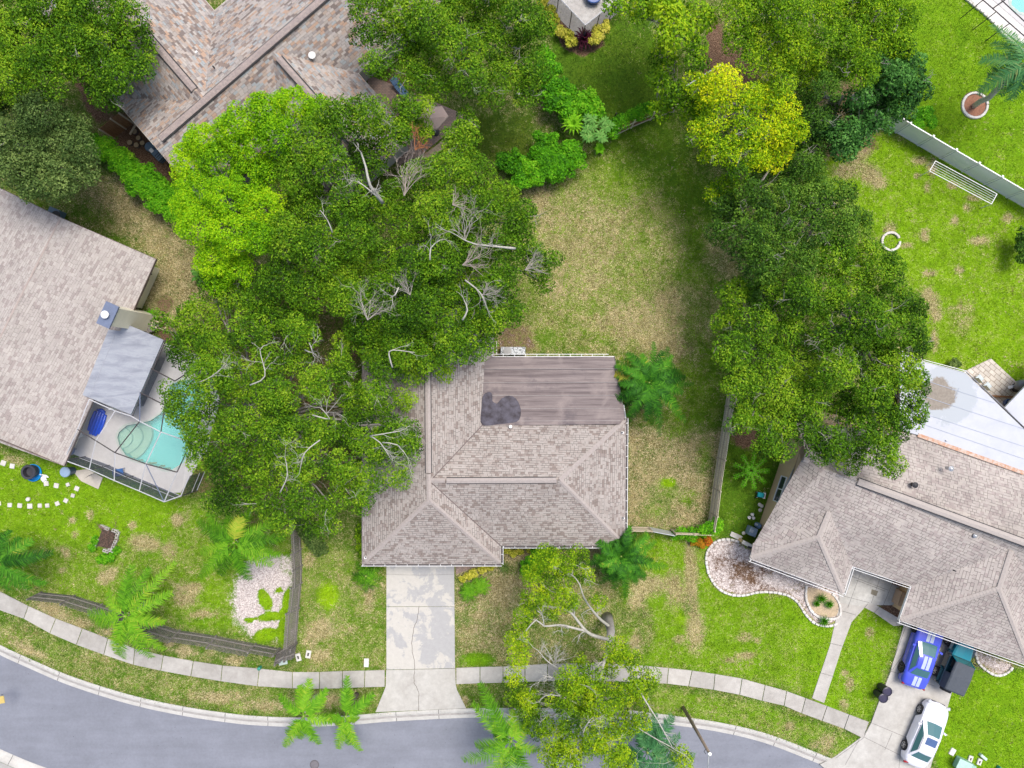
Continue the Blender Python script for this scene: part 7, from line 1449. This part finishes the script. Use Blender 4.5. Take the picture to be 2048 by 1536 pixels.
# stone edgings: individual blocks
edm = crete('edging_stone', (.50, .47, .43), (.62, .60, .57), .3); m = MB(); m.box((0, 0, .05), (.30, .17, .16), bev=.025); e0 = m.build('edging_block', edm); first = [True]
def edging(line, label, group, step=.33, closed=False, off=0):
    pl_ = resample(line, step)
    for i, p in enumerate(pl_[:-1]):
        d = pl_[i + 1] - p; c = (p + pl_[i + 1]) / 2; o = e0 if first[0] else e0.copy()
        if not first[0]: C.objects.link(o)
        first[0] = False; o.location = (c.x, c.y, random.uniform(-.02, .01)); o.rotation_euler = (0, 0, math.atan2(d.y, d.x) + random.uniform(-.08, .08)); k = random.uniform(.9, 1.05); o.scale = (k, random.uniform(.85, 1.1), 1); tag(o, label, 'edging block', group)
edging(catmull(PL([(1478, 1083), (1455, 1078), (1433, 1082), (1419, 1095), (1412, 1112), (1415, 1140), (1424, 1161), (1440, 1179), (1462, 1189), (1490, 1190), (1515, 1184), (1545, 1184), (1575, 1190), (1596, 1205), (1609, 1226), (1629, 1246), (1655, 1252), (1676, 1246)]), .1), 'whitish edging block in the wavy border of the mulch bed on the lawn side', 'edging blocks round the mulch bed')
edging(catmull(PL([(1613, 1170), (1611, 1190), (1615, 1208), (1628, 1228), (1650, 1237), (1677, 1234), (1680, 1215), (1672, 1195), (1660, 1185)]), .1), 'whitish edging block ringing the gravel island bed with grass tufts', 'edging blocks of the island bed', .3)
edging(catmull(PL([(1950, 1302), (1956, 1325), (1972, 1340), (1990, 1350), (2005, 1349), (2018, 1342), (2028, 1327)]), .1), 'whitish edging block of the small bed beside the off-road car', 'edging blocks by the garage bed', .32)
edging(closed_curve(PL([(1781 + 18 * math.cos(k * .785), 483 + 18 * math.sin(k * .785)) for k in range(8)]), .05) , 'cream stone in the ring of stones on the bright right lawn', 'ring of cream stones', .27)
edging(closed_curve(PL([(1949 + 25 * math.cos(k * .785), 211 + 25 * math.sin(k * .785)) for k in range(8)]), .05), 'thin brick in the circle round the tall palm base', 'bricks round the palm ring', .25)
edging(catmull(PL([(1922, -10), (1945, 10), (1970, 30), (1992, 52), (2010, 72), (2050, 105)]), .1), 'pale rough stone between the lawn and the white gravel at top right', 'stones by the top right gravel', .34)
gravelm = M('tan_gravel', (.42, .33, .22), .95, 4, .3, 18, .5, .02, world=True)
struct(polymesh(closed_curve(PL([(1615, 1176), (1616, 1205), (1630, 1225), (1652, 1233), (1673, 1230), (1676, 1208), (1664, 1190), (1640, 1180)]), .2), [], .035, 'gravel_bed', gravelm, thick=.05))
struct(polymesh(closed_curve(PL([(1949 + 22 * math.cos(k * .785), 211 + 22 * math.sin(k * .785)) for k in range(8)]), .2), [], .03, 'mulch_ring', M('red_mulch', (.26, .12, .07), .95, 4, .3, 22, .5, .02, world=True), thick=.05))
struct(polymesh(PL([(1930, -60), (1925, -14), (2012, 66), (2060, 100), (2060, 66), (1962, -20), (1962, -60)]), [], .03, 'gravel_bed', M('white_gravel', (.6, .57, .54), .95, 4, .2, 18, .4, .02, world=True), thick=.05))
for x, y, r, lb in [(272, 265, .2, 'cut log round by the timber offcut'), (280, 278, .18, 'cut log round left of the pale one'), (276, 292, .19, 'cut log round nearest the hedge'), (288, 288, .18, 'cut log round closest to the grey pump box'), (263, 287, .2, 'flat dull stone slab between log rounds')]:
    t = thing('log_round', lb, 'log', P(x, y)); m = MB(); m.lathe([(r, 0), (r * 1.03, .22), (r * .96, .25)], P(x, y), 12); m.build('bark', brownbark, t); m = MB(); m.lathe([(r * .94, .245), (r * .9, .262)], P(x, y), 12); m.build('cut_face', M('cut_wood', (.34, .26, .16), .9, 14, .4), t)
t = thing('timber_offcut', 'pale timber board propped beside the cedar fence', 'board', P(265, 258)); m = MB(); m.box(P(266, 258, .4), (.14, .9, .05), R(-30)); m.build('board', cedr, t)
ac = thing('pump_unit', 'blue-grey curved pool pump unit tucked under the multicoloured eave', 'machine', P(312, 304)); pbl = M('pump_blue', (.09, .15, .22), .5, 4, .2)
m = MB(); m.lathe([(.34, 0), (.34, .5), (.28, .56)], P(306, 298), 20); m.build('tank', pbl, ac); m = MB(); m.box(P(318, 312, .3), (.8, .5, .6), R(-45), bev=.03); m.build('casing', pbl, ac); m = MB(); m.box(P(303, 301, .58), (.3, .25, .05), R(-45)); m.build('cover_plate', white, ac)
for k in range(5): m = MB(); a = P(314 + k * 3.2, 308 + k * 3.2, .61); m.box(a, (.04, .46, .02), R(-45)); m.build('louvre', darkm, ac)
acc = thing('air_conditioner', 'grey air-conditioning unit beside the pale left house under the big oak', 'air conditioner', P(116, 432)); m = MB(); m.box(P(112, 430, .4), (.8, .8, .8), R(-25), bev=.03); m.build('casing', MATS['pump_blue'], acc); m = MB(); m.lathe([(.3, 0), (.3, .03), (.05, .04)], P(112, 430, .8), 20); m.build('fan_grille', darkm, acc)
slab = thing('equipment_pad', 'speckled rectangular air vent box behind the flat rear roof', 'air conditioner', P(1026, 704)); s = NT('speckle'); v = s.pos(); s.l(s.mix(s.math('GREATER_THAN', s.noise(14, v, 3), .52), (.5, .53, .55), (.12, .13, .14)), s.b.inputs['Base Color']); m = MB(); m.box(P(1026, 702, .4), (1.75, .55, .7), 0, bev=.04); m.build('casing', s.m, slab)
m = MB(); m.lathe([(.3, 0), (.3, .04), (.05, .05)], P(1015, 702, .75), 20); m.build('fan_grille', MATS['bin_grey'], slab)
# utility boxes
def ubox(x, y, a, label, L=.55, W=.36, col=(.56, .54, .50), h=.06, hole=True, name='utility_box'):
    t = thing(name, label, 'utility box', P(x, y)); cm = M('lid_%d' % int(x), col, .8, 5, .2, 20, .2); m = MB(); m.box(P(x, y) + Vector((0, 0, h / 2)), (L, W, h + .06), a, bev=.02); m.build('lid', cm, t)
    if hole: m = MB(); m.box(P(x, y) + Vector((0, 0, h + .032)), (L * .42, W * .32, .008), a, bev=.002); m.build('inset', M('hole_dark', (.05, .045, .04), .8), t)
ubox(597, 1314, R(105), 'pale meter lid with a dark slot, nearer the leaning fence'); ubox(617, 1308, R(80), 'pale meter lid with a dark slot, further from the leaning fence'); ubox(733, 1325, R(88), 'whitish rectangular lid with a tiny hole on the lawn by the driveway', .6, .34, (.62, .60, .58), hole=False)
ubox(566, 1322, R(12), 'pale green square lid in front of the fence corner', .62, .5, (.38, .46, .42), hole=False)
ubox(1904, 1503, R(60), 'single whitish lid in the bright grass right of the white sedan', .5, .38, (.60, .58, .55), hole=False); ubox(1940, 1517, R(70), 'grey meter lid with dark slot above the green box', .45, .32); ubox(1958, 1523, R(70), 'grey meter lid with dark slot right of the green box', .45, .32); ubox(1964, 1512, R(-40), 'tilted pale lid propped over a meter box', .55, .2, (.46, .56, .50), .2, False)
gb = thing('transformer_box', 'mint green utility cabinet at the bottom edge right of the white sedan', 'utility box', P(1928, 1531)); m = MB(); m.box(P(1929, 1532, .4), (1.1, .8, .8), R(-25), bev=.06); m.build('cabinet', M('mint_metal', (.26, .46, .36), .5, 4, .1), gb); m = MB(); m.box(P(1929, 1532, .82), (1.0, .7, .05), R(-25)); m.build('top_plate', M('mint_pale', (.36, .55, .46), .5), gb)
tl = thing('marker_post', 'small teal marker by the pavement below the dark picket fence', 'marker', P(521, 1334)); m = MB(); m.lathe([(.12, 0), (.12, .35), (.05, .4)], P(521, 1334), 12); m.build('cap', M('teal_plastic', (.03, .25, .18), .5), tl)
tl = thing('marker_post', 'small turquoise marker at the bottom edge of the bright right lawn', 'marker', P(1996, 1534)); m = MB(); m.lathe([(.13, 0), (.13, .3), (.05, .35)], P(1996, 1534), 12); m.build('cap', MATS['teal_plastic'], tl)
mb = thing('mailbox', 'black kerbside mailbox on a post beside the driveway apron', 'mailbox', P(955, 1416)); m = MB(); m.tube([P(955, 1412, 0), P(955, 1412, 1.0)], .05, 8); m.build('post', darkm, mb); m = MB(); c = P(955.5, 1417, 1.1); m.box(c, (.22, .5, .2), 0, bev=.05); m.build('box', M('mailbox_black', (.03, .03, .035), .4), mb)
sl_ = thing('street_lamp', 'tall brown wooden street lamp pole leaning over the road at lower right', 'street lamp', P(1366, 1414)); top = P(1419, 1507, 6.7); m = MB(); m.tube([P(1366, 1414, -.1), P(1366, 1414, 0).lerp(top, .5), top], [.13, .11, .085], 12); m.build('pole', M('pole_wood', (.22, .17, .13), .85, 4, .3), sl_, smooth=True)
m = MB(); m.tube([top - Vector((0, 0, .2)), P(1417, 1525, 6.9), P(1416, 1550, 6.9)], .035, 6); m.build('arm', MATS['galvanised'], sl_); m = MB(); m.box(P(1416, 1556, 6.85), (.25, .6, .14), 0, bev=.04); m.build('lamp_head', MATS['galvanised'], sl_); m = MB(); m.lathe([(.10, 0), (.12, .08), (.03, .14)], top, 10); m.build('finial', white, sl_)
m = MB(); m.tube([P(1412, 1498, 6.3), P(1408, 1503, 6.3), P(1412, 1508, 6.3)], .02, 5); m.build('bracket', darkm, sl_)
mh = thing('manhole_cover', 'round iron manhole cover in the road at the bottom edge', 'manhole cover', P(628, 1531) + Vector((0, 0, -.12))); m = MB(); m.lathe([(.33, 0), (.33, .014), (.29, .016)], P(628, 1531) + Vector((0, 0, -.12)), 28); m.build('rim', M('iron', (.09, .08, .085), .6, 8, .3), mh); m = MB(); m.lathe([(.27, .015), (.25, .022)], P(628, 1531) + Vector((0, 0, -.12)), 28); m.build('lid', M('iron_lid', (.14, .13, .14), .6, 8, .3), mh)
yt = thing('traffic_sign', 'yellow sign edge on a post cut off at the left edge over the road', 'sign', P(-2, 1394)); m = MB(); m.tube([P(2, 1390, -.1), P(1, 1396, 2.0)], .035, 8); m.build('post', MATS['galvanised'], yt); m = MB(); m.box(P(0, 1400, 2.0), (.6, .5, .04), R(10)); m.build('plate', M('sign_yellow', (.50, .38, .12), .5), yt)
lf = thing('fallen_frond', 'dry pale palm boot lying on the road under the bottom palm', 'palm leaf', P(980, 1461) + Vector((0, 0, -.1))); m = MB(); m.mesh([tuple(P(967, 1457) + Vector((0, 0, -.08))), tuple(P(980, 1457) + Vector((0, 0, -.02))), tuple(P(993, 1462) + Vector((0, 0, -.06))), tuple(P(980, 1465) + Vector((0, 0, -.09)))], [(0, 3, 2, 1), (0, 1, 2)]); m.build('leaf', M('dry_leaf', (.52, .42, .30), .8), lf)
# side yard bits of the tan house
ck = thing('garden_cart', 'teal and white garden cart on the shaded grass by the tan wall', 'cart', P(1521, 990)); m = MB(); m.box(P(1522, 990, .4), (.5, .34, .2), R(-12), bev=.03); m.build('tub', paint('cart_teal', (.0, .32, .36), .4, .2), ck); m = MB(); m.box(P(1528, 991, .38), (.12, .42, .24), R(-12)); m.build('end_panel', white, ck)
for x, y in ((1514, 985), (1513, 994)): m = MB(); m.lathe([(.1, -.03), (.12, 0), (.1, .03)], P(x, y, .13), 12, Matrix.Rotation(math.pi / 2, 3, 'X')); m.build('wheel', darkm, ck)
for x, y in ((1514, 984), (1530, 984), (1514, 995), (1530, 997)): m = MB(); m.tube([P(x, y, 0), P(x, y, .5)], .018, 5); m.build('leg', white, ck)
for i, (x, y, lb) in enumerate([(1503, 1028, 'white ring pot on the shaded grass, uppermost of the three'), (1497, 1034, 'filled cream pot on the shaded grass, leftmost of the three'), (1505, 1035, 'white ring pot on the shaded grass, lowest of the three')]):
    t = thing('plant_pot', lb, 'pot', P(x, y), 0, 'three small pots on the shaded grass'); m = MB(); m.lathe([(.08, 0), (.11, .2), (.115, .2), (.09, .19), (.07, .05)], P(x, y), 16); m.build('pot', white, t)
for x, y, w1, w2, h, c, lb in [(1503, 1062, .55, .6, .8, (.20, .27, .36), 'grey-blue meter cabinet against the corner of the tan house'), (1513, 1049, .4, .4, .6, (.13, .22, .36), 'small blue jar-like canister above the meter cabinet')]:
    t = thing('meter_cabinet' if w1 > .5 else 'canister', lb, 'cabinet' if w1 > .5 else 'canister', P(x, y)); m = MB()
    if w1 > .5: m.box(P(x, y, h / 2), (w1, w2, h), R(-20), bev=.04)
    else: m.lathe([(.18, 0), (.2, .5), (.12, .6)], P(x, y), 14)
    m.build('casing', M('box_%d' % x, c, .5, 5, .2), t); m = MB(); m.box(P(x, y, h + .02), (w1 * .5, w2 * .35, .04), R(-20)); m.build('lid', M('lid_pale', (.42, .46, .50), .5), t)
for x, y, lb in [(1519, 1009, 'pale flat stone nearest the garden cart'), (1523, 1012, 'thin pale stone against the tan wall'), (1520, 1020, 'wide pale stone below the wall lamp'), (1487, 1066, 'pale stone left of the meter cabinet')]:
    t = thing('stone', lb, 'stone', P(x, y)); m = MB(); m.lathe([(.12, -.02), (.14, .05), (.08, .09)], P(x, y), 8); m.build('stone', stn, t)
lw = thing('garden_wall', 'low tan wing wall with pale capping at the head of the mulch bed', 'wall', P(1490, 1085)); m = MB(); a, b = P(1476, 1077), P(1508, 1094); m.box((a + b) / 2 + Vector((0, 0, .5)), ((b - a).length, .18, 1.1), math.atan2((b - a).y, (b - a).x)); m.build('wall', stucco_tan, lw); m = MB(); m.box((a + b) / 2 + Vector((0, 0, 1.09)), ((b - a).length + .1, .26, .08), math.atan2((b - a).y, (b - a).x)); m.build('capping', M('cap_pale', (.55, .52, .46), .7), lw)
pc = thing('paving_slab', 'pale loose slab lying by the end of the low tan wall', 'slab', P(1472, 1072)); m = MB(); m.box(P(1472, 1072, .06), (.85, .35, .1), R(-25), bev=.02); m.build('slab', stn, pc)
cb = thing('cardboard_box', 'large plain cardboard box standing on the entrance court', 'box', P(1799, 1195)); m = MB(); m.box(P(1801, 1196, .45), (.55, 1.0, .9), R(-18)); m.build('carton', M('cardboard', (.46, .32, .22), .9, 3, .1), cb); m = MB(); m.box(P(1801, 1196, .902), (.06, 1.0, .008), R(-18)); m.build('tape', M('tape', (.36, .25, .15), .4), cb)
ds = thing('front_door_step', 'reddish door step under the entry eave of the tan house', 'step', P(1800, 1172)); m = MB(); m.box(P(1802, 1168, .08), (1.2, .4, .16), R(-20)); m.build('tread', M('brick_red', (.22, .11, .08), .9), ds)
# paver patio
s = NT('patio_paver'); bt = s.n('ShaderNodeTexBrick', offset=.5); bt.inputs['Scale'].default_value = 1; bt.inputs['Brick Width'].default_value = .5; bt.inputs['Row Height'].default_value = .3; bt.inputs['Mortar Size'].default_value = .022; bt.inputs['Color1'].default_value = (.50, .46, .40, 1); bt.inputs['Color2'].default_value = (.42, .38, .33, 1); bt.inputs['Mortar'].default_value = (.22, .18, .14, 1)
mp = s.n('ShaderNodeMapping'); mp.inputs['Rotation'].default_value = (0, 0, R(40)); s.l(s.pos(), mp.inputs[0]); s.l(mp.outputs[0], bt.inputs[0]); hs = s.n('ShaderNodeHueSaturation'); s.l(bt.outputs[0], hs.inputs['Color']); s.l(s.math('MULTIPLY_ADD', s.noise(2, s.pos(), 5, .7), .8, .6), hs.inputs['Value']); s.l(hs.outputs[0], s.b.inputs['Base Color'])
flat('paver_patio', [(1925, 744), (1981, 717), (2032, 764), (2075, 800), (2040, 870), (1960, 830)], s.m, .06)
gr = thing('barbecue', 'covered grey barbecue on the paver patio at the right edge', 'barbecue', P(2042, 772)); m = MB(); m.tube([P(2034, 778, .9), P(2040, 770, 1.05), P(2056, 764, .95)], [.28, .36, .26], 12); m.build('hood', M('bbq_grey', (.12, .13, .15), .4), gr, smooth=True); m = MB(); m.box(P(2042, 772, .5), (.9, .55, .9), R(35), bev=.05); m.build('cart', darkm, gr); m = MB(); m.box(P(2022, 774, .8), (.4, .2, .03), R(10)); m.build('side_shelf', M('bbq_pale', (.4, .42, .45), .4), gr)
lo = thing('timber_beam', 'brown timber beam lying on the paver patio between the white roofs', 'beam', P(2005, 792)); m = MB(); m.box(P(2006, 793, .15), (1.6, .12, .1), R(-3)); m.build('beam', cedar, lo)
bk = thing('tub', 'dark blue tub of white things in the corner of the paver patio', 'tub', P(2011, 806)); m = MB(); m.lathe([(.25, .06), (.32, .45), (.28, .45), (.24, .2), (.01, .2)], P(2011, 806), 16); m.build('tub', MATS['tub_blue'], bk); m = MB(); m.lathe([(.16, .3), (.18, .5), (.05, .55)], P(2013, 804), 8); m.build('contents', white, bk)
for x, y, lb in [(1951, 757, 'pale folding chair under the white roof edge, the left one'), (1967, 772, 'pale folding chair under the white roof edge, the right one')]:
    t = thing('patio_chair', lb, 'chair', P(x, y), .7, 'pale folding chairs on the paver patio'); ln = M('pale_canvas', (.46, .52, .54), .7)
    m = MB(); m.box((0, 0, .42), (.45, .45, .03)); m.build('seat', ln, t, local=True); m = MB(); m.box((-.22, 0, .65), (.03, .45, .4)); m.build('backrest', ln, t, local=True)
    for sx, sy in ((1, 1), (1, -1), (-1, 1), (-1, -1)): m = MB(); m.tube([(sx * .2, sy * .2, .06), (sx * .2, sy * .2, .42)], .015, 5); m.build('leg', MATS['galvanised'], t, local=True)
# brick deck and umbrella under the trees
flat('brick_deck', [(735, 150), (800, 175), (935, 232), (915, 250), (842, 310), (800, 330), (740, 260)], MATS['paver'], .04)
struct(polymesh(closed_curve(PL([(935, 235), (905, 255), (880, 285), (845, 312), (850, 318), (885, 300), (912, 268), (940, 245), (945, 236)]), .2), [], .045, 'gravel_bed', gravelm, thick=.06))
um = thing('patio_umbrella', 'faded salmon square patio umbrella half hidden under the trees', 'umbrella', P(862, 240)); s_ = [P(838, 218, 2.3), P(884, 212, 2.3), P(897, 232, 2.3), P(874, 258, 2.3), P(846, 262, 2.3), P(824, 238, 2.3)]; c = P(862, 236, 2.75); cp_ = [v_.copy() for v_ in s_]
m = MB()
for a, b in zip(cp_, cp_[1:] + cp_[:1]): m.face([c, a, b]); m.face([a, b, b - Vector((0, 0, .14)), a - Vector((0, 0, .14))])
m.build('canopy', M('salmon_canvas', (.68, .50, .44), .9, 2, .1), um); m = MB(); m.tube([(c.x, c.y, .05), (c.x, c.y, 2.8)], .035, 8); m.build('pole', white, um)
for a in cp_: m = MB(); m.tube([c - Vector((0, 0, .04)), a - Vector((0, 0, .03))], .014, 4); m.build('rib', darkm, um)
m = MB(); m.lathe([(.3, 0.05), (.3, .1), (.06, .14)], (c.x, c.y, 0), 16); m.build('base', darkm, um)
for x, y, c_2, lb in [(805, 185, (.10, .18, .30), 'blue cushioned lounger on the brick deck beneath the dark oak'), (778, 275, (.30, .36, .42), 'grey-blue chair glimpsed through the leaves below the umbrella')]:
    t = thing('lounge_chair', lb, 'chair', P(x, y), -.9); mt = M('cushion_%d' % x, c_2, .9); m = MB(); m.box((0, 0, .35), (1.1, .55, .1), bev=.03); m.build('seat', mt, t, local=True); m = MB(); m.box((-.75, 0, .55), (.5, .55, .1), tilt=Matrix.Rotation(R(35), 3, 'Y'), bev=.03); m.build('backrest', mt, t, local=True)
    for sx, sy in ((1, 1), (1, -1), (-1, 1), (-1, -1)): m = MB(); m.tube([(sx * .48, sy * .22, .02), (sx * .48, sy * .22, .32)], .02, 5); m.build('leg', darkm, t, local=True)
tc = thing('garden_stool', 'small pale square stool under the dark shrubs by the shaded grass', 'stool', P(1040, 186)); m = MB(); m.box(P(1040, 186, .4), (.45, .45, .08), R(-25), bev=.02); m.build('seat', stn, tc)
for k in range(4): m = MB(); a = P(1040, 186) + Vector((.15 * (-1) ** k, .15 * (1 if k < 2 else -1), 0)); m.tube([a, a + Vector((0, 0, .38))], .025, 5); m.build('leg', stn, tc)
sp_ = thing('signpost', 'thin dark post leaning at the foot of the shaded lawn', 'post', P(1224, 247)); m = MB(); m.tube([P(1224, 247, 0), P(1233, 226, 1.6)], .05, 6); m.build('post', darkm, sp_)
# lawn furniture of grass: clumps of real blades over the turf in view

# ---------------------------------------------------------------- turf: real blades in the colours of the ground cover below them
bm_ = NT('grass_blade'); at = bm_.n('ShaderNodeAttribute', attribute_name='col'); bm_.l(at.outputs['Color'], bm_.b.inputs['Base Color']); bm_.b.inputs['Roughness'].default_value = .7; bm_.b.inputs['Specular IOR Level'].default_value = .2
tr = bm_.n('ShaderNodeBsdfTranslucent'); bm_.l(at.outputs['Color'], tr.inputs[0]); mx = bm_.n('ShaderNodeMixShader'); mx.inputs[0].default_value = .3; bm_.l(bm_.b.outputs[0], mx.inputs[1]); bm_.l(tr.outputs[0], mx.inputs[2]); bm_.l(mx.outputs[0], bm_.out.inputs[0])
N = 900000
x = RNG.uniform(-37.5, 37.5, N); y = RNG.uniform(-28.5, 28.5, N)
keep = np.ones(N, bool)
for l in [DECK] + [PL(q) for q in ([(773, 1090), (909, 1090), (911, 1340), (932, 1418), (751, 1426), (771, 1376)], [(1812, 1235), (1958, 1285), (1903, 1385), (1869, 1507), (1850, 1570), (1640, 1529), (1728, 1470), (1742, 1445), (1780, 1345)], [(1679, 1205), (1624, 1396), (1648, 1406), (1703, 1244), (1729, 1215), (1787, 1252), (1820, 1250), (1850, 1120), (1700, 1120)], [(738, 150), (800, 175), (945, 232), (850, 318), (740, 260)], [(1925, 744), (1981, 717), (2075, 800), (2040, 870)], TW1 + BW1[::-1], TW2 + BW2[::-1], [(740, 620), (975, 620), (975, 730), (1230, 730), (1240, 1080), (990, 1115), (740, 1115)], [(1925, -60), (2012, 66), (2100, 140), (2100, -60)], [(146, 942), (163, 962), (197, 978), (206, 955), (175, 938)], [(911, 1095), (1000, 1095), (1000, 1124), (912, 1149)], [(1615, 1176), (1616, 1205), (1630, 1225), (1652, 1233), (1673, 1230), (1680, 1190)])]:
    keep &= ~inside([(p.x, p.y) for p in l], x, y)
for t_ in POOL_NE,: keep &= ~inside([(p.x, p.y) for p in t_], x, y)
ix = np.clip(np.searchsorted(gx, x), 1, NX - 1); iy = np.clip(np.searchsorted(gy, y), 1, NY - 1)
g = lambda A: A[iy, ix] + RNG.normal(0, .03, N)
keep &= (SD[iy, ix] < -.03) | (SD[iy, ix] > 9.4); keep &= (g(rock) < .35) & (g(soil) < .55)
gd2, gl, gi = g(dry), g(lush), g(lime)
x, y, gd2, gl, gi, zg = x[keep], y[keep], gd2[keep], gl[keep], gi[keep], Zg[iy, ix][keep]; N = len(x)
def vnoise(x, y, sc, seed):
    g_ = np.random.default_rng(seed).random((256, 256)); X_, Y_ = x * sc + 500, y * sc + 500; xi, yi = np.floor(X_).astype(int), np.floor(Y_).astype(int); fx, fy = X_ - xi, Y_ - yi; fx = fx * fx * (3 - 2 * fx); fy = fy * fy * (3 - 2 * fy)
    a = g_[yi % 256, xi % 256]; b = g_[yi % 256, (xi + 1) % 256]; c = g_[(yi + 1) % 256, xi % 256]; d = g_[(yi + 1) % 256, (xi + 1) % 256]
    return (a * (1 - fx) + b * fx) * (1 - fy) + (c * (1 - fx) + d * fx) * fy
mot = vnoise(x, y, .9, 1) * .45 + vnoise(x, y, 2.3, 2) * .4 + vnoise(x, y, 5.5, 3) * .45 - .65
mot2 = vnoise(x, y, .5, 5) * .4 + vnoise(x, y, 1.7, 6) * .35 + vnoise(x, y, 4.1, 7) * .25
patch = mot * 1.5 + 0 * np.sin(x * 2.3 + np.sin(y * 3.1) * 1.4) * np.sin(y * 2.7 + np.cos(x * 1.9) * 1.3) * .16 + np.sin(x * 7.1 + y * 3) * np.cos(y * 6.3 - x * 2) * .12
isdry = (gd2 + patch + RNG.normal(0, .12, N)) > .6
a_, b_ = np.array([.055, .10, .010]), np.array([.075, .235, .006]); c_l = np.array([.27, .44, .005])
gl = np.clip(gl, 0, 1)[:, None]; gi = np.clip(gi + (mot2 - .5) * .8, 0, 1)[:, None]
gl = np.clip(gl + (mot2[:, None] - .5) * .5, 0, 1)
colr = (a_ * (1 - gl) + b_ * gl) * (1 - gi) + c_l * gi
sv_ = vnoise(x, y, 1.4, 21)[:, None] * .6 + vnoise(x, y, 4.7, 22)[:, None] * .5 - .55 + RNG.normal(0, .12, (N, 1))
st_ = np.where(sv_ > .04, np.array([[.56, .46, .29]]), np.where(sv_ > -.1, np.array([[.40, .33, .15]]), np.array([[.22, .165, .075]])))
colr = np.where(isdry[:, None], st_, colr) * RNG.uniform(.6, 1.5, (N, 1)) * (1 + (vnoise(x, y, 3.1, 9) + vnoise(x, y, 6.9, 10) - 1)[:, None] * .75)
L = RNG.uniform(.05, .13, N) * np.where(isdry, .9, 1); az = RNG.uniform(0, 2 * np.pi, N); til = RNG.uniform(.5, 1.35, N)
dx, dy = np.cos(az) * np.sin(til), np.sin(az) * np.sin(til); wd = .019
b0 = np.stack([x - np.sin(az) * wd, y + np.cos(az) * wd, zg + .0], 1); b1 = np.stack([x + np.sin(az) * wd, y - np.cos(az) * wd, zg + .0], 1); tp = np.stack([x + dx * L, y + dy * L, zg + .015 + np.cos(til) * L], 1)
V = np.stack([b0, b1, tp], 1).reshape(-1, 3).astype(np.float32); me = bpy.data.meshes.new('grass'); me.vertices.add(len(V)); me.vertices.foreach_set('co', V.ravel()); me.loops.add(len(V)); me.loops.foreach_set('vertex_index', np.arange(len(V), dtype=np.int32)); me.polygons.add(N); me.polygons.foreach_set('loop_start', np.arange(0, len(V), 3, dtype=np.int32)); me.update(calc_edges=True)
at = me.attributes.new('col', 'FLOAT_COLOR', 'FACE'); at.data.foreach_set('color', np.concatenate([colr, np.ones((N, 1))], 1).astype(np.float32).ravel()); me.materials.append(bm_.m); go = bpy.data.objects.new('grass', me); C.objects.link(go); tag(go, 'short green and straw-coloured grass covering the lawns around the houses', 'grass', kind='stuff')
